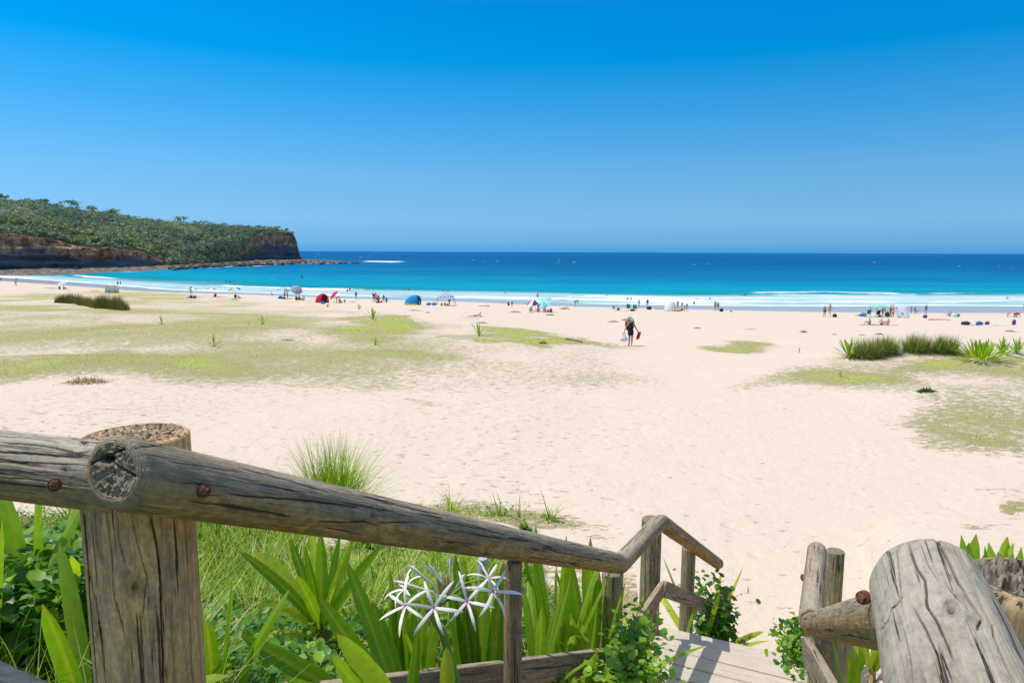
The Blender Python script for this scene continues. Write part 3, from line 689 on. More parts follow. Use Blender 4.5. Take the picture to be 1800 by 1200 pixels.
def log(name, p0, p1, r0, r1, parent, mat, nth=96, ns=80, seed=1, uref=(0, 0, 1), bow=0.0, n0=None, n1=None, rr=.012, lumps=.03, grain=.0008,
        rough0=0.0015, rough1=0.0015, px_cracks=(), px_knots=(), cracks=(), upf=None, bend=None, hole=None):
    p0, p1 = np.array(p0, float), np.array(p1, float)
    a, u, w, L = frame(p0, p1, uref)
    f = np.concatenate([rr / L * (1 - np.cos(np.linspace(0, math.pi / 2, 6)))[:-1], np.linspace(rr / L, 1 - rr / L, ns), 1 - rr / L * (1 - np.cos(np.linspace(math.pi / 2, 0, 6)))[1:]])
    th = np.linspace(0, 2 * math.pi, nth, endpoint=False)
    F_, T_ = np.meshgrid(f, th, indexing='ij'); S_ = F_ * L
    r = r0 + (r1 - r0) * F_
    cx, sx = np.cos(T_), np.sin(T_)
    r = r * (1 + lumps * fbm(cx * 1.3 + seed * 7.3, sx * 1.3, S_ * 1.6, seed, 3) + lumps * .5 * fbm(cx * 3 + seed, sx * 3, S_ * 5, seed + 3, 2))
    r = r + grain * fbm(cx * r0 * 260, sx * r0 * 260, S_ * 7, seed + 9, 3)
    # rounded arris
    e = np.minimum(S_, L - S_); k = np.clip(e / rr, 0, 1); r = r - rr * (1 - np.sqrt(np.clip(1 - (1 - k) ** 2, 0, 1)))
    n0 = -a if n0 is None else np.array(n0, float); n1 = a if n1 is None else np.array(n1, float)
    def place(x, y, f_):
        o0 = -(n0 @ u * x + n0 @ w * y) / (n0 @ a); o1 = -(n1 @ u * x + n1 @ w * y) / (n1 @ a)
        s = (1 - f_) * o0 + f_ * (L + o1)
        c = p0 + s[..., None] * a + x[..., None] * u + y[..., None] * w
        if bow: c = c + (np.sin(np.clip(s / L, 0, 1) * math.pi) * bow)[..., None] * u
        return c
    ck = np.zeros_like(r)
    dr = np.zeros_like(r)
    for (t0, s0, s1, wd, dp) in cracks:
        rng_ = np.random.default_rng(1)
        tc = t0 + .22 * vnoise(S_ * 2.2, t0, 0, seed) + .05 * vnoise(S_ * 14, t0, 1, seed)
        dist = np.abs(np.angle(np.exp(1j * (T_ - tc)))) * r0
        env = sst(s0, s0 + .12 * (s1 - s0), S_) * (1 - sst(s1 - .2 * (s1 - s0), s1, S_))
        g = np.exp(-(dist / wd) ** 2) * env; dr -= dp * g; ck = np.maximum(ck, g)
    X, Y = (r + dr) * cx, (r + dr) * sx
    V = place(X, Y, F_)
    if px_cracks or px_knots:
        nrm = cx[..., None] * u + sx[..., None] * w
        face = ((CT - V) * nrm).sum(-1) > 0
        qx, qy = proj(V)
        jit = .9 * vnoise(qx / 9., qy / 9., 0, seed)
        for pts, wd, dp in px_cracks:
            d = seglen(qx + jit, qy + jit, pts); ends = np.minimum(np.hypot(qx - pts[0][0], qy - pts[0][1]), np.hypot(qx - pts[-1][0], qy - pts[-1][1]))
            g = np.exp(-(d / (wd * .72)) ** 2) * face * np.clip(.35 + ends / 40, 0, 1); dr -= dp * g; ck = np.maximum(ck, g)
        for kx, ky, kr, dp in px_knots:
            d = np.hypot(qx - kx, (qy - ky) * .85) / kr * (1 + .35 * vnoise(qx / kr, qy / kr, 0, seed + 2))
            ring = np.exp(-((d - 1) / .28) ** 2) * face; core = np.exp(-(d / .55) ** 2) * face
            dr += -.12 * dp * ring + .22 * dp * np.exp(-((d - 1.8) / .6) ** 2) * face - dp * core; ck = np.maximum(ck, np.maximum(.28 * ring, .8 * core))
        X, Y = (r + dr) * cx, (r + dr) * sx; V = place(X, Y, F_)
    nr = len(f); rings = [V]; LC = [np.stack([X, Y, S_ + seed * 3.7], -1)]; CK = [ck]; EG = [np.exp(-S_ / .06) * .7 * (1 if hole is not None else 0) * np.ones_like(r)]
    NRM = cx[..., None] * u + sx[..., None] * w
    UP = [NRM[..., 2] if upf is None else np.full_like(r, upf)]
    faces = [grid_faces(nr, nth, True)]
    base = nr * nth
    for end, (fi, rough, sg) in enumerate(((0, rough0, -1), (nr - 1, rough1, 1))):
        m = 16 if rough < .004 else 34
        q = 1 - (np.arange(1, m + 1) / m) ** 1.0 * .995
        xr = X[fi][None] * q[:, None]; yr = Y[fi][None] * q[:, None]
        fr = np.full_like(xr, f[fi]); c = place(xr, yr, fr)
        nn = fbm(xr * 34, yr * 34, seed, seed + 31, 3) + (1.1 if rough > .01 else .45) * vnoise(xr * 150, yr * 150, 0, seed + 5)
        ring_h = .1 * np.sin(np.hypot(xr, yr) * 700)
        ang = np.arctan2(yr, xr); chk = sum(np.exp(-((np.angle(np.exp(1j * (ang - z0))) * np.hypot(xr, yr)) / (.0010 + .0012 * np.abs(vnoise(ang * 3, xr * 20)))) ** 2) * (.35 + .65 * k0) for z0, k0 in ((seed * 1.3, 1), (seed * 2.9 + 2, .2), (seed * .7 + 4, .5), (seed * 1.9, .3)))
        hh = rough * (nn * 1.3 - .3 + ring_h) * sst(0, .12, 1 - q)[:, None]
        c = c + (n0 if end == 0 else n1)[None, None] * (hh - chk * .003 * sst(0, .2, 1 - q)[:, None])[..., None]
        hk = 0
        if hole is not None and end == 0:
            hx, hy = proj(c); hk = np.exp(-(((hx - hole[0]) / hole[2]) ** 2 + ((hy - hole[1]) / hole[3]) ** 2) ** 1.5)
            for hl in hole[4]: hk = np.maximum(hk, .85 * np.exp(-(seglen(hx, hy, hl) / 1.6) ** 2))
            c = c - n0[None, None] * (.02 * hk)[..., None]
        rings.append(c); LC.append(np.stack([xr, yr, np.zeros_like(xr) + seed], -1)); CK.append(np.clip(chk * .8 + (np.clip(1.5 * vnoise(xr * 190, yr * 190, 0, seed + 77) + .5 * vnoise(xr * 80, yr * 80, 0, seed), 0, 1) * .95 if rough > .008 else np.clip(-nn, 0, 1) * .2), 0, 1)); CK[-1] = np.maximum(CK[-1], hk)
        EG.append(np.full_like(xr, .28 if rough > .008 else (.72 if hole is not None else 1.0))); UP.append(np.full_like(xr, .3))
        idx0 = np.arange(nth) + fi * nth; b = base
        prev = idx0
        for k in range(m):
            cur = b + k * nth + np.arange(nth); pn = np.roll(prev, -1); cn = np.roll(cur, -1)
            fa = np.stack([prev, cur, cn, pn], -1) if sg < 0 else np.stack([prev, pn, cn, cur], -1)
            faces.append(fa if end == 0 else fa); prev = cur
        base += m * nth
    Vv = np.concatenate([x.reshape(-1, 3) for x in rings]); LCv = np.concatenate([x.reshape(-1, 3) for x in LC])
    at = {'lc': LCv, 'ck': np.concatenate([x.ravel() for x in CK]), 'eg': np.concatenate([x.ravel() for x in EG]), 'up': np.concatenate([x.ravel() for x in UP])}
    pl = np.array(parent.location) if parent is not None else np.zeros(3)
    Fv = np.concatenate(faces); Fv = Fv[:, ::-1] if False else Fv
    o = link(name, make_mesh(name, Vv - pl, Fv, [mat], at), parent)
    return o
def board(name, p0, p1, wid, thk, parent, mat, seed=1, ns=60, side=None, upf=.2):
    """sawn board from p0 to p1 (centre line); wid = height, thk = thickness"""
    p0, p1 = np.array(p0, float), np.array(p1, float); a, u, w, L = frame(p0, p1, (0, 0, 1))
    if side is not None: w = np.array(side, float); w -= a * (w @ a); w /= np.linalg.norm(w); u = np.cross(w, a); u *= (np.sign(u[2]) if abs(u[2]) > .05 else 1)
    bv = .004; prof = []
    hw, ht = wid / 2, thk / 2
    for (x0, y0, x1, y1, n) in ((-hw + bv, -ht, hw - bv, -ht, 14), (hw, -ht + bv, hw, ht - bv, 6), (hw - bv, ht, -hw + bv, ht, 14), (-hw, ht - bv, -hw, -ht + bv, 6)):
        for k in range(n): t = k / (n - 1); prof.append((x0 + (x1 - x0) * t, y0 + (y1 - y0) * t))
    prof = np.array(prof); n = len(prof); f = np.linspace(0, 1, ns)
    S_ = f[:, None] * L + 0 * prof[None, :, 0]; x = prof[None, :, 0] + 0 * S_; y = prof[None, :, 1] + 0 * S_
    am = .0018 * fbm(x * 30, y * 30, S_ * 3, seed, 3)
    x = x * (1 + am * 8); y = y + np.sign(y) * am + .004 * vnoise(S_ * 1.2, 0, 0, seed)
    V = p0 + S_[..., None] * a + x[..., None] * u + y[..., None] * w
    Fs = grid_faces(ns, n, True)
    c0 = V[0].mean(0); c1 = V[-1].mean(0); Vv = np.concatenate([V.reshape(-1, 3), [c0, c1]]); k0 = ns * n
    # end caps as quads (degenerate-free fans of quads need even n)
    caps = [[k0, (i + 2) % n, i + 1, i] for i in range(0, n, 2)] + [[k0 + 1, (ns - 1) * n + i, (ns - 1) * n + i + 1, (ns - 1) * n + (i + 2) % n] for i in range(0, n, 2)]
    Fs = np.concatenate([Fs, np.array(caps)])
    LC = np.concatenate([np.stack([x, y, S_ + seed * 5.1], -1).reshape(-1, 3), [[0, 0, seed], [0, 0, seed]]])
    nrm = np.where(np.abs(x[..., None]) > hw * .98, np.sign(x)[..., None] * u, np.sign(y)[..., None] * w)
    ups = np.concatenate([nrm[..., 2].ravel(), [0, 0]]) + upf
    pl = np.array(parent.location) if parent is not None else np.zeros(3)
    z = np.zeros(len(Vv))
    return link(name, make_mesh(name, Vv - pl, Fs, [mat], {'lc': LC, 'ck': z, 'eg': z, 'up': ups}, smooth=False), parent)
def bolt(p, d, r, parent, sq=False, rot=.3):
    p, d = np.array(p, float), np.array(d, float); d /= np.linalg.norm(d); a, u, w, L = frame(p, p + d, (0, 0, 1)); mb = MB()
    n = 4 if sq else 6; rr_ = []
    for (s, q) in ((-.01, 1), (.006, 1), (.010, .82)):
        rr_.append([p + d * s + r * q * (math.cos(rot + 2 * math.pi * k / n) * u + math.sin(rot + 2 * math.pi * k / n) * w) for k in range(n)])
    V = [v for ring in rr_ for v in ring] + [p + d * .011]
    F = [(i * n + k, i * n + (k + 1) % n, (i + 1) * n + (k + 1) % n, (i + 1) * n + k) for i in range(2) for k in range(n)] + [(2 * n + k, 2 * n + (k + 1) % n, 3 * n) for k in range(n)]
    mb.add(V, F); mb.tube([p - d * .012, p + d * .003], [r * 1.3, r * 1.25], 18)
    pl = np.array(parent.matrix_world.translation) if parent.parent is None else np.array(parent.parent.location)
    mb.V = [tuple(np.array(v) - pl) for v in mb.V]
    return mb.build('bolt', [RUST], parent, smooth=False)

def build_left_fence():
    C = P(1090, 990, 4.85); A0 = P(-420, 770, 1.82); A1 = P(185, 836, 1.50); B0 = P(198, 829, 1.36); D = P(1160, 916, 5.72); E = P(1262, 990, 7.75)
    fence = empty('log_fence', (P(236, 900, 1.63)[0], 1.63, 8.5), 'weathered round-log handrail with thick posts on the left, behind the white lilies', 'fence')
    # the big post
    px = 236; top = P(px, 763, 1.64)
    cr = [([(266, 905), (275, 950), (282, 1010), (284, 1080), (287, 1160), (288, 1215)], 2.4, .014), ([(148, 905), (155, 1000), (168, 1060), (178, 1120), (186, 1210)], 1.8, .009), ([(232, 905), (240, 950), (250, 985), (258, 1010), (254, 1050), (249, 1090)], 1.0, .005),
          ([(246, 1080), (250, 1140), (254, 1210)], 1.3, .006), ([(206, 905), (211, 960), (224, 1000)], .9, .004), ([(188, 905), (196, 980), (199, 1040), (213, 1090), (222, 1130)], .9, .004), ([(306, 905), (309, 960), (312, 1020)], .8, .003),
          ([(272, 1090), (268, 1150), (271, 1210)], .7, .003), ([(327, 930), (333, 1060), (339, 1200)], .9, .003), ([(166, 905), (172, 980)], .8, .003)]
    post_bottom = np.array([top[0] + .005, top[1], 8.3])
    o = log('post', post_bottom, top, .129, .125, fence, WOODD, 460, 260, 3, (0, -1, 0), rr=.014, lumps=.018, grain=.0012, rough1=.0085, px_cracks=cr, px_knots=[(238, 1034, 15, .010), (226, 1006, 6, .006)], upf=-.02)
    # rail A
    crA = [([(0, 777), (80, 783), (140, 797), (162, 792)], 1.6, .008), ([(-20, 752), (60, 758), (130, 770), (165, 783)], .9, .004), ([(-20, 793), (60, 797), (140, 803), (152, 800)], 1.9, .010), ([(0, 812), (100, 815), (142, 818)], 1.1, .005),
           ([(0, 840), (60, 842), (110, 850), (140, 858)], .8, .003), ([(-20, 765), (50, 769), (110, 778)], .7, .003), ([(20, 826), (90, 832)], .7, .003), ([(100, 763), (150, 776), (190, 780)], .8, .003)]
    n_m = np.array([.8, .6, 0.0])
    a = log('rail', A0, A1, .083, .079, fence, WOODS, 320, 300, 5, rr=.014, grain=.0014, n1=n_m, px_cracks=crA, px_knots=[(116, 826, 7, .005), (148, 777, 7, .005)], rough1=.003)
    v = P(96, 852, 1.40); bolt(v, CT - v, .011, a, False)
    # rail B
    n0 = np.array([-.22, -.95, .18]); n0 /= np.linalg.norm(n0)
    crB = [([(300, 848), (345, 850), (400, 855)], 1.0, .004), ([(240, 788), (285, 782), (335, 786), (400, 798), (470, 818)], 1.1, .005), ([(400, 868), (440, 872), (526, 878), (580, 884), (630, 892)], 1.7, .009),
           ([(300, 812), (350, 818), (420, 830)], .8, .003), ([(560, 916), (600, 918), (638, 916), (662, 922)], 1.6, .009), ([(662, 917), (700, 918), (735, 916)], 1.3, .008), ([(420, 822), (500, 842), (580, 866)], .9, .004), ([(390, 872), (350, 868)], 1.5, .007),
           ([(757, 911), (810, 922), (850, 931), (898, 941)], 1.0, .006), ([(764, 950), (845, 957)], .9, .005), ([(940, 962), (1000, 973), (1050, 983)], .8, .005), ([(640, 872), (720, 893), (790, 907)], .8, .004)]
    b = log('rail', B0, C, .077, .074, fence, WOOD, 300, 700, 8, rr=.022, n0=n0, n1=(.75, .66, 0), grain=.0012, lumps=.035, px_cracks=crB, px_knots=[(656, 907, 7, .006), (357, 862, 9, .010)], rough0=.006, hole=(186, 806, 13, 8, [[(196, 812), (215, 824), (240, 838), (262, 843)], [(190, 803), (205, 793), (230, 786)], [(178, 803), (165, 812), (150, 822)]]))
    ax_ = (C - B0) / np.linalg.norm(C - B0); dr_ = ray(358, 862); tt_ = np.linspace(1.0, 2.2, 2400); pp_ = CT[None] + dr_[None] / dr_[1] * tt_[:, None]; ww_ = pp_ - B0
    dd_ = np.linalg.norm(ww_ - (ww_ @ ax_)[:, None] * ax_, axis=1); k_ = int(np.argmax(dd_ < .078)) if (dd_ < .078).any() else int(np.argmin(dd_)); v = pp_[k_]; nb = (CT - v); bolt(v + nb / np.linalg.norm(nb) * .012, nb, .012, b, True, .2)
    # hollow knot in the cut end of rail B
    c = log('rail', C + (0.0, .0, .0), D, .072, .070, fence, WOOD, 90, 120, 12, rr=.008, n0=(-.75, -.66, 0), n1=(-.25, .95, .2), cracks=[(6.0, .05, .8, .006, .012), (5.4, .3, .95, .004, .006)])
    d = log('rail', D + (.02, .03, -.02), E, .072, .066, fence, WOOD, 80, 160, 14, rr=.01, n0=(-.6, -.6, .5), cracks=[(5.6, .1, 1.6, .005, .008)])
    # slim posts
    def post(px, topy, Y, r, zb, m=WOODD, seed=1, cr=(), rough=.002):
        t = P(px, topy, Y); return log('post', (t[0], t[1], zb), t, r, r * .97, fence, m, 72, 90, seed, (0, -1, 0), rr=.008, cracks=cr, rough1=rough)
    post(902, 985, 3.18, .046, 7.5, WOOD, 21, [(.25, .1, .75, .005, .010)])
    post(1077, 1004, 4.99, .085, 6.6, WOODG, 22, [(.9, .05, 1.3, .004, .006)])
    post(1147, 925, 5.93, .083, 6.2, WOODG, 23, [(-.9, .4, 2.2, .005, .008), (.6, .2, 2, .004, .006)])
    post(1146, 911, 6.02, .094, 6.2, WOODG, 24, [(.3, .4, 2.2, .004, .006)])
    post(1211, 962, 6.95, .075, 5.3, WOODG, 25, [(.4, .2, 1.6, .004, .006)])
    post(1277, 1034, 7.6, .06, 5.0, WOODG, 27)
    post(849, 980, 3.9, .028, 7.2, simple('pale_post', (.52, .56, .60), .8), 26)
    # lower rails
    L0, L1 = P(560, 1235, 2.35), P(1096, 1153, 4.72)
    off = np.array([.03, -.06, 0])
    board('lower_rail', L0, L1, .145, .045, fence, WOOD, 3, 120)
    L2, L3 = P(1106, 1122, 4.80), P(1163, 1036, 5.72)
    board('lower_rail', L2, L3, .14, .045, fence, WOOD, 4, 40)
    L4, L5 = P(1166, 1034, 5.75), P(1246, 1066, 7.3)
    board('lower_rail', L4, L5, .14, .045, fence, WOOD, 5, 50)
    board('lower_rail', P(-260, 1085, 1.95), P(110, 1262, 1.55), .12, .05, fence, WOODS, 6, 40, upf=.5)
    return fence
def build_right_fence():
    Gf = P(1622, 1010, 1.07)            # far end of the near rail (axis)
    Gn = np.array([Gf[0] - .43 * .95, Gf[1] - .95 * .95, Gf[2] + .01])
    fence = empty('log_fence', (Gf[0] + .2, Gf[1], 8.5), 'silvery round-log handrail close at the lower right edge, with a red bolt', 'fence')
    crG = [([(1597, 953), (1606, 985), (1613, 1000), (1626, 1019), (1629, 1064), (1647, 1091), (1666, 1133), (1676, 1160)], 2.1, .008), ([(1647, 949), (1663, 973), (1685, 1021), (1703, 1051), (1727, 1085), (1719, 1104)], 2.7, .011),
           ([(1606, 1069), (1626, 1104), (1647, 1149), (1660, 1205)], 1.7, .007), ([(1746, 1099), (1749, 1120), (1767, 1163), (1790, 1205)], 2.2, .009), ([(1586, 1049), (1565, 1072), (1560, 1090), (1546, 1109)], 2.0, .008), ([(1650, 1131), (1660, 1160), (1676, 1200)], 1.3, .005),
           ([(1717, 1121), (1730, 1160), (1746, 1200)], 1.3, .005), ([(1620, 958), (1630, 990), (1650, 1020)], 1.0, .003), ([(1576, 965), (1580, 1010), (1584, 1060)], 1.0, .003), ([(1660, 1020), (1680, 1050), (1700, 1068)], 1.0, .003), ([(1700, 965), (1730, 1010), (1760, 1060)], 1.0, .003), ([(1590, 1110), (1600, 1160), (1604, 1200)], 1.0, .003)]
    g = log('rail', Gn, Gf, .083, .083, fence, WOODS, 460, 520, 31, rr=.05, lumps=.05, grain=.0009, n1=(.15, .97, .15), px_cracks=crG, px_knots=[(1672, 1070, 12, .007)], upf=1.0)
    W1 = P(1428, 1098, 4.0); H0 = P(1655, 1085, 1.08)
    h = log('rail', H0, W1, .072, .070, fence, WOOD, 140, 240, 33, rr=.02, cracks=[(1.8, .3, 2.4, .003, .004), (.9, .5, 2.0, .003, .004)])
    v = P(1516, 1050, 1.36); bolt(v, (-.8, -.6, .15), .011, g, True, .5)
    W2 = P(1436, 966, 5.15)
    i = log('rail', W1 + (0, .03, .01), W2, .072, .070, fence, WOOD, 80, 110, 35, rr=.012, n0=(-.2, -.9, .3))
    v = P(1411, 1015, 4.75); bolt(v, (-1, -.2, 0), .02, i)
    t = P(1469, 967, 5.25); log('post', (t[0], t[1], 6.2), t, .072, .068, fence, WOODG, 72, 90, 36, (0, -1, 0), rr=.01, cracks=[(0.5, .1, 2, .004, .006)], rough1=.004)
    t = P(1468, 1108, 3.35); log('post', (t[0], t[1], 6.9), t, .118, .115, fence, WOODG, 96, 90, 37, (0, -1, 0), rr=.01, cracks=[(0.4, .05, 1.0, .004, .007), (-.5, .05, 1, .003, .005)])
    t = P(1818, 1020, 1.22); log('post', (t[0], t[1], 8.3), t, .128, .125, fence, WOODS, 150, 110, 38, (0, -1, 0), rr=.03, rough1=.020, cracks=[(.2, .1, 1, .004, .008)])
    board('lower_rail', P(1418, 1140, 3.55), P(1560, 1420, 1.35), .13, .04, fence, WOOD, 8, 50)
    return fence
def build_deck():
    c = PZ(1290, 1135, CAMZ - 3.47); f = np.array([math.sin(R(25)), math.cos(R(25)), 0]); r = np.array([f[1], -f[0], 0])
    z = CAMZ - 3.47
    bw = empty('boardwalk', (c[0], c[1], z), 'sun-bleached plank landing and steps leading down to the sand between the log handrails', 'boardwalk')
    mt, nt, out = newmat('deck_plank'); N = NT(nt); lc = N.attr('lc', 'Vector')
    g = N.noise(N.mapv(lc, (1, 1, .05)), 90, 5, .7); b = N.noise(lc, 4, 4, .6); sp = N.noise(lc, 45, 3, .6)
    col = N.mix(N.rng(g, .3, .7), (.46, .38, .30), (.70, .60, .49)); col = N.mix(N.rng(b, .35, .65, 0, .5), col, (.72, .61, .49)); col = N.mix(N.rng(sp, .62, .72, 0, .5), col, (.30, .24, .18))
    N.l(N.bsdf(col, .85, .15, N.bump(g, .002, 1)), out.inputs[0])
    e0 = PZ(1180, 1127, z); e1 = PZ(1396, 1160, z)
    ctr = (e0 + e1) / 2; ctr = ctr - f * .02
    k = 0
    def plank(cen, half, wd, zz, seed):
        jit = .01 * math.sin(seed * 7.1)
        board('plank', cen - r * (half + jit) + (0, 0, zz), cen + r * (half - jit) + (0, 0, zz), wd, .035, bw, mt, seed, 12, side=(0, 0, 1), upf=0)
    half = .66
    flat = np.array([ctr[0], ctr[1], 0])
    for k in range(9): plank(flat - f * (.095 + k * .196), half, .180, z - .018, 50 + k)
    # flight from the upper deck, and the flight down to the sand
    for k in range(1, 6):
        s = flat - f * (9 * .196 + (k - 1) * .33 + .16); plank(s, half, .30, z + k * .195, 70 + k)
    for k in range(1, 6):
        s = flat + f * (.02 + k * .30); plank(s, half, .28, z - k * .19, 80 + k)
    up = flat - f * (9 * .196 + 5 * .33 + .1)
    for k in range(8): plank(up - f * k * .196, half + .1, .19, z + 6 * .195, 90 + k)
    # stringers
    for sg in (-1, 1):
        a = flat + r * sg * (half + .03) + (0, 0, z - .10); b_ = a + f * 1.75 + (0, 0, -1.15)
        board('stringer', a - f * 1.8, a + f * .02, .19, .05, bw, WOODD, 60 + sg, 20)
        board('stringer', a + f * .03, b_, .24, .05, bw, WOODD, 64 + sg, 24)
        board('stringer', a - f * 1.82 + (0, 0, .05), a - f * 3.5 + (0, 0, 1.15), .24, .05, bw, WOODD, 67 + sg, 24)
    return bw
# ================================================================ PLANTS
def mat_leaf(name, stops, gloss=.45, trans=.46, midrib=True, brown=.4):
    m, nt, out = newmat(name); N = NT(nt)
    lf = N.attr('lf', 'Vector'); sp = N.n('SeparateXYZ'); N.l(lf, sp.inputs[0]); t, c_, tone = sp.outputs
    ob = N.n('TexCoord').outputs['Object']
    col = N.ramp(tone, stops)
    col = N.mix(N.rng(N.noise(ob, 26, 4, .6), .35, .7, 0, .35), col, tuple(x * .55 for x in stops[0][1]))
    if midrib:
        mr = N.rng(c_, .0, .32, .75, 0); col = N.mix(mr, col, (.42, .50, .06))
    if brown:
        bt = N.rng(N.math('ADD', t, N.math('MULTIPLY', N.math('SUBTRACT', N.noise(ob, 9, 3), .5), .3)), .90, 1.0, 0, 1)
        col = N.mix(N.math('MULTIPLY', bt, brown), col, (.40, .24, .07))
    d = N.bsdf(col, .42, gloss, N.bump(N.noise(ob, 120, 2), .0006, .5)); tr = N.n('BsdfTranslucent')
    tc = N.mix(1.0, col, (1.5, 1.45, .55), 'MULTIPLY'); N.l(tc, tr.inputs[0])
    mx = N.n('MixShader'); mx.inputs[0].default_value = trans; N.l(d, mx.inputs[1]); N.l(tr.outputs[0], mx.inputs[2])
    N.l(mx.outputs[0], out.inputs[0]); return m
CRIN = mat_leaf('crinum_leaf', [(0, (.10, .23, .012)), (.5, (.25, .45, .02)), (.85, (.48, .64, .05)), (1, (.70, .62, .08))])
CRIN_DRY = mat_leaf('dry_leaf', [(0, (.22, .13, .06)), (1, (.50, .40, .24))], .1, .15, False, 0)
GRASS = mat_leaf('grass_blade', [(0, (.09, .22, .012)), (.4, (.28, .47, .02)), (.7, (.50, .63, .04)), (.9, (.66, .62, .12)), (1, (.74, .64, .38))], .2, .35, False, .3)
CREEP = mat_leaf('creeper_leaf', [(0, (.05, .16, .015)), (.6, (.13, .33, .02)), (1, (.36, .55, .03))], .5, .3, False, 0)
REED = mat_leaf('reed_blade', [(0, (.10, .13, .03)), (.5, (.22, .21, .05)), (1, (.30, .20, .13))], .1, .2, False, .6)
TUSS = mat_leaf('tussock_blade', [(0, (.10, .17, .035)), (.5, (.22, .31, .06)), (.8, (.44, .46, .14)), (1, (.62, .54, .36))], .15, .25, False, .4)
DRYM = mat_leaf('dry_stalk', [(0, (.42, .40, .20)), (.5, (.56, .45, .30)), (1, (.70, .58, .46))], .1, .2, False, 0)
DUNEG = mat_leaf('dune_grass_blade', [(0, (.26, .38, .03)), (.5, (.50, .52, .08)), (1, (.70, .58, .22))], .1, .3, False, .2)
def strips(base, az, el, L, W, arch, tone, nseg=7, fold=.25, wprof=None, roll=None, side_curve=None, p=1.6):
    """many curved blades at once; returns verts, quads, lf attribute"""
    base = np.atleast_2d(base); n = len(base); az, el, L, W, arch, tone = [np.broadcast_to(np.asarray(a, float), (n,)) for a in (az, el, L, W, arch, tone)]
    t = np.linspace(0, 1, nseg + 1)
    e = el[:, None] - arch[:, None] * t[None] ** p
    ds = L[:, None] / nseg
    a2 = az[:, None] + (0 if side_curve is None else np.asarray(side_curve)[:, None] * t[None] ** 2)
    dx = np.cos(e) * np.cos(a2); dy = np.cos(e) * np.sin(a2); dz = np.sin(e)
    def cum(d): return np.concatenate([np.zeros((n, 1)), np.cumsum((d[:, 1:] + d[:, :-1]) / 2 * ds, axis=1)], 1)
    P_ = np.stack([cum(dx), cum(dy), cum(dz)], -1) + base[:, None]
    T_ = np.stack([dx, dy, dz], -1)
    S_ = np.stack([-np.sin(a2), np.cos(a2), 0 * a2], -1)
    U_ = np.cross(T_, S_); U_ = -U_ * np.sign(U_[..., 2:3] + 1e-9)
    if roll is not None:
        r = np.asarray(roll)[:, None, None] * (t[None, :, None] * .8 + .2); S2 = S_ * np.cos(r) + U_ * np.sin(r); U_ = U_ * np.cos(r) - S_ * np.sin(r); S_ = S2
    w = (wprof(t) if wprof else np.maximum(.02, np.sin(np.clip(t * .9 + .12, 0, 1) * math.pi) ** .6))[None] * W[:, None] / 2
    V = np.stack([P_ - S_ * w[..., None] - U_ * (w * fold * -1)[..., None], P_, P_ + S_ * w[..., None] - U_ * (w * fold * -1)[..., None]], 2)
    k = nseg + 1; idx = np.arange(n * k * 3).reshape(n, k, 3)
    F = np.concatenate([np.stack([idx[:, :-1, c], idx[:, :-1, c + 1], idx[:, 1:, c + 1], idx[:, 1:, c]], -1).reshape(-1, 4) for c in (0, 1)])
    lf = np.stack([np.broadcast_to(t[None, :, None], V.shape[:3]), np.broadcast_to(np.array([1., 0, 1.])[None, None], V.shape[:3]), np.broadcast_to(tone[:, None, None], V.shape[:3])], -1)
    return V.reshape(-1, 3), F, lf.reshape(-1, 3)
def blades(base, az, el, L, W, arch, tone, nseg=4):
    """two-vertex-wide blades for bulk grass"""
    n = len(base); t = np.linspace(0, 1, nseg + 1)
    e = el[:, None] - arch[:, None] * t[None] ** 1.4
    dx = np.cos(e) * np.cos(az)[:, None]; dy = np.cos(e) * np.sin(az)[:, None]; dz = np.sin(e); ds = (L / nseg)[:, None]
    def cum(d): return np.concatenate([np.zeros((n, 1)), np.cumsum(d[:, :-1] * ds, axis=1)], 1)
    P_ = np.stack([cum(dx), cum(dy), cum(dz)], -1) + base[:, None]
    S_ = np.stack([-np.sin(az), np.cos(az), 0 * az], -1)[:, None] * ((1 - t ** 1.7 * .93)[None] * W[:, None] / 2)[..., None]
    V = np.stack([P_ - S_, P_ + S_], 2); k = nseg + 1; idx = np.arange(n * k * 2).reshape(n, k, 2)
    F = np.stack([idx[:, :-1, 0], idx[:, :-1, 1], idx[:, 1:, 1], idx[:, 1:, 0]], -1).reshape(-1, 4)
    lf = np.stack([np.broadcast_to(t[None, :, None], V.shape[:3]), np.zeros(V.shape[:3]), np.broadcast_to(tone[:, None, None], V.shape[:3])], -1)
    return V.reshape(-1, 3), F, lf.reshape(-1, 3)
def round_leaves(C, S, rr, tone, tilt=.6):
    """small rounded leaves, six quads each -> hexagonal fan folded on its rib"""
    n = len(C); az = rr.uniform(0, 2 * math.pi, n); ti = rr.normal(size=n) * tilt
    u = np.stack([np.cos(az) * np.cos(ti), np.sin(az) * np.cos(ti), np.sin(ti)], -1); s = np.stack([-np.sin(az), np.cos(az), rr.normal(size=n) * tilt * .5], -1); nn = np.cross(u, s)
    prof = [(-1, 0, 0), (-.55, .75, .18), (.25, .85, .22), (1, 0, -.05), (.25, -.85, .22), (-.55, -.75, .18)]
    V = np.stack([C + S[:, None] * (a * u + b * s + c * nn) for a, b, c in prof], 1)
    idx = np.arange(n * 6).reshape(n, 6)
    F = np.concatenate([idx[:, [0, 3, 2, 1]], idx[:, [0, 5, 4, 3]]])
    lf = np.stack([np.full((n, 6), .3), np.full((n, 6), .8), np.broadcast_to(tone[:, None], (n, 6))], -1)
    return V.reshape(-1, 3), F, lf.reshape(-1, 3)
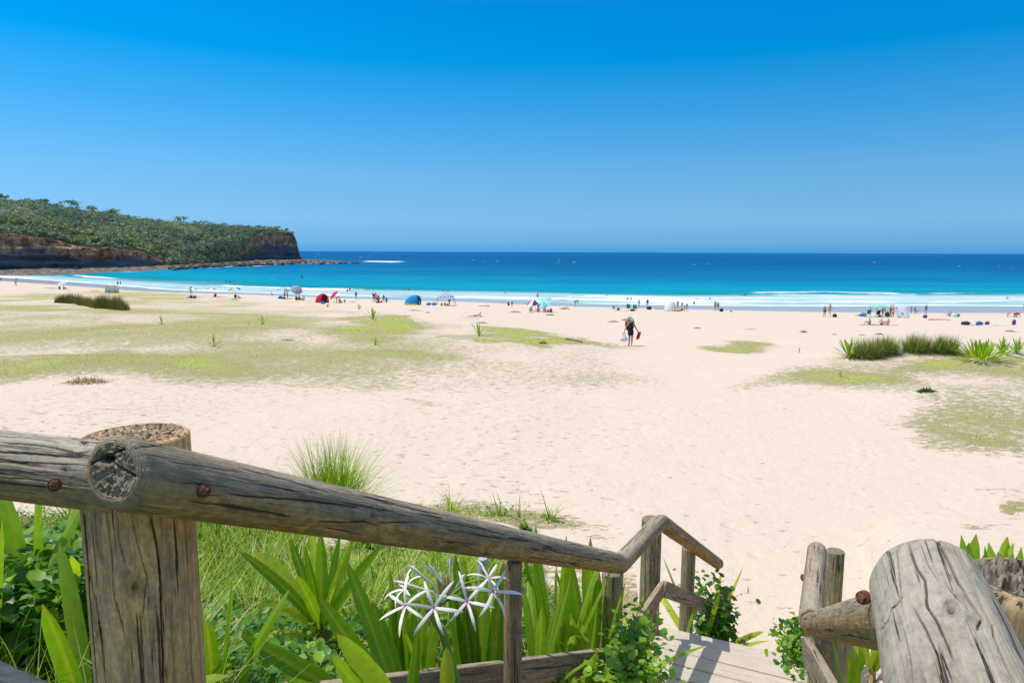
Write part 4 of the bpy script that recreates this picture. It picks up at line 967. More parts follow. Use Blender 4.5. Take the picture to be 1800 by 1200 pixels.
def crinum(loc, label, n, L, W, seed, el=(1.5, .35), arch=(.3, 1.1), group='broad strap-leaved lilies in front of and behind the log fence', tone=(.25, .75), az=None, azspread=math.pi, extra=None, name='crinum_lily', dry=3, stem=.12, nseg=12, cat='plant', lods=True, minL=.6, spread=.03):
    rr = np.random.default_rng(seed); k = np.arange(n) / max(n - 1, 1)
    a = (rr.uniform(0, 2 * math.pi, n) if az is None else az + rr.uniform(-azspread, azspread, n)); a = a if az is not None else np.arange(n) * 2.39996 + rr.normal(size=n) * .25
    e = el[0] + (el[1] - el[0]) * k + rr.normal(size=n) * .08; ar = arch[0] + (arch[1] - arch[0]) * k * rr.uniform(.6, 1.2, n)
    Ls = L * rr.uniform(minL, 1.0, n); Ws = W * rr.uniform(.8, 1.15, n); tn = rr.uniform(tone[0], tone[1], n)
    base = np.stack([np.cos(a) * spread * L * (.3 + k), np.sin(a) * spread * L * (.3 + k), stem + (1 - k) * .10 * L], -1)
    t = empty(name, loc, label, cat, group)
    wp = lambda t_: np.interp(t_, [0, .12, .45, .75, .93, 1], [.55, .7, 1.0, .86, .50, .05])
    V, F, lf = strips(base, a, e, Ls, Ws, ar, tn, nseg, .38, wp, rr.normal(size=n) * .35, rr.normal(size=n) * .3)
    if extra is not None:
        for (az_, el_, L_, W_, ar_, tn_, rl_) in extra:
            V2, F2, l2 = strips([(math.cos(az_) * .03 * L, math.sin(az_) * .03 * L, stem + .05 * L)], [az_], [el_], [L_], [W_], [ar_], [tn_], nseg + 4, .38, wp, [rl_], [0.])
            F = np.concatenate([F, F2 + len(V)]); V = np.concatenate([V, V2]); lf = np.concatenate([lf, l2])
    link('leaves', make_mesh('leaves', V, F, [CRIN], {'lf': lf}), t)
    if dry:
        a2 = rr.uniform(0, 6.28, dry * 3); V, F, lf = strips(np.stack([np.cos(a2) * .04, np.sin(a2) * .04, np.full(dry * 3, stem)], -1) * 1.0, a2, rr.uniform(-.2, .3, dry * 3), rr.uniform(.25, .6, dry * 3) * L, np.full(dry * 3, W * .4), rr.uniform(.5, 1.2, dry * 3), rr.uniform(0, 1, dry * 3), 6, .3, wp, rr.normal(size=dry * 3))
        link('dead_leaves', make_mesh('dead_leaves', V, F, [CRIN_DRY], {'lf': lf}), t)
    mb = MB(); mb.tube([(0, 0, -.15), (0, 0, stem), (0, 0, stem + .12 * L)], [.05 * L + .01, .06 * L, .03 * L], 10)
    mb.build('stem', [simple('leafy_stem', (.30, .27, .14), .8) if 'leafy_stem' not in bpy.data.materials else bpy.data.materials['leafy_stem']], t)
    return t
PETAL = simple('white_petal', (.98, .95, .88), .5, .3, .03)
BUDM = simple('cream_bud', (.80, .80, .50), .5, .2, .1); STALK = simple('green_stalk', (.22, .38, .05), .5, .3, .2); STAMEN = simple('magenta_filament', (.50, .03, .22), .5); BRACT = simple('tan_bract', (.62, .42, .16), .7)
def wpet(t_): return np.interp(t_, [0, .2, .6, .9, 1], [.5, .9, 1.0, .55, .05])
def lily_flower(center, facing, size, seed, parent):
    """six recurved narrow petals round a small throat, with filaments"""
    rr = np.random.default_rng(seed); f = np.array(facing, float); f /= np.linalg.norm(f)
    q = Vector(f).to_track_quat('Z', 'Y'); Mx = np.array(q.to_matrix())
    a = np.arange(6) * math.pi / 3 + rr.uniform(0, 1); V, F, lf = strips(np.zeros((6, 3)), a, np.full(6, .55), rr.uniform(.9, 1.15, 6) * size, np.full(6, size * .112), rr.uniform(.9, 1.7, 6), np.zeros(6), 9, .25, wpet, rr.normal(size=6) * .3)
    pl = np.array(parent.location)
    o = link('flower', make_mesh('flower', V @ Mx.T + center - pl, F, [PETAL]), parent)
    mb = MB()
    for k in range(6):
        aa = a[k] + .5; d = np.array([math.cos(aa) * .45, math.sin(aa) * .45, .55]) * size
        mb.tube([(Mx @ (d * s * np.array([1, 1, 1.3 - .3 * s]))) + center - pl for s in (0, .5, 1)], [.0010, .0009, .0007], 4, 0, False)
    mb.build('stamens', [STAMEN], o)
def ribbon(mbl, base, tip, W, bend=.12, sag=0.0, tone=.5, roll=0.0, n=14):
    base, tip = np.array(base, float), np.array(tip, float); L = np.linalg.norm(tip - base); t = np.linspace(0, 1, n)[:, None]
    c = (base + tip) / 2 + np.array([0, 0, bend * L]); Pt = base * (1 - t) ** 2 + 2 * c * t * (1 - t) + tip * t ** 2
    Pt[:, 2] -= (sag * L * t[:, 0] ** 3)
    T = np.gradient(Pt, axis=0); T /= np.linalg.norm(T, axis=1)[:, None]; Vw = CT - Pt; Vw /= np.linalg.norm(Vw, axis=1)[:, None]
    Nn = Vw + np.array([0, 0, .5]); S = np.cross(T, Nn); S /= np.linalg.norm(S, axis=1)[:, None]; U = np.cross(S, T)
    r = roll * (.3 + t); S, U = S * np.cos(r) + U * np.sin(r), U * np.cos(r) - S * np.sin(r)
    w = np.interp(t[:, 0], [0, .15, .45, .75, .93, 1], [.6, .8, 1.0, .8, .42, .04])[:, None] * W / 2 * .76
    V = np.stack([Pt - S * w + U * w * .4, Pt, Pt + S * w + U * w * .4], 1); idx = np.arange(n * 3).reshape(n, 3)
    F = np.concatenate([np.stack([idx[:-1, k], idx[:-1, k + 1], idx[1:, k + 1], idx[1:, k]], -1) for k in (0, 1)])
    lf = np.stack([np.repeat(t, 3, 1), np.tile([1., 0, 1.], (n, 1)), np.full((n, 3), tone)], -1).reshape(-1, 3)
    k0 = sum(len(v) for v in mbl[0]); mbl[0].append(V.reshape(-1, 3)); mbl[1].append(F + k0); mbl[2].append(lf)
def traced_plant(label, base, leaves, name='crinum_lily', stem=None):
    wk = 1.0 if stem else 1.28
    t = empty(name, base, label, 'plant', 'broad strap-leaved lilies in front of and behind the log fence'); B_ = ([], [], [])
    rr = np.random.default_rng(len(leaves))
    for k, (b, tp, w, bend, sag, tone, roll) in enumerate(leaves): ribbon(B_, b, tp, w * wk, bend, sag, tone, roll)
    V = np.concatenate(B_[0]) - np.array(base); link('leaves', make_mesh('leaves', V, np.concatenate(B_[1]), [CRIN], {'lf': np.concatenate(B_[2])}), t)
    if stem:
        mb = MB(); mb.tube([(0, 0, -.1), (0, 0, .05), (0, 0, .16)], [.05, .07, .035], 12); mb.build('stem', [simple('leafy_base', (.34, .25, .15), .8)], t)
        a2 = rr.uniform(0, 6.28, 16); wp = lambda t_: np.interp(t_, [0, .3, 1], [.5, 1, .1]); V, F, lf = strips(np.stack([np.cos(a2) * .05, np.sin(a2) * .05, np.full(16, .08)], -1), a2, rr.uniform(-.5, .4, 16), rr.uniform(.12, .32, 16), np.full(16, .04), rr.uniform(.5, 1.4, 16), rr.uniform(0, 1, 16), 6, .3, wp, rr.normal(size=16))
        link('dead_leaves', make_mesh('dead_leaves', V, F, [CRIN_DRY], {'lf': lf}), t)
    return t
def build_plants():
    g = lambda px, py, Y: P(px, py, Y)
    def base_at(px, Y, dz=0):
        p = P(px, 900, Y); return np.array([p[0], p[1], ground_z(p[0], p[1]) - .02 + dz])
    GR = None
    # the large broad-leaved plant in the middle
    b = G(568, 1140); b[2] -= .02
    bz = b + np.array([0, 0, .14]); Yb = b[1]; q = lambda px, py, dy=0.0: P(px, py, Yb + dy)
    traced_plant('largest broad-leaved lily with yellow-edged leaves, growing between the thick post and the white flowers', b, [
        (bz, q(420, 968, -.15), .085, .10, 0, .30, .2), (bz, q(446, 967, .0), .105, .10, 0, .95, -.1), (bz, q(474, 976, .15), .085, .08, 0, .70, .2), (bz, q(509, 946, .1), .085, .03, 0, .25, .3), (bz, q(546, 930, .3), .080, .02, 0, .85, 0), (bz, q(563, 934, .05), .105, .0, 0, .55, -.1),
        (bz, q(536, 960, -.1), .07, .03, 0, .3, .5), (bz, q(597, 940, .2), .07, .02, 0, .35, -.3), (bz, q(620, 946, .1), .08, .05, 0, .8, -.3), (bz, q(674, 955, .0), .085, .10, 0, .45, -.2), (bz, q(640, 1010, .3), .07, .1, 0, .8, -.4),
        (bz - (0, 0, .04), q(470, 1062, -.1), .075, .18, 0, .92, .3), (bz - (0, 0, .06), q(455, 1128, -.15), .07, .12, 0, .96, .3), (bz - (0, 0, .07), q(432, 1168, -.2), .06, .10, 0, 1.0, .2), (bz - (0, 0, .05), q(650, 1130, -.1), .06, .10, 0, .9, -.2), (bz, q(590, 1030, -.35), .09, .06, .0, .7, .2),
        (bz, q(520, 1010, -.3), .09, .05, .0, .45, .1)], stem=True)
    o1 = base_at(690, 2.6); c1 = lambda px, py, Y=2.0: P(px, py, Y * 1.3)
    r1 = c1(700, 1270, 2.0)
    traced_plant('dark-leaved lily at the bottom edge, one long leaf pointing far left', o1, [
        (c1(640, 1250), c1(424, 1122, 1.85), .085, .05, -.02, .25, .3), (r1, c1(560, 1048, 1.95), .088, .05, 0, .35, .2), (r1 + (.02, 0, 0), c1(592, 1114, 1.85), .095, .06, 0, .8, .3), (c1(665, 1270), c1(585, 1152, 1.8), .07, .05, 0, .55, .4), (c1(700, 1240, 2.1), c1(610, 988, 2.15), .075, .06, 0, .35, .2),
        (c1(710, 1230, 2.2), c1(653, 1055, 2.25), .075, .02, 0, .3, 0), (c1(660, 1300, 1.9), c1(500, 1190, 1.75), .07, .08, 0, .6, .3), (c1(720, 1260, 2.0), c1(735, 1110, 2.0), .05, .0, 0, .4, 0)])
    o2 = base_at(730, 3.1); c2 = lambda px, py, Y=2.4: P(px, py, Y * 1.3)
    traced_plant('upright lily leaves directly below and left of the white flowers', o2, [
        (c2(704, 1240), c2(690, 1050), .075, .02, 0, .3, .2), (c2(716, 1240), c2(706, 1030), .07, .0, 0, .55, 0), (c2(730, 1240), c2(728, 1060), .06, .0, 0, .4, .4), (c2(738, 1230), c2(770, 1075), .07, .02, 0, .85, -.2), (c2(735, 1240), c2(748, 1040), .05, 0, 0, .75, 0), (c2(760, 1240), c2(712, 1110, 2.2), .035, .02, 0, .3, .2),
        (c2(788, 1240, 2.1), c2(785, 1136, 2.1), .07, .0, 0, .95, 0), (c2(690, 1250), c2(655, 1130), .06, .04, 0, .5, .2), (c2(716, 1250), c2(685, 1000), .05, .0, 0, .6, .2)])
    o3 = base_at(850, 3.4); c3 = lambda px, py, Y=2.75: P(px, py, Y * 1.24)
    traced_plant('tall upright lily right of the white flowers, touching the slim post', o3, [
        (c3(834, 1250), c3(822, 1010), .10, .0, 0, .3, .1), (c3(846, 1250), c3(850, 1000), .095, .0, 0, .55, 0), (c3(860, 1250), c3(886, 985), .095, .0, 0, .25, -.1), (c3(868, 1240), c3(880, 1020), .05, .0, 0, .95, -.3), (c3(830, 1240), c3(800, 975), .08, .04, 0, .3, .2), (c3(842, 1230), c3(815, 980), .075, .03, 0, .8, .2),
        (c3(820, 1240), c3(790, 1010), .07, .03, 0, .25, .2), (c3(880, 1240), c3(896, 1115), .06, .02, 0, .6, -.3), (c3(826, 1240), c3(845, 1130), .07, 0, 0, .8, .2), (c3(875, 1240), c3(905, 1040), .05, .02, 0, .4, -.2)])
    # the flowering plant itself
    fb = base_at(806, 3.0); ft = empty('spider_lily', fb, 'white spider lily in bloom in front of the handrail, with long narrow petals', 'flower')
    u = P(752, 1068, 3.0); pl = np.array(ft.location)
    mb = MB(); mb.tube([fb - pl, P(800, 1190, 3.0) - pl, P(778, 1110, 3.0) - pl, u + (.012, 0, -.03) - pl, u - pl], [.023, .021, .019, .016, .013], 10)
    hub = P(775, 1062, 3.0)
    fl0 = [((713, 1064, 2.12), (-.35, -.85, .25), .088), ((763, 1068, 2.08), (-.05, -1, .15), .098), ((821, 1057, 2.10), (.15, -1, .2), .090), ((866, 1040, 2.14), (.55, -.75, .3), .098), ((712, 1034, 2.22), (-.8, -.3, .5), .085), ((858, 1016, 2.25), (.35, -.5, .75), .075)]
    fl = [(c, (f[0], f[1], f[2] + .45), s * 1.06) for c, f, s in fl0]
    for i, (c, f, s) in enumerate(fl):
        c = P(c[0], c[1], c[2] * 1.36); lily_flower(c, f, s * 1.36, 40 + i, ft)
        mid = (hub + c) / 2 + np.array([0, .01, .035]); mb.tube([hub - pl, mid - pl, c - pl], [.005, .0042, .004], 6, 0, False)
    mb.build('flower_stalk', [STALK], ft)
    bud = MB()
    for (x0, y0, x1, y1) in [(765, 1030, 718, 992), (762, 1040, 692, 1020), (792, 1030, 793, 975), (785, 1035, 752, 990), (800, 1035, 818, 1008), (780, 1035, 777, 1005)]:
        a, b_ = P(x0, y0, 3.0), P(x1, y1, 2.97); ctr = a + (b_ - a) * .55
        bud.tube([hub - pl, a - pl, ctr - pl, a + (b_ - a) * .8 - pl, b_ - pl], [.003, .004, .006, .010, .001], 8, 0, False)
    bud.build('flower_bud', [PETAL], ft)
    br = MB()
    for k in range(9):
        a, b_ = P(772 + k * 2.2, 1048, 2.99), P(768 + k * 3.2, 1002 + (k % 3) * 8, 3.0); br.tube([a - pl, (a + b_) / 2 - pl, b_ - pl], [.003, .008, .001], 6, 0, False)
    br.build('bract', [BRACT], ft)
    # plants beyond the fence and at the sides
    side = [(985, 4.6, 9, 1.12, .10, 'tall crinum lily behind the slim post, its two highest leaves rising over the handrail', (1.54, 1.2), (.02, .3), (.3, .7)),
            (1048, 4.9, 8, 1.25, .10, 'tall crinum lily rising over the handrail just left of its lowest corner', (1.55, 1.25), (.02, .25), (.3, .7)),
            (1085, 5.2, 7, .95, .08, 'crinum lily leaning right between the two posts at the fence corner', (1.35, .8), (.1, .5), (.3, .7)),
            (1030, 4.3, 8, .8, .07, 'light green lily low behind the fence between the slim post and the corner post', (1.4, .9), (.1, .5), (.5, .95)),
            (950, 4.0, 7, .85, .07, 'lily with twisted leaves right of the slim post, behind the handrail', (1.45, 1.0), (.1, .5), (.3, .8)),
            (1188, 6.6, 8, 1.0, .07, 'lily growing between the last two posts of the left handrail', (1.4, .9), (.1, .5), (.4, .9)),
            (1243, 7.3, 9, 1.2, .08, 'yellowing lily with brown tips at the very end of the left handrail', (1.3, .5), (.2, .8), (.7, 1.0)),
            (362, 2.3, 5, .55, .075, 'small upright lily at the right foot of the thick post', (1.5, 1.1), (.05, .3), (.3, .7)),
            (40, 2.5, 9, .85, .085, 'lily with pale upright leaves at the left edge under the handrail', (1.5, .8), (.1, .6), (.5, .9)),
            (128, 2.1, 8, .75, .07, 'lily with crossing dark leaves directly left of the thick post', (1.35, .6), (.1, .6), (.3, .8)),
            (-60, 2.2, 8, .8, .08, 'lily cut by the left edge of the picture', (1.35, .6), (.1, .6), (.3, .8)),
            (1405, 3.9, 5, .55, .05, 'thin lily leaning left beside the right-hand landing rail', (1.0, .2), (.3, .9), (.4, .9)),
            (1500, 5.2, 6, .45, .07, 'lily with brown-spiked tips behind the greenish post on the right', (1.4, .8), (.2, .7), (.5, 1.0)),
            (1555, 4.6, 6, .42, .08, 'lily leaves poking up behind the top of the near right rail', (1.5, 1.1), (.05, .3), (.5, .9)),
            (1440, 3.0, 4, .45, .07, 'single broad green leaf clump in front of the lower right post', (1.45, 1.2), (.05, .25), (.3, .6)),
            (1530, 2.8, 4, .45, .07, 'leaves between the lower right post and the near rail', (1.45, 1.2), (.05, .25), (.3, .7))]
    for i, (px, Y, n, L, W, lab, e, a, tn) in enumerate(side):
        crinum(base_at(px, Y), lab, n, L, W, 60 + i, e, a, tone=tn, nseg=9, dry=2, minL=.72)
    for i, (px, Y, topy) in enumerate([(1705, 4.4, 940), (1745, 4.2, 936), (1790, 4.0, 955), (1668, 4.7, 945), (1772, 4.9, 948)]):
        b = base_at(px, Y); L = P(px, topy, Y)[2] - b[2]
        crinum(b, ['broad brown-tipped lily in the row behind the near right rail, second from the left', 'third from the left of the brown-tipped lilies behind the near right rail', 'nearest brown-tipped lily at the right edge, over the rough-topped post',
                   'leftmost of the brown-tipped lilies behind the near right rail', 'farthest of the brown-tipped lilies at the right edge'][i], 13, L * .80, .095, 90 + i, (1.54, 1.1), (.02, .35), group='brown-tipped lilies behind the near right rail', tone=(.45, .98), nseg=8, dry=1)
    # grass tussock behind the rail
    def tussock(b, n, L, W, seed, label, mat=GRASS, spread=(1.5, .6), arch=(.2, 1.5), tone=(.1, .75), name='grass_tussock', cat='grass tussock', rad=.12, group=None, nseg=6, part='blades', zs=1.0):
        rr = np.random.default_rng(seed); az = rr.uniform(0, 6.283, n); k = rr.random(n)
        r_ = np.sqrt(rr.random(n)) * rad; a2 = rr.uniform(0, 6.283, n)
        base = np.stack([np.cos(a2) * r_, np.sin(a2) * r_ * .8, np.zeros(n)], -1)
        el = spread[0] + (spread[1] - spread[0]) * k; ar = arch[0] + (arch[1] - arch[0]) * k * rr.uniform(.5, 1.1, n)
        t = empty(name, b, label, cat, group)
        V, F, lf = blades(base, az, el, L * rr.uniform(.5, 1.0, n), W * rr.uniform(.7, 1.3, n), ar, rr.uniform(tone[0], tone[1], n), nseg)
        link(part, make_mesh(part, V, F, [mat], {'lf': lf}, smooth=False), t); return t
    b = G(585, 915); tussock(b, 1000, 1.65, .014, 5, 'big arching grass tussock rising behind the middle of the long handrail', rad=.30, tone=(.05, .8), spread=(1.5, .55), arch=(.1, 1.1))
    b = G(640, 960); tussock(b, 420, .80, .011, 6, 'arching grass tussock right below the handrail, beyond the largest lily', rad=.16, tone=(.3, 1.0))
    # ground cover on the bank: grass, creeper, straw
    rr = np.random.default_rng(17)
    def scatter(n, y0=1.5, y1=13.0, xr=(-1.35, 1.6), seed=0):
        r2 = np.random.default_rng(seed); Y = np.exp(r2.uniform(math.log(y0), math.log(y1), n)); X = Y * r2.uniform(xr[0], xr[1], n)
        keep = grass_at(X, Y, ground_z(X, Y)) > r2.uniform(.3, .9, n)
        deck = np.abs((X - 1.9) * math.cos(R(25)) - (Y - 5.3) * math.sin(R(25))) < .95
        keep &= ~(deck & (Y < 8.2)) & ~((Y > 6.5) & (X > .10 * Y))
        right = (X > .62 * Y) & (X > 1.2); keep &= ~(right & (Y > 5.5))
        X, Y = X[keep], Y[keep]; return np.stack([X, Y, ground_z(X, Y)], -1)
    B = scatter(120000, seed=1); n = len(B)
    cl = vnoise(B[:, 0] * 1.1, B[:, 1] * 1.1, 0, 77); cl2 = vnoise(B[:, 0] * .5 + 9, B[:, 1] * .5, 0, 78)
    tall = np.clip(.5 + cl2 * 1.4, 0, 1) * (1 - sst(np.where(B[:, 0] < -.3 * B[:, 1], 10, 6.), np.where(B[:, 0] < -.3 * B[:, 1], 12, 8.), B[:, 1]))
    tall = tall * np.where((B[:, 0] > -.42 * B[:, 1]) & (B[:, 1] < 3.6), .12, 1.0)
    L = (.07 + .40 * tall) * rr.uniform(.6, 1.2, n); az = (vnoise(B[:, 0] * 2, B[:, 1] * 2, 0, 79) * 3.5) + rr.normal(size=n) * .9
    tone = np.clip(.40 + .38 * cl + rr.normal(size=n) * .2, 0, .86); tone[rr.random(n) < .10] = 1.0
    # gather the blades into arching clumps
    nc = 1500; cc = B[rr.integers(n, size=nc)]; own = rr.integers(nc, size=n); far = np.linalg.norm(B[:, :2] - cc[own][:, :2], axis=1)
    pick_ = (rr.random(n) < .62); off = rr.normal(size=(n, 2)) * .055
    B2 = B.copy(); B2[pick_, :2] = cc[own][pick_, :2] + off[pick_]; B2[:, 2] = ground_z(B2[:, 0], B2[:, 1])
    B = B2; az = np.where(pick_, np.arctan2(off[:, 1], off[:, 0]) + rr.normal(size=n) * .5, az); tn_c = rr.normal(size=nc) * .2; tone = np.clip(tone + np.where(pick_, tn_c[own], 0), 0, 1)
    L = np.where(pick_, L * 1.25, L * .8)
    L = np.where((B[:, 0] > -.50 * B[:, 1]) & (B[:, 1] < 4.2), np.minimum(L, .11), L)
    tone = np.clip((tone - .45) * 1.25 + .42, 0, 1)
    V, F, lf = blades(B, az, rr.uniform(.5, 1.5, n), L, np.full(n, .0065) * (.7 + B[:, 1] / 5), rr.uniform(.3, 1.7, n), tone, 4)
    tag(link('bank_grass', make_mesh('bank_grass', V, F, [GRASS], {'lf': lf}, smooth=False)), 'long tangled green grass covering the bank behind the fence', 'grass', kind='stuff')
    B = scatter(80000, seed=2); cz = vnoise(B[:, 0] * .9 + 5, B[:, 1] * .9, 0, 81); B = B[(cz > -.05) | (rr.random(len(B)) < .22)]; n = len(B)
    B[:, 2] += rr.random(n) ** 1.5 * .2
    V, F, lf = round_leaves(B, rr.uniform(.012, .032, n) * (.8 + np.minimum(B[:, 1], 5) / 14), rr, np.clip(.45 + .3 * rr.normal(size=n), 0, 1))
    tag(link('creeper', make_mesh('creeper', V, F, [CREEP], {'lf': lf}, smooth=False)), 'low glossy creeper leaves carpeting the bank among the grass', 'ground cover', kind='stuff')
    # heart-leaved climber heap at the left edge
    c0 = P(40, 1060, 2.5); q = 1500; C = c0 + np.clip(rr.normal(size=(q, 3)), -1.3, 1.3) * np.array([.22, .22, .15]); C[:, 2] = np.maximum(C[:, 2], ground_z(C[:, 0], C[:, 1]) + .02)
    t = empty('leafy_climber', (c0[0], c0[1], ground_z(c0[0], c0[1])), 'heap of dark heart-shaped leaves at the left edge beside the thick post', 'climber'); V, F, lf = round_leaves(C - np.array(t.location), rr.uniform(.016, .038, q), rr, np.clip(.4 + .3 * rr.normal(size=q), 0, 1), .5)
    link('leaves', make_mesh('leaves', V, F, [CREEP], {'lf': lf}, smooth=False), t)
    def vine(pts, r, q, lab, sz=(.018, .035), tone=.6, seed=0):
        r2 = np.random.default_rng(seed); pts = [np.array(p) for p in pts]; t = empty('leafy_climber', pts[-1], lab, 'climber', 'climbers growing over the railings'); o = np.array(t.location); CC = []
        for i in range(q):
            k = r2.random() * (len(pts) - 1); j = int(k); CC.append(pts[j] + (pts[j + 1] - pts[j]) * (k - j) + r2.normal(size=3) * r * np.array([1, 1, .9]))
        V, F, lf = round_leaves(np.array(CC) - o, r2.uniform(sz[0], sz[1], q), r2, np.clip(tone + .3 * r2.normal(size=q), 0, 1), .7)
        link('leaves', make_mesh('leaves', V, F, [CREEP], {'lf': lf}, smooth=False), t)
        mb = MB()
        for k in range(7): mb.tube([p - o + r2.normal(size=3) * r * .6 for p in pts], .004, 5, 0, False)
        mb.build('stems', [STALK], t)
    vine([P(1118, 1108, 4.6), P(1122, 1140, 4.4), P(1110, 1175, 4.1), P(1120, 1230, 3.9)], .10, 620, 'bright green creeper climbing over the fence corner beside the plank landing', seed=1)
    vine([P(1238, 1040, 7.2), P(1258, 1070, 7.4), P(1262, 1105, 7.3), P(1255, 1125, 7.2)], .13, 700, 'dark creeper smothering the far end of the left handrail', (.02, .045), .35, 2)
    vine([P(1402, 1100, 5.0), P(1396, 1135, 4.8), P(1400, 1165, 4.6)], .07, 420, 'small creeper at the right edge of the plank landing', (.014, .03), .6, 3)
    vine([P(1080, 1185, 4.3), P(1130, 1195, 4.0), P(1060, 1215, 3.9)], .09, 420, 'yellow-green creeper under the lower rail at the bottom edge', (.02, .04), .85, 4)
    # ---- beach plants
    small = [(842, 590, 21, 'crinum lily alone on the dune, right of the green mound, with a few spread leaves', 9), (655, 561, 19, 'crinum lily on top of the green dune mound', 11), (660, 606, 14, 'small light green lily below the green dune mound', 9),
             (377, 609, 17, 'small lily in the grass at the left, with thin leaves', 7), (462, 570, 14, 'small lily standing on bare sand left of the green mound', 8), (284, 570, 15, 'small lily near the right end of the dark reeds', 9), (631, 544, 9, 'tiny tuft just beyond the mound lily', 7),
             (437, 571, 5, 'tiny sprout left of the lily on bare sand', 5), (1477, 662, 10, 'sprout in the yellow grass below the left-hand bush', 5), (1405, 620, 8, 'small sprout left of the right-hand bushes on the sand edge', 6)]
    for i, (px, py, h, lab, n) in enumerate(small):
        b = G(px, py); d = b[1]; L = h / 1200 * d * 1.25
        crinum(b, lab, n, L, L * .10, 130 + i, (1.5, .55), (.05, .4), group='small lilies scattered over the dunes', tone=(.1, .6), nseg=6, dry=0, stem=.01, minL=.7)
    bush = [(1492, 629, 44, 'c', 30, 'spiky dark green crinum at the left end of the left-hand bush', .9), (1530, 630, 36, 'g', 900, 'grey-green rounded tussock in the middle of the left-hand bush', .62), (1562, 624, 34, 'g', 650, 'grey-green tussock at the right end of the left-hand bush', .5), (1578, 612, 24, 'c', 8, 'thin crinum poking out of the right end of the left-hand bush', .6),
            (1618, 620, 34, 'g', 800, 'rounded tussock at the left end of the right-hand bushes', .6), (1652, 620, 36, 'c', 24, 'bluish crinum in the middle of the right-hand bushes', .9), (1668, 622, 34, 'g', 700, 'tussock between the bluish crinum and the big bright crinum', .55), (1724, 632, 44, 'c', 110, 'biggest bright yellow-green crinum clump on the dune', 1.2),
            (1762, 622, 36, 'c', 26, 'crinum right behind the biggest bright clump', .9), (1788, 622, 36, 'c', 26, 'dark crinum at the right edge of the dune bushes', .9)]
    for i, (px, py, h, kd, n, lab, wd) in enumerate(bush):
        b = G(px, py); L = h / 1200 * b[1] * (.86 if kd == 'c' else 1.05)
        if kd == 'c': crinum(b, lab, n, L, L * .085, 160 + i, (1.5, .35), (.05, .55), group='crinums and tussocks in the dune bushes on the right', tone=(.15, .6) if px < 1700 or px > 1740 else (.45, .95), nseg=7, dry=1, stem=.02, minL=.62, spread=.5 if n > 60 else .06)
        else: tussock(b + np.array([0, .3, 0]), n * 2, L * 1.15, .022, 180 + i, lab, TUSS, (1.5, .1), (.3, 1.5), (.05, 1.0), rad=wd * .95, group='crinums and tussocks in the dune bushes on the right', cat='grass tussock')
    # white flower heads above the bushes
    # reeds on the left
    rd = empty('reed_patch', G(150, 545), 'long patch of dark brownish reeds on the far left dune', 'reeds'); o = np.array(rd.location); r3 = np.random.default_rng(3); n = 5200
    px = r3.uniform(92, 216, n); lo = pw(px, [(92, 531), (130, 534), (160, 541), (190, 546), (216, 546)]); up_ = pw(px, [(92, 529), (130, 530), (160, 533), (190, 538), (216, 544)])
    g0 = G(95, 532); g1 = G(130, 534); g2 = G(165, 542); g3 = G(216, 546)
    k = np.interp(px, [92, 130, 165, 216], [0, 1, 2, 3]); AA = np.array([g0, g1, g2, g3]); ki = np.clip(k.astype(int), 0, 2); B = AA[ki] + (AA[ki + 1] - AA[ki]) * (k - ki)[:, None]
    B[:, 1] += r3.uniform(-.1, 1.5, n); B[:, 2] = ground_z(B[:, 0], B[:, 1])
    hp = (19 + 6 * vnoise(px / 9., 0, 0, 5)) * sst(88, 100, px) * (1 - .35 * sst(205, 217, px))
    V, F, lf = blades(B - o, r3.uniform(0, 6.28, n), r3.uniform(1.2, 1.57, n), hp / 1200 * B[:, 1] * r3.uniform(.45, 1.25, n), np.full(n, .035), r3.uniform(0, .4, n), np.clip(.35 + .25 * vnoise(px / 14., 0, 0, 8) + r3.normal(size=n) * .2 + .002 * (px - 150), 0, 1), 3)
    link('blades', make_mesh('blades', V, F, [REED], {'lf': lf}, smooth=False), rd)
    # low green cushion and dry tufts on the beach
    def tuft(px, py, w, h, lab, tone, i, cat='dry plant', name='dry_tuft', mat=DRYM, grp='dry brown tufts scattered over the upper beach'):
        b = G(px, py); s = b[1] / 1200; n = 460; r4 = np.random.default_rng(300 + i); t = empty(name, b, lab, cat, grp)
        X = np.clip(r4.normal(size=n), -1.4, 1.4) * w * s * .32; Yy = np.clip(r4.normal(size=n), -1.7, 1.7) * w * s * .2; base = np.stack([X, Yy, ground_z(X + b[0], Yy + b[1]) - b[2]], -1)
        V, F, lf = blades(base, r4.uniform(0, 6.28, n), r4.uniform(.3, 1.5, n), h * s * r4.uniform(.4, 1.1, n) * 1.05 * np.clip(1.05 - .85 * ((X / (1.4 * w * s * .32 + 1e-6)) ** 2 + (Yy / (1.4 * w * s * .16 + 1e-6)) ** 2), .12, 1), np.full(n, .06), r4.uniform(0, 1.2, n), r4.uniform(tone[0], tone[1], n), 3)
        # matted litter the stalks grow out of
        na, nr_ = 18, 5; aa = np.tile(np.linspace(0, 2 * math.pi, na, endpoint=False), nr_); rr_ = np.repeat(np.linspace(.02, 1, nr_), na) * (1 + .18 * np.sin(aa * 3 + i))
        mx, my = 1.42 * w * s * .32 * rr_ * np.cos(aa), 1.42 * w * s * .16 * rr_ * np.sin(aa); mz = ground_z(mx + b[0], my + b[1]) - b[2] + .05 * (1 - rr_) - .004
        F = np.concatenate([F, grid_faces(nr_, na, True) + len(V)]); V = np.concatenate([V, np.stack([mx, my, mz], -1)]); lf = np.concatenate([lf, np.tile([[.3, .5, tone[1] * .9]], (na * nr_, 1))])
        link('blades', make_mesh('blades', V, F, [mat], {'lf': lf}, smooth=False), t)
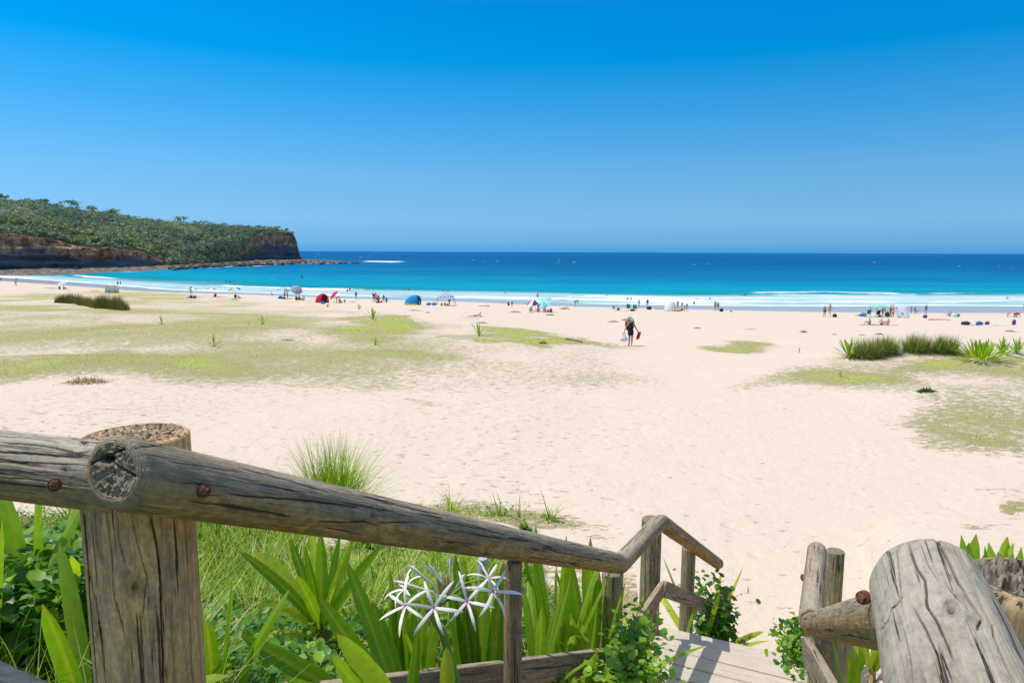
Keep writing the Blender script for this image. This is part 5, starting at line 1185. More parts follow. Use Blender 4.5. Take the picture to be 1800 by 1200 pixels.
    tf = [(1078, 566, 24, 4, 'dry brown tuft left of the walking person, level with the backpack'), (1098, 563, 12, 4, 'small dry tuft touching the left side of the walking person'), (1226, 577, 15, 3, 'dry tuft on bare sand right of the walking person'), (906, 549, 24, 4, 'flat dry tuft left of the group under two umbrellas'),
          (967, 554, 18, 4, 'yellowish tuft in front of the group under two umbrellas'), (1413, 584, 15, 5, 'grey tuft right of the middle of the beach with a green base'), (1320, 579, 24, 2, 'thin flat tuft between the grass island and the sea'), (1467, 588, 10, 2, 'very small tuft above the left-hand bush'), (1516, 589, 15, 2, 'small tuft over the middle of the left-hand bush'),
          (1546, 588, 16, 4, 'tuft above the right end of the left-hand bush'), (1776, 583, 22, 5, 'brown tuft near the right edge above the bushes'), (955, 604, 18, 8, 'brown tuft in the dune grass left of the driftwood log'), (752, 550, 8, 3, 'tiny brown tuft below the blue tent'), (730, 546, 30, 3, 'flat strip of dry plants below the blue tent'), (848, 568, 26, 3, 'dry plants on the dune below the sunbather'),
          (412, 527, 14, 3, 'grey-brown tuft on the dune edge under the blue and yellow umbrella'), (505, 598, 22, 3, 'brown patch of dry plants left of the green mound'), (1536, 571, 12, 2, 'faint tuft left of the lone seated bather')]
    for i, (px, py, w, h, lab) in enumerate(tf): tuft(px, py, w, h, lab, (.55, 1.0), i)
    tuft(152, 672, 88, 14, 'long grey-green heap of dry stalks at the front edge of the left grass', (.2, 1.0), 50, 'dry plant', 'dry_tuft')
    tuft(1628, 688, 34, 9, 'small cushion of fresh green leaves on the right-hand sand', (.0, .4), 52, 'plant', 'green_cushion', CREEP, None)
    tuft(925, 935, 26, 18, 'small yellow-green shrub on the grass edge behind the handrail', (.5, 1.0), 53, 'plant', 'small_shrub', CREEP, None)
    # sparse dune grass standing up out of the sand
    r5 = np.random.default_rng(23); n = 200000; Y = np.exp(r5.uniform(math.log(9), math.log(115), n)); X = Y * r5.uniform(-.85, .85, n); Z = ground_z(X, Y)
    gg = grass_at(X, Y, Z); keep = (gg > r5.uniform(.16, .9, n)) & (shore_d(X, Y) > 22); X, Y, Z, gg = X[keep], Y[keep], Z[keep], gg[keep]; n = len(X)
    V, F, lf = blades(np.stack([X, Y, Z], -1), r5.uniform(0, 6.28, n), r5.uniform(.3, 1.4, n), r5.uniform(.02, .05, n) * (.7 + gg), .006 + .0006 * Y, r5.uniform(.2, 1.4, n), np.clip(.75 - .6 * gg + r5.normal(size=n) * .2, 0, 1), 2)
    tag(link('dune_grass', make_mesh('dune_grass', V, F, [DUNEG], {'lf': lf}, smooth=False)), 'sparse yellow-green grass creeping over the dunes', 'grass', kind='stuff')
    # driftwood
    a, b_ = G(994, 597), G(1024, 602); t = empty('driftwood_log', a, 'pale reddish driftwood log lying on the dune edge left of the walking person', 'driftwood'); o = np.array(t.location)
    log('trunk', a + (0, 0, .06), b_ + (0, 0, .05), .09, .05, t, mat_wood('driftwood', 0, 1, .2), 20, 20, 91, rr=.03, lumps=.15)
# ================================================================ PEOPLE
def skin(name, joints, edges, radii, root, sub=1):
    names = list(radii.keys()); idx = {n: i for i, n in enumerate(names)}
    me = bpy.data.meshes.new(name); me.from_pydata([joints[n] for n in names], [(idx[a], idx[b]) for a, b in edges], [])
    o = bpy.data.objects.new(name, me); scene.collection.objects.link(o)
    md = o.modifiers.new('skin', 'SKIN'); md.use_smooth_shade = True
    for n in names:
        sv = me.skin_vertices[0].data[idx[n]]; r = radii[n]; sv.radius = (r, r) if not hasattr(r, '__len__') else r; sv.use_root = (n == root)
    if sub: s = o.modifiers.new('sub', 'SUBSURF'); s.levels = sub; s.render_levels = sub
    dg = bpy.context.evaluated_depsgraph_get(); dg.update()
    m2 = bpy.data.meshes.new_from_object(o.evaluated_get(dg)); m2.name = name
    bpy.data.objects.remove(o); bpy.data.meshes.remove(me)
    m2.polygons.foreach_set('use_smooth', np.ones(len(m2.polygons), bool)); m2.materials.clear(); m2.materials.append(M((.5, .5, .5)))
    return m2
def J(**k): return {a: np.array(b, float) for a, b in k.items()}
def base_pose():
    return J(pel=(0, 0, .96), spi=(0, 0, 1.14), che=(0, .01, 1.34), nek=(0, .005, 1.50), hed=(0, -.015, 1.60), top=(0, -.01, 1.70),
             shl=(-.17, 0, 1.43), ell=(-.23, .02, 1.15), wrl=(-.25, -.04, .91), hal=(-.25, -.06, .82), shr=(.17, 0, 1.43), elr=(.23, .02, 1.15), wrr=(.25, -.04, .91), har=(.25, -.06, .82),
             hil=(-.10, 0, .90), knl=(-.11, -.02, .50), anl=(-.12, .02, .09), tol=(-.13, -.13, .03), hir=(.10, 0, .90), knr=(.11, -.02, .50), anr=(.12, .02, .09), tor=(.13, -.13, .03))
def poses():
    out = {'stand': base_pose()}
    p = base_pose(); p.update(J(knl=(-.10, -.14, .52), anl=(-.11, -.20, .10), tol=(-.12, -.34, .06), knr=(.10, .06, .50), anr=(.11, .26, .14), tor=(.11, .16, .03), ell=(-.24, .12, 1.16), wrl=(-.25, .12, .93), hal=(-.25, .10, .85), elr=(.24, -.08, 1.17), wrr=(.26, -.22, .98), har=(.26, -.26, .90))); out['walk'] = p
    p = base_pose(); p.update(J(ell=(-.34, .0, 1.30), wrl=(-.20, -.1, 1.18), hal=(-.12, -.12, 1.2), elr=(.36, 0, 1.30), wrr=(.20, -.05, 1.10), har=(.13, -.06, 1.05))); out['arms'] = p
    p = base_pose(); p.update(J(ell=(-.33, .0, 1.60), wrl=(-.26, -.02, 1.86), hal=(-.22, -.03, 1.94))); out['wave'] = p
    s = J(pel=(0, 0, .12), spi=(0, -.05, .30), che=(0, -.03, .50), nek=(0, 0, .66), hed=(0, .02, .76), top=(0, .02, .86), shl=(-.17, -.02, .58), ell=(-.24, .12, .36), wrl=(-.18, .32, .40), hal=(-.14, .40, .40), shr=(.17, -.02, .58), elr=(.24, .12, .36), wrr=(.18, .32, .40), har=(.14, .40, .40),
          hil=(-.10, .03, .12), knl=(-.14, .40, .42), anl=(-.13, .66, .08), tol=(-.13, .80, .04), hir=(.10, .03, .12), knr=(.14, .40, .42), anr=(.13, .66, .08), tor=(.13, .80, .04)); out['sit'] = s
    q = dict(s); q.update(J(ell=(-.26, -.20, .30), wrl=(-.28, -.26, .08), hal=(-.30, -.28, .03), elr=(.26, -.20, .30), wrr=(.28, -.26, .08), har=(.30, -.28, .03), knl=(-.14, .46, .16), anl=(-.14, .85, .06), tol=(-.15, .93, .14), knr=(.14, .42, .30), anr=(.13, .74, .06), tor=(.13, .86, .05))); out['lean'] = q
    out['prone'] = J(pel=(0, 0, .13), spi=(.2, 0, .15), che=(.42, 0, .24), nek=(.56, 0, .36), hed=(.62, 0, .45), top=(.64, 0, .55), shl=(.46, .17, .27), ell=(.60, .22, .05), wrl=(.80, .15, .04), hal=(.88, .10, .04), shr=(.46, -.17, .27), elr=(.60, -.22, .05), wrr=(.80, -.15, .04), har=(.88, -.10, .04),
                     hil=(-.05, .1, .12), knl=(-.46, .12, .08), anl=(-.88, .12, .08), tol=(-.99, .12, .04), hir=(-.05, -.1, .12), knr=(-.46, -.12, .08), anr=(-.88, -.12, .08), tor=(-.99, -.12, .04))
    out['lie'] = J(pel=(0, 0, .11), spi=(.2, 0, .11), che=(.40, 0, .13), nek=(.55, 0, .13), hed=(.65, 0, .13), top=(.75, 0, .14), shl=(.48, .17, .11), ell=(.22, .26, .06), wrl=(-.02, .26, .05), hal=(-.10, .25, .05), shr=(.48, -.17, .11), elr=(.22, -.26, .06), wrr=(-.02, -.26, .05), har=(-.10, -.25, .05),
                   hil=(-.05, .1, .10), knl=(-.44, .13, .18), anl=(-.82, .13, .07), tol=(-.86, .13, .18), hir=(-.05, -.1, .10), knr=(-.42, -.12, .30), anr=(-.72, -.12, .07), tor=(-.84, -.12, .06))
    b = base_pose(); b.update(J(pel=(0, 0, .88), spi=(.16, 0, 1.02), che=(.34, 0, 1.08), nek=(.47, 0, 1.07), hed=(.57, 0, 1.05), top=(.66, 0, 1.04), shl=(.40, .17, 1.05), ell=(.44, .2, .78), wrl=(.50, .18, .54), hal=(.52, .17, .45), shr=(.40, -.17, 1.05), elr=(.44, -.2, .78), wrr=(.50, -.18, .54), har=(.52, -.17, .45),
                           hil=(0, .10, .84), knl=(.10, .11, .47), anl=(0, .12, .09), tol=(.14, .12, .03), hir=(0, -.10, .84), knr=(.06, -.11, .46), anr=(-.14, -.12, .09), tor=(0, -.12, .03))); out['bend'] = b
    out['crawl'] = J(pel=(-.3, 0, .48), spi=(-.1, 0, .50), che=(.12, 0, .50), nek=(.26, 0, .54), hed=(.36, 0, .60), top=(.42, 0, .69), shl=(.16, .16, .46), ell=(.22, .18, .25), wrl=(.24, .18, .06), hal=(.32, .18, .03), shr=(.16, -.16, .46), elr=(.22, -.18, .25), wrr=(.24, -.18, .06), har=(.32, -.18, .03),
                     hil=(-.32, .1, .42), knl=(-.26, .12, .07), anl=(-.62, .12, .07), tol=(-.74, .12, .03), hir=(-.32, -.1, .42), knr=(-.20, -.12, .07), anr=(-.56, -.12, .07), tor=(-.68, -.12, .03))
    return out
EDG = [('pel', 'spi'), ('spi', 'che'), ('che', 'nek'), ('nek', 'hed'), ('hed', 'top'), ('che', 'shl'), ('shl', 'ell'), ('ell', 'wrl'), ('wrl', 'hal'), ('che', 'shr'), ('shr', 'elr'), ('elr', 'wrr'), ('wrr', 'har'), ('pel', 'hil'), ('hil', 'knl'), ('knl', 'anl'), ('anl', 'tol'), ('pel', 'hir'), ('hir', 'knr'), ('knr', 'anr'), ('anr', 'tor')]
RAD = dict(pel=.135, spi=.125, che=.145, nek=.055, hed=.095, top=.07, shl=.07, ell=.045, wrl=.03, hal=.035, shr=.07, elr=.045, wrr=.03, har=.035, hil=.10, knl=.062, anl=.042, tol=.035, hir=.10, knr=.062, anr=.042, tor=.035)
PM = {}
def build_poses():
    for nm, p in poses().items():
        d = {'body': skin('body', p, EDG, RAD, 'pel')}
        mid = lambda a, b, t: p[a] * (1 - t) + p[b] * t
        pj = dict(pel=p['pel'], spi=mid('pel', 'spi', .45), hil=p['hil'], hir=p['hir'], tl=mid('hil', 'knl', .55), tr=mid('hir', 'knr', .55))
        d['shorts'] = skin('shorts', pj, [('pel', 'spi'), ('pel', 'hil'), ('pel', 'hir'), ('hil', 'tl'), ('hir', 'tr')], dict(pel=.155, spi=.145, hil=.125, hir=.125, tl=.105, tr=.105), 'pel')
        bj = dict(pel=p['pel'], hil=mid('pel', 'hil', .9), hir=mid('pel', 'hir', .9)); d['briefs'] = skin('swim_briefs', bj, [('pel', 'hil'), ('pel', 'hir')], dict(pel=.15, hil=.118, hir=.118), 'pel')
        tj = dict(spi=p['spi'], pel=mid('pel', 'spi', .2), che=p['che'], shl=p['shl'], shr=p['shr'], al=mid('shl', 'ell', .55), ar=mid('shr', 'elr', .55))
        d['shirt'] = skin('shirt', tj, [('pel', 'spi'), ('spi', 'che'), ('che', 'shl'), ('che', 'shr'), ('shl', 'al'), ('shr', 'ar')], dict(spi=.148, pel=.155, che=.165, shl=.088, shr=.088, al=.07, ar=.07), 'spi')
        kj = dict(a=mid('spi', 'che', .6), b=mid('spi', 'che', 1.0)); d['bikini'] = skin('bikini_top', kj, [('a', 'b')], dict(a=.150, b=.157), 'a')
        up = p['top'] - p['hed']; up = up / np.linalg.norm(up)
        hj = dict(a=p['hed'] + up * .035, b=p['top'] + up * .012); d['hair'] = skin('hair', hj, [('a', 'b')], dict(a=.103, b=.082), 'a')
        h2 = dict(a=p['top'] - up * .02, b=p['top'] + up * .05); d['hat'] = skin('hat', h2, [('a', 'b')], dict(a=.115, b=.09), 'a')
        PM[nm] = d
SK = [(.62, .36, .24), (.50, .27, .17), (.36, .18, .11), (.70, .46, .34)]
CO = dict(black=(.02, .02, .025), navy=(.02, .04, .14), blue=(.03, .16, .55), white=(.82, .82, .84), red=(.60, .03, .05), pink=(.75, .22, .36), grey=(.35, .37, .42), teal=(.02, .40, .36), orange=(.80, .14, .03), green=(.03, .38, .16), yellow=(.80, .62, .03), brown=(.16, .09, .05), purple=(.18, .05, .25), aqua=(.15, .60, .66), cream=(.78, .70, .58), maroon=(.25, .03, .08), striped=(.75, .3, .35), lightblue=(.45, .68, .85), darkgreen=(.03, .14, .09))
def fit(m): return M(CO[m]) if isinstance(m, str) else M(m)
_gp = {}
def person(pos, h, pose, rot, label, sk=0, wear=(), hair='brown', group=None, sink=0.0):
    s = h / 1.75; d = PM[pose]
    def mk(name, mesh, mat, parent=None):
        o = link(name, mesh, parent); o.material_slots[0].link = 'OBJECT'; o.material_slots[0].material = mat; return o
    b = mk('person', d['body'], M(SK[sk], .55, .3)); b.location = (pos[0], pos[1], pos[2] - sink); b.rotation_euler = (0, 0, rot); b.scale = (s, s, s)
    tag(b, label, 'person', group)
    for w in wear:
        k, c = w; mk({'shorts': 'shorts', 'briefs': 'swim_briefs', 'shirt': 'shirt', 'bikini': 'bikini_top', 'hat': 'hat'}[k], d[k], fit(c), b)
    if hair and not any(w[0] == 'hat' for w in wear): mk('hair', d['hair'], M({'brown': (.06, .035, .02), 'black': (.015, .012, .012), 'blond': (.45, .30, .14)}[hair]), b)
    return b
def at(px, py, sea=False): return PZ(px, py, 0.0) if sea else G(px, py)
# ---------------------------------------------------------------- beach gear
def shell(V, F, th):
    """give an open sheet a thickness"""
    me = bpy.data.meshes.new('t'); me.from_pydata([tuple(v) for v in V], [], [tuple(int(i) for i in f) for f in F]); me.update()
    n = np.zeros((len(V), 3)); me.vertices.foreach_get('normal', n.ravel()) if False else None
    n = np.array([v.normal[:] for v in me.vertices]); bpy.data.meshes.remove(me); V = np.asarray(V); k = len(V)
    V2 = np.concatenate([V, V - n * th]); F2 = [tuple(f) for f in F] + [tuple(i + k for i in f[::-1]) for f in F]
    cnt = {}
    for f in F:
        for a, b in zip(f, list(f[1:]) + [f[0]]): cnt[(a, b)] = 1
    for (a, b) in list(cnt):
        if (b, a) not in cnt: F2.append((b, a, a + k, b + k))
    return V2, F2
def umbrella(pos, R_, h, cols, label, tilt=(0, 0), group='beach umbrellas'):
    t = empty('beach_umbrella', pos, label, 'umbrella', group)
    mp = MB(); mp.tube([(0, 0, -.2), (0, 0, h * .98)], .02, 8); mp.build('pole', [M((.6, .6, .6), .4)], t)
    n = 8; sub = 4; rings = 5; V = [(0, 0, R_ * .32)]; F = []; mi = []
    for r in range(1, rings + 1):
        q = r / rings
        for k in range(n * sub):
            a = 2 * math.pi * k / (n * sub); sc = 1 - .07 * abs(math.sin(a * n / 2)) * q; V.append((R_ * q * sc * math.cos(a), R_ * q * sc * math.sin(a), R_ * .32 * (1 - q ** 1.8)))
    N_ = n * sub
    for k in range(N_): F.append((0, 1 + k, 1 + (k + 1) % N_)); mi.append((k // sub) % len(cols))
    for r in range(rings - 1):
        for k in range(N_): F.append((1 + r * N_ + k, 1 + (r + 1) * N_ + k, 1 + (r + 1) * N_ + (k + 1) % N_, 1 + r * N_ + (k + 1) % N_)); mi.append((k // sub) % len(cols))
    V2, F2 = shell(V, F, .012); mi2 = mi + mi + [0] * (len(F2) - 2 * len(mi))
    c = link('canopy', make_mesh('canopy', V2, F2, [fit(x) for x in cols], mi=mi2, smooth=False), t); c.location = (0, 0, h - R_ * .25); c.rotation_euler = (tilt[0], tilt[1], .3)
    rb = MB()
    for k in range(n):
        a = 2 * math.pi * k / n; rb.tube([(0, 0, -.12), (R_ * .5 * math.cos(a), R_ * .5 * math.sin(a), R_ * .2)], .006, 4, 0, False)
    rb.build('ribs', [M((.5, .5, .5), .4)], c)
    return t
def dome(pos, w, d, h, col, label, name='beach_tent', rot=0, open_=True, hem=None, skew=0.0, group='beach tents', floor=True, emblem=None, door=(-.1, .45)):
    t = empty(name, pos, label, 'tent', group); t.rotation_euler = (0, 0, rot)
    nu, nv = 26, 12; V = []; F = []; mi = []
    for j in range(nv + 1):
        ph = j / nv * math.pi / 2
        for i in range(nu):
            a = 2 * math.pi * i / nu; x = w / 2 * math.cos(a) * math.cos(ph) ** .8; y = d / 2 * math.sin(a) * math.cos(ph) ** .8; z = h * math.sin(ph) ** .9
            V.append((x + skew * w * (z / h) * .5, y, z))
    for j in range(nv):
        for i in range(nu):
            a = 2 * math.pi * (i + .5) / nu
            if open_ and j < nv * .68 and door[0] * math.pi < ((a + math.pi / 2 + math.pi) % (2 * math.pi) - math.pi) < door[1] * math.pi: continue
            F.append((j * nu + i, j * nu + (i + 1) % nu, (j + 1) * nu + (i + 1) % nu, (j + 1) * nu + i)); mi.append(1 if (hem and j == 0) else 0)
    V2, F2 = shell(V, F, .015); mi2 = mi + mi + [0] * (len(F2) - 2 * len(mi))
    link('canopy', make_mesh('canopy', V2, F2, [fit(col), fit(hem or col)], mi=mi2, smooth=True), t)
    if floor:
        fl = MB(); fl.box((0, 0, .015), (w * .42, 0, 0), (0, d * .42, 0), (0, 0, .012)); fl.build('groundsheet', [fit(hem or 'grey')], t)
    rd = MB()
    for s in (-1, 1): rd.tube([(math.cos(a) * w / 2 * .99 + skew * w * math.sin(a) * .5, s * .0 + s * d * .5 * math.sin(math.pi - a) * 0 + s * .05, h * 1.01 * math.sin(a) ** .9) for a in np.linspace(.02, math.pi - .02, 14)], .012, 5, 0, False)
    rd.build('tent_pole', [M((.15, .15, .16), .5)], t)
    if emblem:
        e = MB(); rr = np.random.default_rng(2)
        for k in range(7):
            a = k / 7 * 6.28; e.box((math.cos(a) * .10 + skew * w * .3, -d / 2 * .80 - .04, h * .50 + math.sin(a) * .13), (.06, 0, .03), (0, .012, 0), (-.02, 0, .05))
        e.build('emblem', [M((.12, .10, .12))], t)
    return t
def bag(pos, w, h, col, label, name='beach_bag', cat='bag', rot=0.2, group='bags and gear on the sand'):
    t = empty(name, pos, label, cat, group); t.rotation_euler = (0, 0, rot)
    b = MB(); b.blob((0, 0, h * .45), (w / 2, w * .32, h * .52), 12, 8, 0, int(abs(pos[0] * 97) + 3), .14); b.build('sack', [fit(col)], t)
    s = MB(); s.tube([(-w * .25, 0, h * .8), (-w * .15, 0, h * 1.12), (w * .15, 0, h * 1.12), (w * .25, 0, h * .8)], .015, 5); s.build('handle', [M((.08, .08, .09))], t); return t
def towel(pos, w, d, col, label, rot=0., group='towels on the sand'):
    rr = np.random.default_rng(int(abs(pos[0] * 31)) + 1); nx, ny = 12, 8; X, Y = np.meshgrid(np.linspace(-w / 2, w / 2, nx), np.linspace(-d / 2, d / 2, ny))
    c, s = math.cos(rot), math.sin(rot); Xr, Yr = X * c - Y * s, X * s + Y * c
    Z = ground_z(Xr + pos[0], Yr + pos[1]) - pos[2] + .03 + .02 * vnoise(X * 4, Y * 4, 0, int(rr.integers(99)))
    V = np.stack([Xr, Yr, Z], -1).reshape(-1, 3); V2, F2 = shell(V, grid_faces(ny, nx).tolist(), .02)
    o = link('towel', make_mesh('towel', V2, F2, [fit(col)]), loc=tuple(pos)); return tag(o, label, 'towel', group)
def chair(pos, cols, label, rot, s=1.0):
    t = empty('beach_chair', pos, label, 'chair', 'folding beach chairs'); t.rotation_euler = (0, 0, rot); t.scale = (s, s, s)
    b = MB(); b.box((0, 0, .30), (.26, 0, 0), (0, .25, .03), (0, 0, .012)); b.build('seat', [fit(cols[0])], t)
    b = MB()
    for k in range(4): b.box((-.195 + k * .13, .36, .62), (.064, 0, 0), (0, .12, .32), (0, -.012, .005), k % 2)
    b.build('backrest', [fit(cols[0]), fit(cols[-1])], t)
    f = MB()
    for x in (-.28, .28):
        f.tube([(x, -.25, .0), (x, .0, .30), (x, .26, .30), (x, .50, .96)], .014, 6); f.tube([(x, .42, 0), (x, -.22, .48), (x, .30, .50)], .014, 6)
    f.build('frame', [M((.65, .65, .68), .35)], t); return t
def board_thing(p, L, w, col, label, up=False, rot=0., name='bodyboard', cat='bodyboard', lean=0.0):
    V = []; n = 20
    for sg in (-1, 1):
        for i in range(n + 1):
            x = -L / 2 + L * i / n; hw = w / 2 * (1 - abs(2 * i / n - 1) ** 3.2) + .01
            for y in (-1, -.5, 0, .5, 1): V.append((x, y * hw, sg * .025 * (1 - .5 * abs(y)) + .04 * (abs(x) / L) ** 2))
    F = []
    for s in (0, 1):
        for i in range(n):
            for j in range(4):
                a = s * (n + 1) * 5 + i * 5 + j; f = (a, a + 5, a + 6, a + 1); F.append(f if s == 0 else f[::-1])
    for i in range(n):
        for j in (0, 4):
            a = i * 5 + j; b = a + (n + 1) * 5; F.append((a, b, b + 5, a + 5) if j == 0 else (a, a + 5, b + 5, b))
    o = link(name, make_mesh(name, V, F, [fit(col)]), loc=tuple(p)); o.rotation_euler = (lean, -math.pi / 2 if up else 0, rot)
    return tag(o, label, cat)

def build_beach():
    build_poses()
    W = dict
    def pp(px, y1, y0, pose, rot, label, sk=0, wear=(), hair='brown', sea=False, frac=1.0, group=None, dx=0):
        """y1: lowest visible row, y0: top of head; frac: share of the body above water"""
        p = at(px, y1, sea); full = {'sit': .90, 'lean': .90, 'prone': .58, 'lie': .3, 'bend': 1.18, 'crawl': .75, 'wave': 1.98}.get(pose, 1.75)
        hpx = (y1 - y0) / 1200. * np.linalg.norm(p - CT) * .985
        if frac < 1:
            h = 1.7; vis = min(hpx, 1.2); return person(p, h, pose, rot, label, sk, wear, hair, group or 'bathers in the water', sink=1.69 - vis)
        h = np.clip(hpx / full * 1.75, .9, 1.95) if pose not in ('lie', 'prone') else 1.7
        return person(p, h, pose, rot, label, sk, wear, hair, group or 'people on the beach')
    B = 3.14159; G2 = 'bathers in the water'
    # ---- far left
    pp(2, 495, 489, 'walk', .6, 'small dark figure cut by the left edge at the water line', 2, [('shorts', 'black'), ('shirt', 'black')])
    pp(28, 502.5, 489.5, 'arms', .3, 'person carrying a small blue parasol near the water at the far left', 1, [('shorts', 'maroon'), ('shirt', 'lightblue')])
    q = G(28, 502.5); umbrella(q + np.array([.25, -.1, 0]), .75, 2.05, ['blue', 'aqua'], 'small blue parasol held over the person walking at the far left', (.2, .1))
    pp(104.5, 508.5, 503, 'sit', .5, 'left one of two seated people under the pale parasol, dark clothes', 1, [('shorts', 'navy'), ('shirt', 'navy')])
    pp(112, 508.5, 502.5, 'sit', -.5, 'right one of two seated people under the pale parasol, red-brown skin', 1, [('shorts', 'black')], 'black')
    umbrella(G(108, 509) + np.array([.2, .5, 0]), 1.15, 1.9, ['white', 'lightblue'], 'pale white and light blue parasol at the far left waterline', (.3, -.15))
    pp(207, 500.5, 494, 'stand', 0, 'left one of two dark bathers standing in the shallows at the left', 2, [('shorts', 'black')], 'black', True, .6)
    pp(212, 500.5, 493.5, 'stand', 2, 'right one of two dark bathers standing in the shallows at the left', 2, [('shorts', 'black'), ('shirt', 'navy')], 'black', True, .6)
    dome(G(197, 514.5), 3.4, 1.2, 1.9, (.96, .90, .82), 'cream beach shade with an open front on the left part of the beach', door=(-.48, .48))
    pp(192, 515, 509.5, 'sit', .8, 'person in dark clothes seated in the left of the cream shade', 1, [('shorts', 'brown')])
    pp(201, 515, 508, 'sit', -.6, 'bare-shouldered person seated in the right of the cream shade', 0, [('shorts', 'maroon')])
    for px, y, yt, lab, c in [(106, 476, 470.5, 'person in pink standing on the rock shelf under the cliff at the far left', 'pink'), (134, 475.5, 472, 'small grey figure on the rock shelf under the left cliff', 'grey')]:
        p = PZ(px, y, 1.0); person(p, 1.7, 'stand', 1, lab, 0, [('shorts', c), ('shirt', c)], group='people on the rock shelf')
    for i, (px, lab) in enumerate([(294, 'left one of two people in pink on the rocks where the cliff ends'), (298, 'right one of two people in pink on the rocks where the cliff ends')]):
        p = PZ(px, 467.5, 1.4); person(p, 1.7, 'stand', i * 2, lab, 0, [('shorts', 'pink' if i else 'striped'), ('shirt', 'white' if i else 'pink')], group='people on the rock shelf')
    sw = [(262, 487.5, 'lone swimmer head nearer the rock shelf, left of a second head'), (278, 487.5, 'lone swimmer head in the turquoise bay, right of another'), (365, 494.5, 'pale swimmer just beyond the left end of the middle breaker'), (397, 495.5, 'left one of two dark swimmers side by side above the middle breaker'), (404, 496, 'right one of two dark swimmers side by side above the middle breaker'),
          (412, 495.5, 'swimmer just right of the two dark ones'), (417, 496.5, 'reddish swimmer in the middle of the row of heads'), (427, 497.5, 'dark swimmer near the right end of the row of heads'), (431, 497, 'last swimmer at the right end of the row of heads'), (428, 502.5, 'swimmer close behind the middle breaker'), (520, 501.5, 'dark swimmer beyond the grey umbrella'),
          (651, 508.5, 'small dark head beyond the group with the bodyboards'), (639, 507, 'pale swimmer beyond the person standing in the shallows'), (1056, 515, 'small head left of the pink float')]
    for i, (px, y, lab) in enumerate(sw):
        p = PZ(px, y, 0); big = px in (397, 404, 365); person(p, 1.7, 'stand', i, lab, i % 3, [('shirt', 'black')] if px in (397, 404, 427) else [], 'black', G2, sink=1.69 - (.62 if big else .36))
    board_thing(PZ(480, 490.8, .08), 2.6, .6, 'cream', 'pale empty paddle board floating in the turquoise bay', name='paddle_board', cat='board')
    p = PZ(531, 491.8, .12); board_thing(p - np.array([0, 0, .05]), 3.0, .7, 'lightblue', 'paddle board under the standing paddler in the bay', name='paddle_board', cat='board', rot=1.2)
    person(p, 1.75, 'stand', .6, 'paddler in dark clothes standing on a board in the bay', 2, [('shorts', 'navy'), ('shirt', 'navy')], 'black', G2)
    # ---- left group
    umbrella(G(337, 521) + np.array([0, .3, 0]), 1.25, 1.75, ['white', 'green', 'white', 'green'], 'white and green umbrella with drooping panels, leftmost of the larger umbrellas')
    pp(336, 517, 502.5, 'stand', 0, 'person in a white hat and maroon top standing behind the white and green umbrella', 1, [('shorts', 'maroon'), ('shirt', 'maroon'), ('hat', 'white')])
    bag(G(331, 524), .7, .6, 'white', 'white bag left of the dark one under the white and green umbrella'); bag(G(336, 524), .55, .6, 'navy', 'dark blue bag under the white and green umbrella'); bag(G(342, 524.5), .7, .55, 'purple', 'purple bag under the white and green umbrella')
    towel(G(334, 527), 1.8, .9, 'striped', 'reddish towel in front of the white and green umbrella')
    umbrella(G(374, 522) + np.array([0, .3, 0]), 1.35, 1.95, ['darkgreen', 'white', 'grey', 'white'], 'grey-green and white umbrella standing second from the left of the larger ones')
    pp(379, 522, 515, 'sit', .7, 'hunched dark-skinned person seated below the grey-green and white umbrella', 2, [('shorts', 'maroon'), ('shirt', 'purple')], 'black'); towel(G(391, 522), 1.6, .8, 'pink', 'pink towel right of the seated person under the grey-green umbrella')
    umbrella(G(412, 524) + np.array([0, .4, 0]), 1.25, 2.1, ['blue', 'yellow', 'white', 'blue'], 'blue, yellow and white umbrella on the left half of the beach', (.15, -.1))
    pp(414, 524, 514, 'sit', .4, 'person in a white hat and navy clothes seated under the blue and yellow umbrella', 1, [('shirt', 'navy'), ('shorts', 'navy'), ('hat', 'white')]); pp(420, 524, 519, 'lean', -.6, 'reclining person in navy beside the blue and yellow umbrella', 1, [('shirt', 'navy'), ('shorts', 'black')])
    pp(477, 520, 513, 'sit', 0, 'small child in white seated alone at the wet sand line', 0, [('shirt', 'white')], 'black')
    umbrella(G(498, 525) + np.array([0, .6, 0]), 1.55, 2.15, ['grey', 'lightblue', 'grey', 'aqua'], 'grey and light blue umbrella tilted over two standing people', (.15, .12))
    umbrella(G(521, 526) + np.array([0, .3, 0]), 1.25, 2.25, ['grey'], 'plain grey umbrella tilted towards the sand, right of the grey and light blue one', (.75, .35))
    pp(500.5, 525.5, 512.5, 'stand', .3, 'left one of two people standing below the grey and light blue umbrella', 1, [('shorts', 'black')]); pp(505.5, 525.5, 511, 'arms', -.8, 'right one of two people standing below the grey and light blue umbrella, dark hair', 0, [('briefs', 'maroon'), ('bikini', 'maroon')], 'black')
    bag(G(493, 525), 1.1, .55, 'blue', 'blue bag at the left foot of the grey and light blue umbrella'); bag(G(499, 525.5), .8, .45, 'blue', 'blue bag between the first one and the standing people')
    pp(521, 528, 519, 'sit', .2, 'left one of two dark-clothed people seated under the plain grey umbrella', 1, [('shirt', 'black'), ('shorts', 'navy')], 'black'); pp(526, 528, 519.5, 'sit', -.4, 'right one of two dark-clothed people seated under the plain grey umbrella', 1, [('shirt', 'navy'), ('shorts', 'navy')]); pp(534, 528, 520, 'sit', .9, 'person in a white shirt seated right of the plain grey umbrella', 0, [('shirt', 'white'), ('shorts', 'maroon')], 'black')
    # ---- red tent group
    dome(G(565, 532) + np.array([0, .4, 0]), 2.5, 1.9, 1.6, 'red', 'red dome tent with a dark open right side', skew=.12, door=(.05, .55))
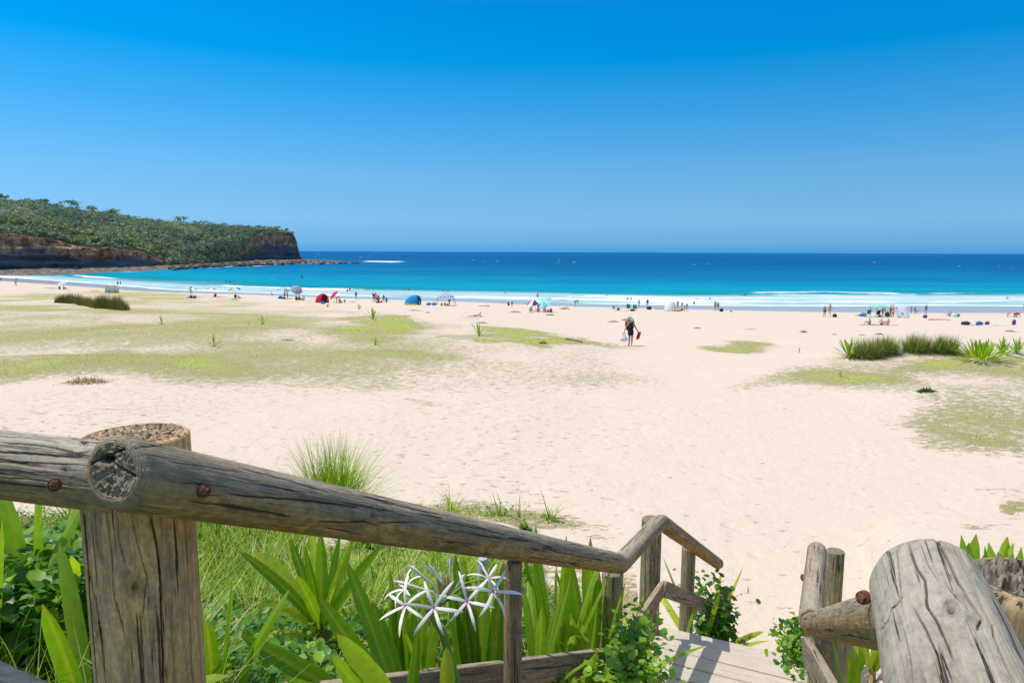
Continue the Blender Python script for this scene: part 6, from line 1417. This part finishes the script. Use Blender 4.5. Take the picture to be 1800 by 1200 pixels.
    pp(569.5, 531.5, 515, 'arms', .2, 'bare-chested person in black shorts standing at the mouth of the red dome tent', 0, [('shorts', 'black')]); bag(G(568, 534), .9, .45, 'blue', 'blue bag before the red dome tent'); pp(577.5, 534, 526, 'bend', 2.2, 'person in a green top bending down right of the red dome tent', 1, [('shirt', 'green'), ('shorts', 'black')], 'brown'); pp(576, 540, 534, 'sit', .3, 'person in an orange top with dark hair seated in front of the red dome tent', 0, [('shirt', 'orange')])
    umbrella(G(590, 532) + np.array([-.3, .2, 0]), 1.15, 1.7, ['red'], 'plain red umbrella leaning left, right of the red dome tent', (.1, -.85))
    pp(591.5, 532.5, 516, 'bend', .2, 'person in grey with black shorts bending under the plain red umbrella', 0, [('shirt', 'grey'), ('shorts', 'black')]); pp(597, 532.5, 524, 'sit', -.5, 'person in grey seated right beside the plain red umbrella', 1, [('shirt', 'grey'), ('shorts', 'brown')]); pp(606, 532, 525.5, 'sit', .2, 'small child in pink seated alone right of the plain red umbrella', 0, [('shirt', 'pink')], 'black')
    pp(610.5, 512, 507, 'stand', 1, 'dark child wading left of the aqua float', 2, [('shirt', 'black')], 'black', True, .5); pp(615, 511, 505, 'stand', 0, 'wader in navy holding on to the aqua float', 1, [('shirt', 'navy')], 'black', True, .5); board_thing(PZ(618.5, 511, .15), 1.1, .7, 'aqua', 'aqua swim float beside the wader in navy', name='swim_float', cat='float')
    pp(626, 526, 511.5, 'stand', .3, 'slim person in a dark red swimsuit standing alone on the wet sand', 0, [('briefs', 'maroon'), ('bikini', 'maroon'), ('shirt', 'maroon')])
    # ---- group with boards
    pp(657, 531.5, 509.5, 'wave', .1, 'tall person in navy raising an arm at the centre of the bodyboard group', 0, [('shirt', 'navy'), ('shorts', 'orange')], 'black'); pp(660.5, 531, 510.5, 'arms', -.4, 'person with a pink cap directly behind the tall one in navy', 0, [('shirt', 'pink'), ('hat', 'pink'), ('shorts', 'orange')]); pp(661.5, 531.5, 520, 'bend', .6, 'child in orange holding the grey striped bodyboard', 0, [('shirt', 'orange'), ('shorts', 'red')])
    board_thing(G(665.5, 531) + np.array([0, -.1, .75]), 1.35, .55, 'navy', 'dark grey striped bodyboard held up in the bodyboard group', True, 1.2, lean=0.); bag(G(665, 532.5), .9, .35, 'maroon', 'maroon bag at the foot of the dark grey bodyboard'); pp(670.5, 532.5, 527, 'sit', 0, 'small child in navy seated between the two bodyboards', 1, [('shirt', 'navy')], 'black')
    pp(674.5, 532, 517.5, 'stand', -.3, 'person in a purple top holding the blue bodyboard', 1, [('shirt', 'purple'), ('shorts', 'black')], 'black'); board_thing(G(679.5, 532) + np.array([0, 0, .55]), 1.05, .45, 'blue', 'blue bodyboard standing at the right end of the bodyboard group', True, 1.2)
    for px, y, lab, c in [(711, 510.5, 'left one of two bathers beyond the blue dome tent, in white', 'white'), (719, 510, 'right one of two bathers beyond the blue dome tent, in maroon', 'maroon'), (779.5, 511.5, 'left one of two dark heads beyond the checked gazebo', 'black'), (787.5, 512.5, 'right one of two dark heads beyond the checked gazebo', 'black'), (843, 511.5, 'bather in white at the edge of the turquoise water, right of the checked gazebo', 'white')]:
        person(PZ(px, y, 0), 1.7, 'stand', px, lab, 2, [('shirt', c)], 'black', G2, sink=1.69 - (.7 if px != 779.5 else .4))
    # ---- blue tent and gazebo
    t = dome(G(725, 536) + np.array([0, .3, 0]), 3.1, 1.9, 1.75, (.02, .30, .66), 'bright blue dome tent with a yellow hem in the middle of the beach', skew=.28, hem='yellow', door=(.22, .62))
    bag(G(733.5, 536) , .5, .9, 'black', 'black bag in the doorway of the blue dome tent'); bag(G(736, 536), .4, .75, 'white', 'white bag in the doorway of the blue dome tent')
    bag(G(753.5, 536.5), .9, .5, (.02, .25, .60), 'left one of two bright blue bundles between the blue tent and the gazebo'); bag(G(763, 536.5), .95, .5, (.02, .25, .60), 'right one of two bright blue bundles, against the gazebo leg')
    g0 = G(783, 537) + np.array([0, .7, 0]); t = empty('gazebo', g0, 'blue and white checked gazebo on four splayed legs', 'gazebo'); sc = g0[1] / 1200
    w2, h_, hp = 13 * sc, 15.0 * sc, 21.5 * sc
    V = []; F = []; n = 13
    for j in range(n):
        for i in range(n):
            x, y = -1 + 2 * i / (n - 1), -1 + 2 * j / (n - 1); r = max(abs(x), abs(y)); V.append((x * w2, y * w2, h_ + (hp - h_) * (1 - r ** 1.5) * (1 - .1 * abs(x * y)) - .12 * (r > .99)))
    Fg = grid_faces(n, n); mi = [(k % (n - 1) + k // (n - 1)) % 2 for k in range(len(Fg))]; V2, F2 = shell(V, Fg.tolist(), .02)
    link('canopy', make_mesh('canopy', V2, F2, [M((.06, .12, .42)), M((.80, .82, .86))], mi=mi + mi + [0] * (len(F2) - 2 * len(mi)), smooth=False), t)
    for sx in (-1, 1):
        for sy in (-1, 1):
            lg = MB()
            for k in range(7):
                a = np.array([sx * w2 * .97, sy * w2 * .9, h_]); b_ = np.array([sx * w2 * 1.32, sy * w2 * .95, 0]); lg.tube([a + (b_ - a) * k / 7, a + (b_ - a) * (k + 1) / 7], .045, 6, k % 2)
            lg.build('leg', [M((.05, .08, .3)), M((.75, .77, .82))], t)
    pp(776.5, 537, 531, 'sit', .4, 'leftmost of the seated people under the checked gazebo, brown back', 2, [('shorts', 'maroon')], 'black'); pp(782, 537, 530.5, 'sit', -.3, 'person with pink skin seated second from the left under the checked gazebo', 1, [('shorts', 'purple')]); pp(790, 538, 524, 'arms', .4, 'person in navy standing under the right half of the checked gazebo', 1, [('shirt', 'navy'), ('shorts', 'navy')], 'black'); pp(787, 538, 532, 'sit', .1, 'person in dark purple seated at the feet of the standing one in the gazebo', 2, [('shirt', 'purple')], 'black')
    towel(G(825, 558), 1.9, .9, 'cream', 'pale towel under the lone sunbather'); q = G(836, 556.5); person(q, 1.7, 'prone', -.1, 'dark-haired sunbather propped on the elbows alone on the dune edge', 0, [('shorts', 'navy')], 'black', 'people on the beach')
    # ---- two umbrellas group
    pp(887, 516.5, 512, 'stand', 0, 'toddler in white and pink at the edge of the foam', 0, [('shirt', 'white'), ('briefs', 'pink')], 'black', True, .6)
    pp(893.5, 537, 529.5, 'sit', -.3, 'person in dark blue crouching left of the small standing child', 2, [('shirt', 'navy'), ('shorts', 'navy')], 'black'); pp(900, 539, 528.5, 'stand', 0, 'small child in dark clothes standing on the dry sand edge left of the umbrella group', 1, [('shirt', 'navy'), ('shorts', 'black')], 'black'); pp(945, 523.5, 514, 'stand', B, 'bare-backed bather in black shorts standing in the foam beyond the patterned umbrella', 1, [('shorts', 'black')], 'black', True, .8)
    umbrella(G(941, 547) + np.array([0, .5, 0]), 1.45, 1.75, ['white', 'aqua', 'white', 'red', 'white', 'navy'], 'white umbrella patterned in aqua, red and navy, tilted left over four seated people', (.15, -.40)); umbrella(G(957, 548) + np.array([0, .3, 0]), 1.40, 1.65, ['lightblue', 'aqua'], 'pale aqua umbrella tilted right beside the patterned one', (.25, -.75))
    pp(933.5, 548, 537, 'sit', .2, 'person in a grey shirt with a red cap, leftmost under the two tilted umbrellas', 0, [('shirt', 'grey'), ('hat', 'striped')]); pp(946, 549, 538, 'sit', 0, 'person in orange seated second under the two tilted umbrellas', 1, [('shirt', 'orange'), ('shorts', 'orange')], 'black'); pp(957, 549, 538, 'sit', -.1, 'bare-backed person seated third under the two tilted umbrellas', 0, [('shorts', 'grey')], 'brown'); pp(968.5, 549.5, 540, 'sit', .2, 'person in navy seated rightmost under the two tilted umbrellas', 1, [('shirt', 'navy'), ('shorts', 'navy')], 'black')
    bag(G(963, 549), .5, .5, 'grey', 'grey bag between the bare-backed person and the one in navy'); towel(G(934, 550), 1.0, .5, 'pink', 'pinkish towel in front of the person in the grey shirt')
    towel(G(993, 543.5), 2.0, .9, 'red', 'red towel under the person lying alone, between the umbrella group and the bending bather'); person(G(992, 543), 1.7, 'lie', B, 'person in pink lying on the red towel', 0, [('briefs', 'red'), ('bikini', 'pink')], 'brown', 'people on the beach')
    pp(1011, 539, 526, 'bend', .2, 'bare-skinned bather bending forward on the wet sand', 0, [('briefs', 'brown')], 'black')
    person(PZ(1066, 519.5, 0), 1.6, 'stand', 0, 'bather inside the pink float', 0, [('shirt', 'white')], 'black', G2, sink=1.0); board_thing(PZ(1066, 519, .2), 1.4, 1.0, 'pink', 'pink swim float around a bather in the foam', name='swim_float', cat='float'); board_thing(PZ(1061, 524, .15), 1.3, .5, 'pink', 'empty pink board on the foam nearer than the pink float', name='bodyboard')
    # ---- chairs
    chair(G(1080, 545.5), ['pink', 'aqua'], 'pink and aqua striped folding chair, leftmost of the three chairs', 2.6, 1.0); bag(G(1087, 545.5), .6, .45, 'darkgreen', 'dark green bag beside the pink striped chair'); chair(G(1104.5, 545), ['darkgreen', 'green'], 'dark green folding chair, the middle one of the three chairs', 2.9, 1.15); chair(G(1117, 546), ['green', 'darkgreen'], 'green folding chair at the right end of the three chairs', 2.7, 1.15)
    bag(G(1112, 546.5), .9, .35, 'black', 'black bag between the two green chairs'); towel(G(1100, 547), 2.2, .8, 'lightblue', 'pale blue towel in front of the two green chairs')
    pp(1103, 527.5, 522, 'stand', 0, 'left one of two small dark children in the foam above the green chairs', 2, [('shirt', 'grey')], 'black', True, .5); pp(1109, 527.5, 521.5, 'stand', 1, 'right one of two small dark children in the foam above the green chairs', 2, [('shirt', 'navy')], 'black', True, .5)
    pp(1123, 539.5, 526, 'arms', B, 'bare-backed person with dark hair walking to the water right of the green chairs', 0, [('briefs', 'brown')], 'black'); pp(1138, 539.5, 525, 'stand', B, 'person in a navy swimsuit standing between the chairs and the white tent', 1, [('briefs', 'navy'), ('shirt', 'navy')], 'black'); bag(G(1141, 544), 1.0, .55, 'navy', 'navy bag on the sand below the person in the navy swimsuit')
    # ---- white tent
    dome(G(1178, 547), 2.0, 2.2, 1.85, 'white', 'white dome tent with a dark round emblem on its side', open_=False, emblem=True)
    pp(1180.5, 542, 528, 'stand', B, 'person in dark blue whose head shows above the white dome tent', 1, [('shirt', 'navy')], 'black'); pp(1191, 543.5, 528, 'arms', B, 'sunburnt person with arms folded right beside the white dome tent', 1, [('shorts', 'navy')], 'brown'); pp(1198.5, 542, 530, 'stand', B, 'person in bright blue shorts beyond the yellow bag', 0, [('shorts', 'blue'), ('bikini', 'white')]); pp(1203, 546.5, 534.5, 'stand', 2, 'slim pale child left of the child in grey', 0, [('shorts', 'grey')], 'blond'); pp(1207, 546.5, 532.5, 'stand', B, 'child in grey clothes, rightmost of the group beside the white tent', 0, [('shorts', 'grey'), ('shirt', 'grey')], 'black')
    bag(G(1192, 547.5), 1.0, .5, 'yellow', 'bright yellow bag at the right foot of the white dome tent'); bag(G(1198.5, 546), .6, .35, 'maroon', 'maroon bag behind the bright yellow one')
    pp(1220, 534.5, 528.5, 'stand', 0, 'lone small wader in the thin foam right of the white tent', 1, [('shorts', 'grey')], 'brown', True, .7); pp(1248, 526.5, 522, 'stand', 0, 'distant bather in the white foam above the couple', 1, [('shorts', 'black')], 'black', True, .5); board_thing(PZ(1225, 524.3, .15), 1.2, .6, 'blue', 'small blue board in the foam right of the white tent', name='bodyboard'); person(PZ(1308, 519.5, .1), 1.7, 'prone', 0, 'dark surfer at the left end of the breaking wave', 2, [('shirt', 'black')], 'black', G2)
    pp(1257, 546.5, 528.5, 'stand', B, 'broad bare-backed man in maroon shorts, left one of the couple at the water edge', 0, [('shorts', 'maroon')], 'black'); pp(1262, 545, 531, 'stand', B, 'darker woman in a black swimsuit, right one of the couple at the water edge', 1, [('briefs', 'black'), ('bikini', 'black')], 'blond'); bag(G(1268, 547.5), .7, .55, 'black', 'black bag lying right of the couple at the water edge'); bag(G(1285, 548), .5, .25, 'grey', 'small grey bundle alone right of the black bag')
    # ---- right couple
    pp(1449, 557, 538, 'stand', .3, 'tanned woman in a black bikini, left one of the walking couple on the right', 1, [('briefs', 'black'), ('bikini', 'red')], 'blond'); pp(1458, 555, 535, 'walk', .6, 'bare-chested man in dark blue shorts, right one of the walking couple on the right', 0, [('shorts', 'navy')], 'black'); bag(G(1467, 557.5), .7, .5, 'black', 'black bag with towels right of the walking couple'); towel(G(1462, 557.5), 1.2, .5, 'lightblue', 'pale towel beside the black bag of the walking couple')
    # ---- green canopy group
    c0 = G(1551, 557) + np.array([0, .5, 0]); t = empty('gazebo', c0, 'light green open canopy on green legs', 'gazebo'); sc = c0[1] / 1200; w2, h_, hp = 13.5 * sc, 17.5 * sc, 20.5 * sc; V = []; n = 9
    for j in range(n):
        for i in range(n): x, y = -1 + 2 * i / (n - 1), -1 + 2 * j / (n - 1); r = max(abs(x), abs(y)); V.append((x * w2, y * w2 * .8, h_ + (hp - h_) * (1 - r ** 2)))
    V2, F2 = shell(V, grid_faces(n, n).tolist(), .02); link('canopy', make_mesh('canopy', V2, F2, [M((.30, .72, .36))]), t)
    for sx in (-1, 1):
        for sy in (-1, 1): lg = MB(); lg.tube([(sx * w2 * .97, sy * w2 * .78, h_), (sx * w2, sy * w2 * .8, 0)], .05, 6); lg.build('leg', [M((.12, .45, .16) if sx < 0 else (.03, .22, .10))], t)
    pp(1551, 556.5, 542, 'arms', 0, 'bare-chested person with hands on hips standing under the green canopy', 1, [('shorts', 'grey')], 'black'); pp(1564.5, 557, 537.5, 'stand', .8, 'person in grey standing at the right leg of the green canopy', 0, [('shorts', 'brown'), ('shirt', 'grey')], 'black'); pp(1569, 557.5, 537.5, 'arms', -.4, 'bare-skinned person standing between the canopy and the white sheet', 0, [('shorts', 'cream')], 'brown'); pp(1570, 557.5, 547, 'stand', 0, 'small tanned child in front of the white sheet, left side', 1, [('briefs', 'brown')], 'black')
    chair(G(1526, 555), ['black', 'darkgreen'], 'dark folding chair left of the green canopy', 3.0, 1.0); chair(G(1541, 556), ['navy', 'black'], 'dark folding chair under the left side of the green canopy', 3.3, 1.0); bag(G(1517, 556), 1.2, .55, (.05, .30, .62), 'blue bag at the left end of the green canopy group'); person(G(1512, 555.5), 1.5, 'lie', 0, 'sunbather lying at the left end of the green canopy group', 0, [('briefs', 'orange')], 'brown', 'people on the beach')
    bag(G(1559.5, 557), .7, .75, 'darkgreen', 'dark green bag at the right side under the canopy'); towel(G(1535, 557.5), 2.4, .8, 'teal', 'teal towel below the dark chairs'); bag(G(1546, 557), .5, .35, 'brown', 'small brown bag in the middle under the canopy')
    s0 = G(1586, 558.5); t = empty('windbreak', s0, 'large white cloth sheet with blue plant drawings, set up as a windbreak', 'windbreak'); sc = s0[1] / 1200; V = []; nx, ny = 16, 12
    for j in range(ny):
        for i in range(nx): u, v = i / (nx - 1), j / (ny - 1); x0, x1 = (-13 + (1 - v) * 3.5) * sc, (11.0 + (1 - v) * 3.0) * sc; V.append((x0 + (x1 - x0) * u, .5 * v + .08 * math.sin(u * 7), .03 + v * (19.5 - .8 * u) * sc + .05 * math.sin(u * 9) * v))
    V2, F2 = shell(V, grid_faces(ny, nx)[:, ::-1].tolist(), .012); sh = link('sheet', make_mesh('sheet', V2, F2, [M((.86, .87, .90))]), t)
    dr = MB(); rr = np.random.default_rng(8)
    for (u, v, s) in ((.12, .88, 1.), (.52, .40, 1.2), (.28, .12, .8)):
        for k in range(7):
            a = rr.uniform(0, 6.28); l = rr.uniform(.12, .28) * s; cx, cz = (-12 + 24 * u) * sc, v * 19 * sc; yb = .5 * v - .10
            dr.tube([(cx + math.cos(a) * l * q, yb + .5 * math.sin(a) * l * q / (19 * sc), cz + math.sin(a) * l * q) for q in (.2, .6, 1.0)], [.012, .03, .008], 4, 0, False)
    dr.build('printed_pattern', [M((.05, .07, .30))], sh)
    for x in (-12.5, 11.2): pl_ = MB(); pl_.tube([(x * sc, .62, -.3), (x * sc, .56, 19.8 * sc)], .02, 6); pl_.build('pole', [M((.6, .5, .35))], t)
    pp(1601, 551.5, 539, 'stand', 0, 'person in a dark skirt just right of the white sheet', 0, [('briefs', 'grey'), ('shorts', 'darkgreen')], 'brown'); pp(1608, 551.5, 540, 'stand', 0, 'person wrapped in a teal towel right of the white sheet', 1, [('shirt', 'teal'), ('shorts', 'teal')], 'brown'); pp(1612, 551.5, 540.5, 'walk', -1.2, 'dark-haired child in white right beside the one in the teal towel', 0, [('shirt', 'white'), ('shorts', 'pink')], 'black'); pp(1627, 551.5, 537, 'stand', 0, 'person in a bright blue top and cap standing alone at the water', 1, [('shirt', (.02, .28, .62)), ('shorts', 'navy'), ('hat', 'blue')]); bag(G(1626, 559), .7, .5, 'purple', 'purple bag alone on the sand below the person in blue')
    towel(G(1531, 571.5), 2.2, .9, 'blue', 'dark blue towel of the lone seated child in front'); pp(1528.5, 570, 559.5, 'sit', .8, 'child seated on the dark blue towel nearest the dunes', 0, [('briefs', 'black')], 'black'); towel(G(1555, 571.5), 2.6, .8, 'black', 'dark towel under the seated couple nearest the dunes'); pp(1549.5, 570.5, 560, 'lean', -.9, 'dark-haired man, left one of the seated couple nearest the dunes', 0, [('shorts', 'darkgreen')], 'black'); pp(1561, 570.5, 560, 'sit', .3, 'pink-skinned person, right one of the seated couple nearest the dunes', 3, [('shorts', 'pink')], 'blond')
    # ---- right edge
    pp(1669.5, 556, 546.5, 'sit', 0, 'sunburnt dark-haired man seated with his back turned, right part of the beach', 3, [('shorts', 'grey')], 'black'); bag(G(1678, 556.5), .9, .5, 'white', 'white bag right of the sunburnt seated man'); bag(G(1684, 556.5), .6, .45, 'green', 'green bag right of the white one'); towel(G(1673, 557.5), 2.0, .6, 'white', 'white towel of the sunburnt seated man')
    pp(1770, 526.5, 521, 'stand', 0, 'bather in white alone in the foam at the right', 0, [('shirt', 'white')], 'black', True, .5); pp(1771, 558, 550, 'bend', .4, 'toddler in a pink outfit bending down near the right edge', 0, [('shirt', 'pink')], 'brown'); pp(1788, 557.5, 549, 'crawl', .1, 'child in a red striped suit crawling near the right edge', 0, [('shirt', 'red'), ('briefs', 'red')], 'black'); pp(1800, 541, 534.5, 'bend', .4, 'dark figure cut by the right edge at the water', 1, [('shirt', 'navy')], 'black')
    for px, w, c, lab in [(1697, 1.2, 'navy', 'dark blue bag at the left end of the row of things near the dunes'), (1721, .9, 'blue', 'blue bag second from the left in the row of things near the dunes'), (1735, .6, 'purple', 'small purple bag in the middle of the row of things near the dunes')]: bag(G(px, 571), w, .42, c, lab)
    bag(G(1782, 571), .5, .62, 'purple', 'upright dark purple bag at the right end of the row near the dunes'); towel(G(1708, 571.5), 1.3, .6, 'maroon', 'red-brown towel in the row of things near the dunes'); towel(G(1760, 571.5), 3.2, .7, 'white', 'long white towel in the row of things near the dunes')
    # driftwood and weed on the wrack line
    for i, (px, y, w, lab) in enumerate([(85, 506.5, 20, 'low dark weed on the sand at the far left'), (166, 511, 12, 'dark weed line left of the cream shade'), (620, 531, 9, 'dark weed line right of the child in pink'), (852, 538, 16, 'brown weed line right of the gazebo'), (1158, 543.5, 16, 'brown weed line left of the white dome tent'), (1652, 562, 30, 'brown weed line in front of the purple bag')]):
        b = G(px, y); s = b[1] / 1200; mb = MB(); rr = np.random.default_rng(i)
        for k in range(int(w * 1.2)): x = rr.uniform(-w / 2, w / 2) * s; mb.blob((x, rr.normal() * .15, .02), (.35, .15, .06), 7, 4, 0, k, .3)
        tag(mb.build('seaweed', [M((.16, .09, .05))], origin=None), lab, 'seaweed', 'seaweed washed up on the beach'); o = scene.objects[[x.name for x in scene.objects if x.name.startswith('seaweed')][-1]]
        o.location = tuple(b)
def build_walker():
    p0 = G(1108, 608); s = 1.0; h = 1.70
    f = -.12     # walks towards the camera
    j = base_pose(); j.update(J(ell=(-.29, .03, 1.18), wrl=(-.38, -.03, .95), hal=(-.40, -.05, .88), elr=(.31, .03, 1.18), wrr=(.43, -.04, .98), har=(.46, -.06, .91), knl=(-.06, -.03, .50), anl=(-.09, .10, .11), tol=(-.10, -.02, .03), knr=(.09, -.10, .52), anr=(.07, -.12, .09), tor=(.07, -.28, .04), hed=(.04, -.04, 1.58), top=(.05, -.05, 1.67)))
    ed = list(EDG); rd = dict(RAD); rd.update(hal=.034, har=.034, che=.14, pel=.145)
    # five fingers on each hand
    for sd_, hn in ((-1, 'hal'), (1, 'har')):
        hp = j[hn]; wn_ = {'hal': 'wrl', 'har': 'wrr'}[hn]; d = hp - j[wn_]; d /= np.linalg.norm(d)
        for k, (off, ln) in enumerate(((-.025, .065), (-.009, .075), (.009, .07), (.024, .055))):
            a, b_ = 'f%s%da' % (hn, k), 'f%s%db' % (hn, k); j[a] = hp + np.array([0, off, 0]) + d * .035; j[b_] = j[a] + d * ln * .6 + np.array([-sd_ * .02, 0, 0]); ed += [(hn, a), (a, b_)]; rd[a] = .011; rd[b_] = .009
        a, b_ = 'f%sta' % hn, 'f%stb' % hn; j[a] = hp + np.array([-sd_ * .02, -.035, .01]); j[b_] = j[a] + d * .03 + np.array([0, -.02, 0]); ed += [(hn, a), (a, b_)]; rd[a] = .012; rd[b_] = .010
    me = skin('body', j, ed, rd, 'pel', 2); me.materials.clear(); me.materials.append(M(SK[1], .5, .3))
    o = link('person', me, loc=tuple(p0)); o.rotation_euler = (0, 0, f); tag(o, 'person in a black dress and pale cap walking towards the steps with a large pack', 'person')
    def part(nm, jj, ee, rr_, root, col, sub=2):
        m = skin(nm, {k: np.array(v, float) for k, v in jj.items()}, ee, rr_, root, sub); m.materials.clear(); m.materials.append(fit(col)); return link(nm, m, o)
    part('dress', dict(a=(0, 0, 1.40), b=(0, 0, 1.20), c=(0, 0, 1.0), d=(0, -.01, .80), e=(.0, -.01, .66), sl=(-.13, 0, 1.43), sr=(.13, 0, 1.43)), [('a', 'b'), ('b', 'c'), ('c', 'd'), ('d', 'e'), ('a', 'sl'), ('a', 'sr')], dict(a=.165, b=.17, c=.195, d=.21, e=.19, sl=.08, sr=.08), 'b', (.025, .022, .028))
    part('cap', dict(a=(.045, -.04, 1.66), b=(.05, -.05, 1.71), v=(.06, -.16, 1.63)), [('a', 'b'), ('a', 'v')], dict(a=.112, b=.085, v=(.06, .02)), 'a', (.50, .60, .72))
    part('hair', dict(a=(.04, .02, 1.60), b=(.04, .05, 1.52)), [('a', 'b')], dict(a=.10, b=.07), 'a', (.10, .07, .05))
    fc = MB(); fc.blob((.01, -.145, 1.59), .011, 6, 4); fc.blob((.075, -.145, 1.59), .011, 6, 4); fc.build('eyes', [M((.05, .04, .04))], o)
    fc = MB(); fc.tube([(.042, -.135, 1.60), (.044, -.160, 1.56), (.043, -.14, 1.555)], [.008, .014, .010], 6); fc.build('nose', [M(SK[1], .5, .3)], o)
    for sx in (-1, 1):
        st = MB(); st.box((-.02 + .04 + sx * .04 + (.04 if sx > 0 else -.06) * 0, 0, 0), (.05, 0, 0), (0, .12, 0), (0, 0, .015)); ft_ = {'-1': 'tol', '1': 'tor'}[str(sx)]; st.V = [tuple(np.array(v) - np.array([-.02 + .04 + sx * .04, 0, 0]) + j[ft_] * np.array([1, 1, 0]) + (0, .07, .012)) for v in st.V]; st.build('sandal', [M((.06, .05, .05))], o)
    # the pack on the back
    pk = empty('backpack', p0 + np.array([0, .24, .95]), 'large olive and black oval pack rising behind the walking person', 'backpack'); pk.rotation_euler = (0, 0, f)
    b = MB(); b.blob((-.03, 0, .42), (.30, .16, .47), 20, 14, 0, 3, .02); bo = b.build('shell', [M((.05, .05, .035))], pk)
    b = MB(); b.blob((-.03, -.07, .62), (.235, .11, .235), 16, 10, 0, 4, .03); b.build('panel', [M((.36, .33, .14))], pk)
    b = MB()
    for k in range(4): a = -.9 + k * .6; b.tube([(-.03, -.17, .60), (-.03 + math.sin(a) * .13, -.17, .60 + math.cos(a) * .13), (-.03 + math.sin(a) * .23, -.10, .60 + math.cos(a) * .23)], .012, 5)
    b.build('webbing', [M((.02, .02, .02))], pk)
    for sx in (-1, 1): b = MB(); b.tube([(sx * .13, -.12, .52), (sx * .13, -.42, .42), (sx * .15, -.43, .25), (sx * .17, -.12, .1)], .018, 6); b.build('strap', [M((.02, .02, .02))], pk)
    c, s_ = math.cos(f), math.sin(f); rot = lambda v: np.array([v[0] * c - v[1] * s_, v[0] * s_ + v[1] * c, v[2]])
    hl, hr = p0 + rot(j['hal']), p0 + rot(j['har'])
    t = empty('towel', hr + np.array([.02, 0, -.02]), 'crimson folded cloth hanging from the walking person\'s hand on the right of the photo', 'towel'); b = MB(); V = []
    for k in range(9):
        for i in range(5): u, v = i / 4, k / 8; V.append((-.09 + .20 * u + .05 * (1 - v) - .03 * v, .04 * math.sin(u * 6 + v * 3), .04 - v * (.42 + .10 * (1 - u))))
    V2, F2 = shell(V, grid_faces(9, 5).tolist(), .03); link('cloth', make_mesh('cloth', V2, F2, [fit((.70, .01, .06))]), t)
    t = empty('beach_bag', hl + np.array([-.02, 0, -.03]), 'white bag with red handles in the walking person\'s other hand', 'bag'); b = MB(); b.blob((0, 0, -.40), (.25, .12, .17), 14, 9, 0, 6, .12); b.build('sack', [M((.78, .76, .82))], t)
    b = MB(); b.tube([(-.10, 0, -.26), (-.03, 0, -.02), (0, 0, .03), (.03, 0, -.02), (.10, 0, -.26)], .022, 6); b.build('handle', [M((.70, .04, .10))], t)
build_ground(); build_sea(); build_headland()
build_left_fence(); build_right_fence(); build_deck()
build_plants()
build_beach(); build_walker()
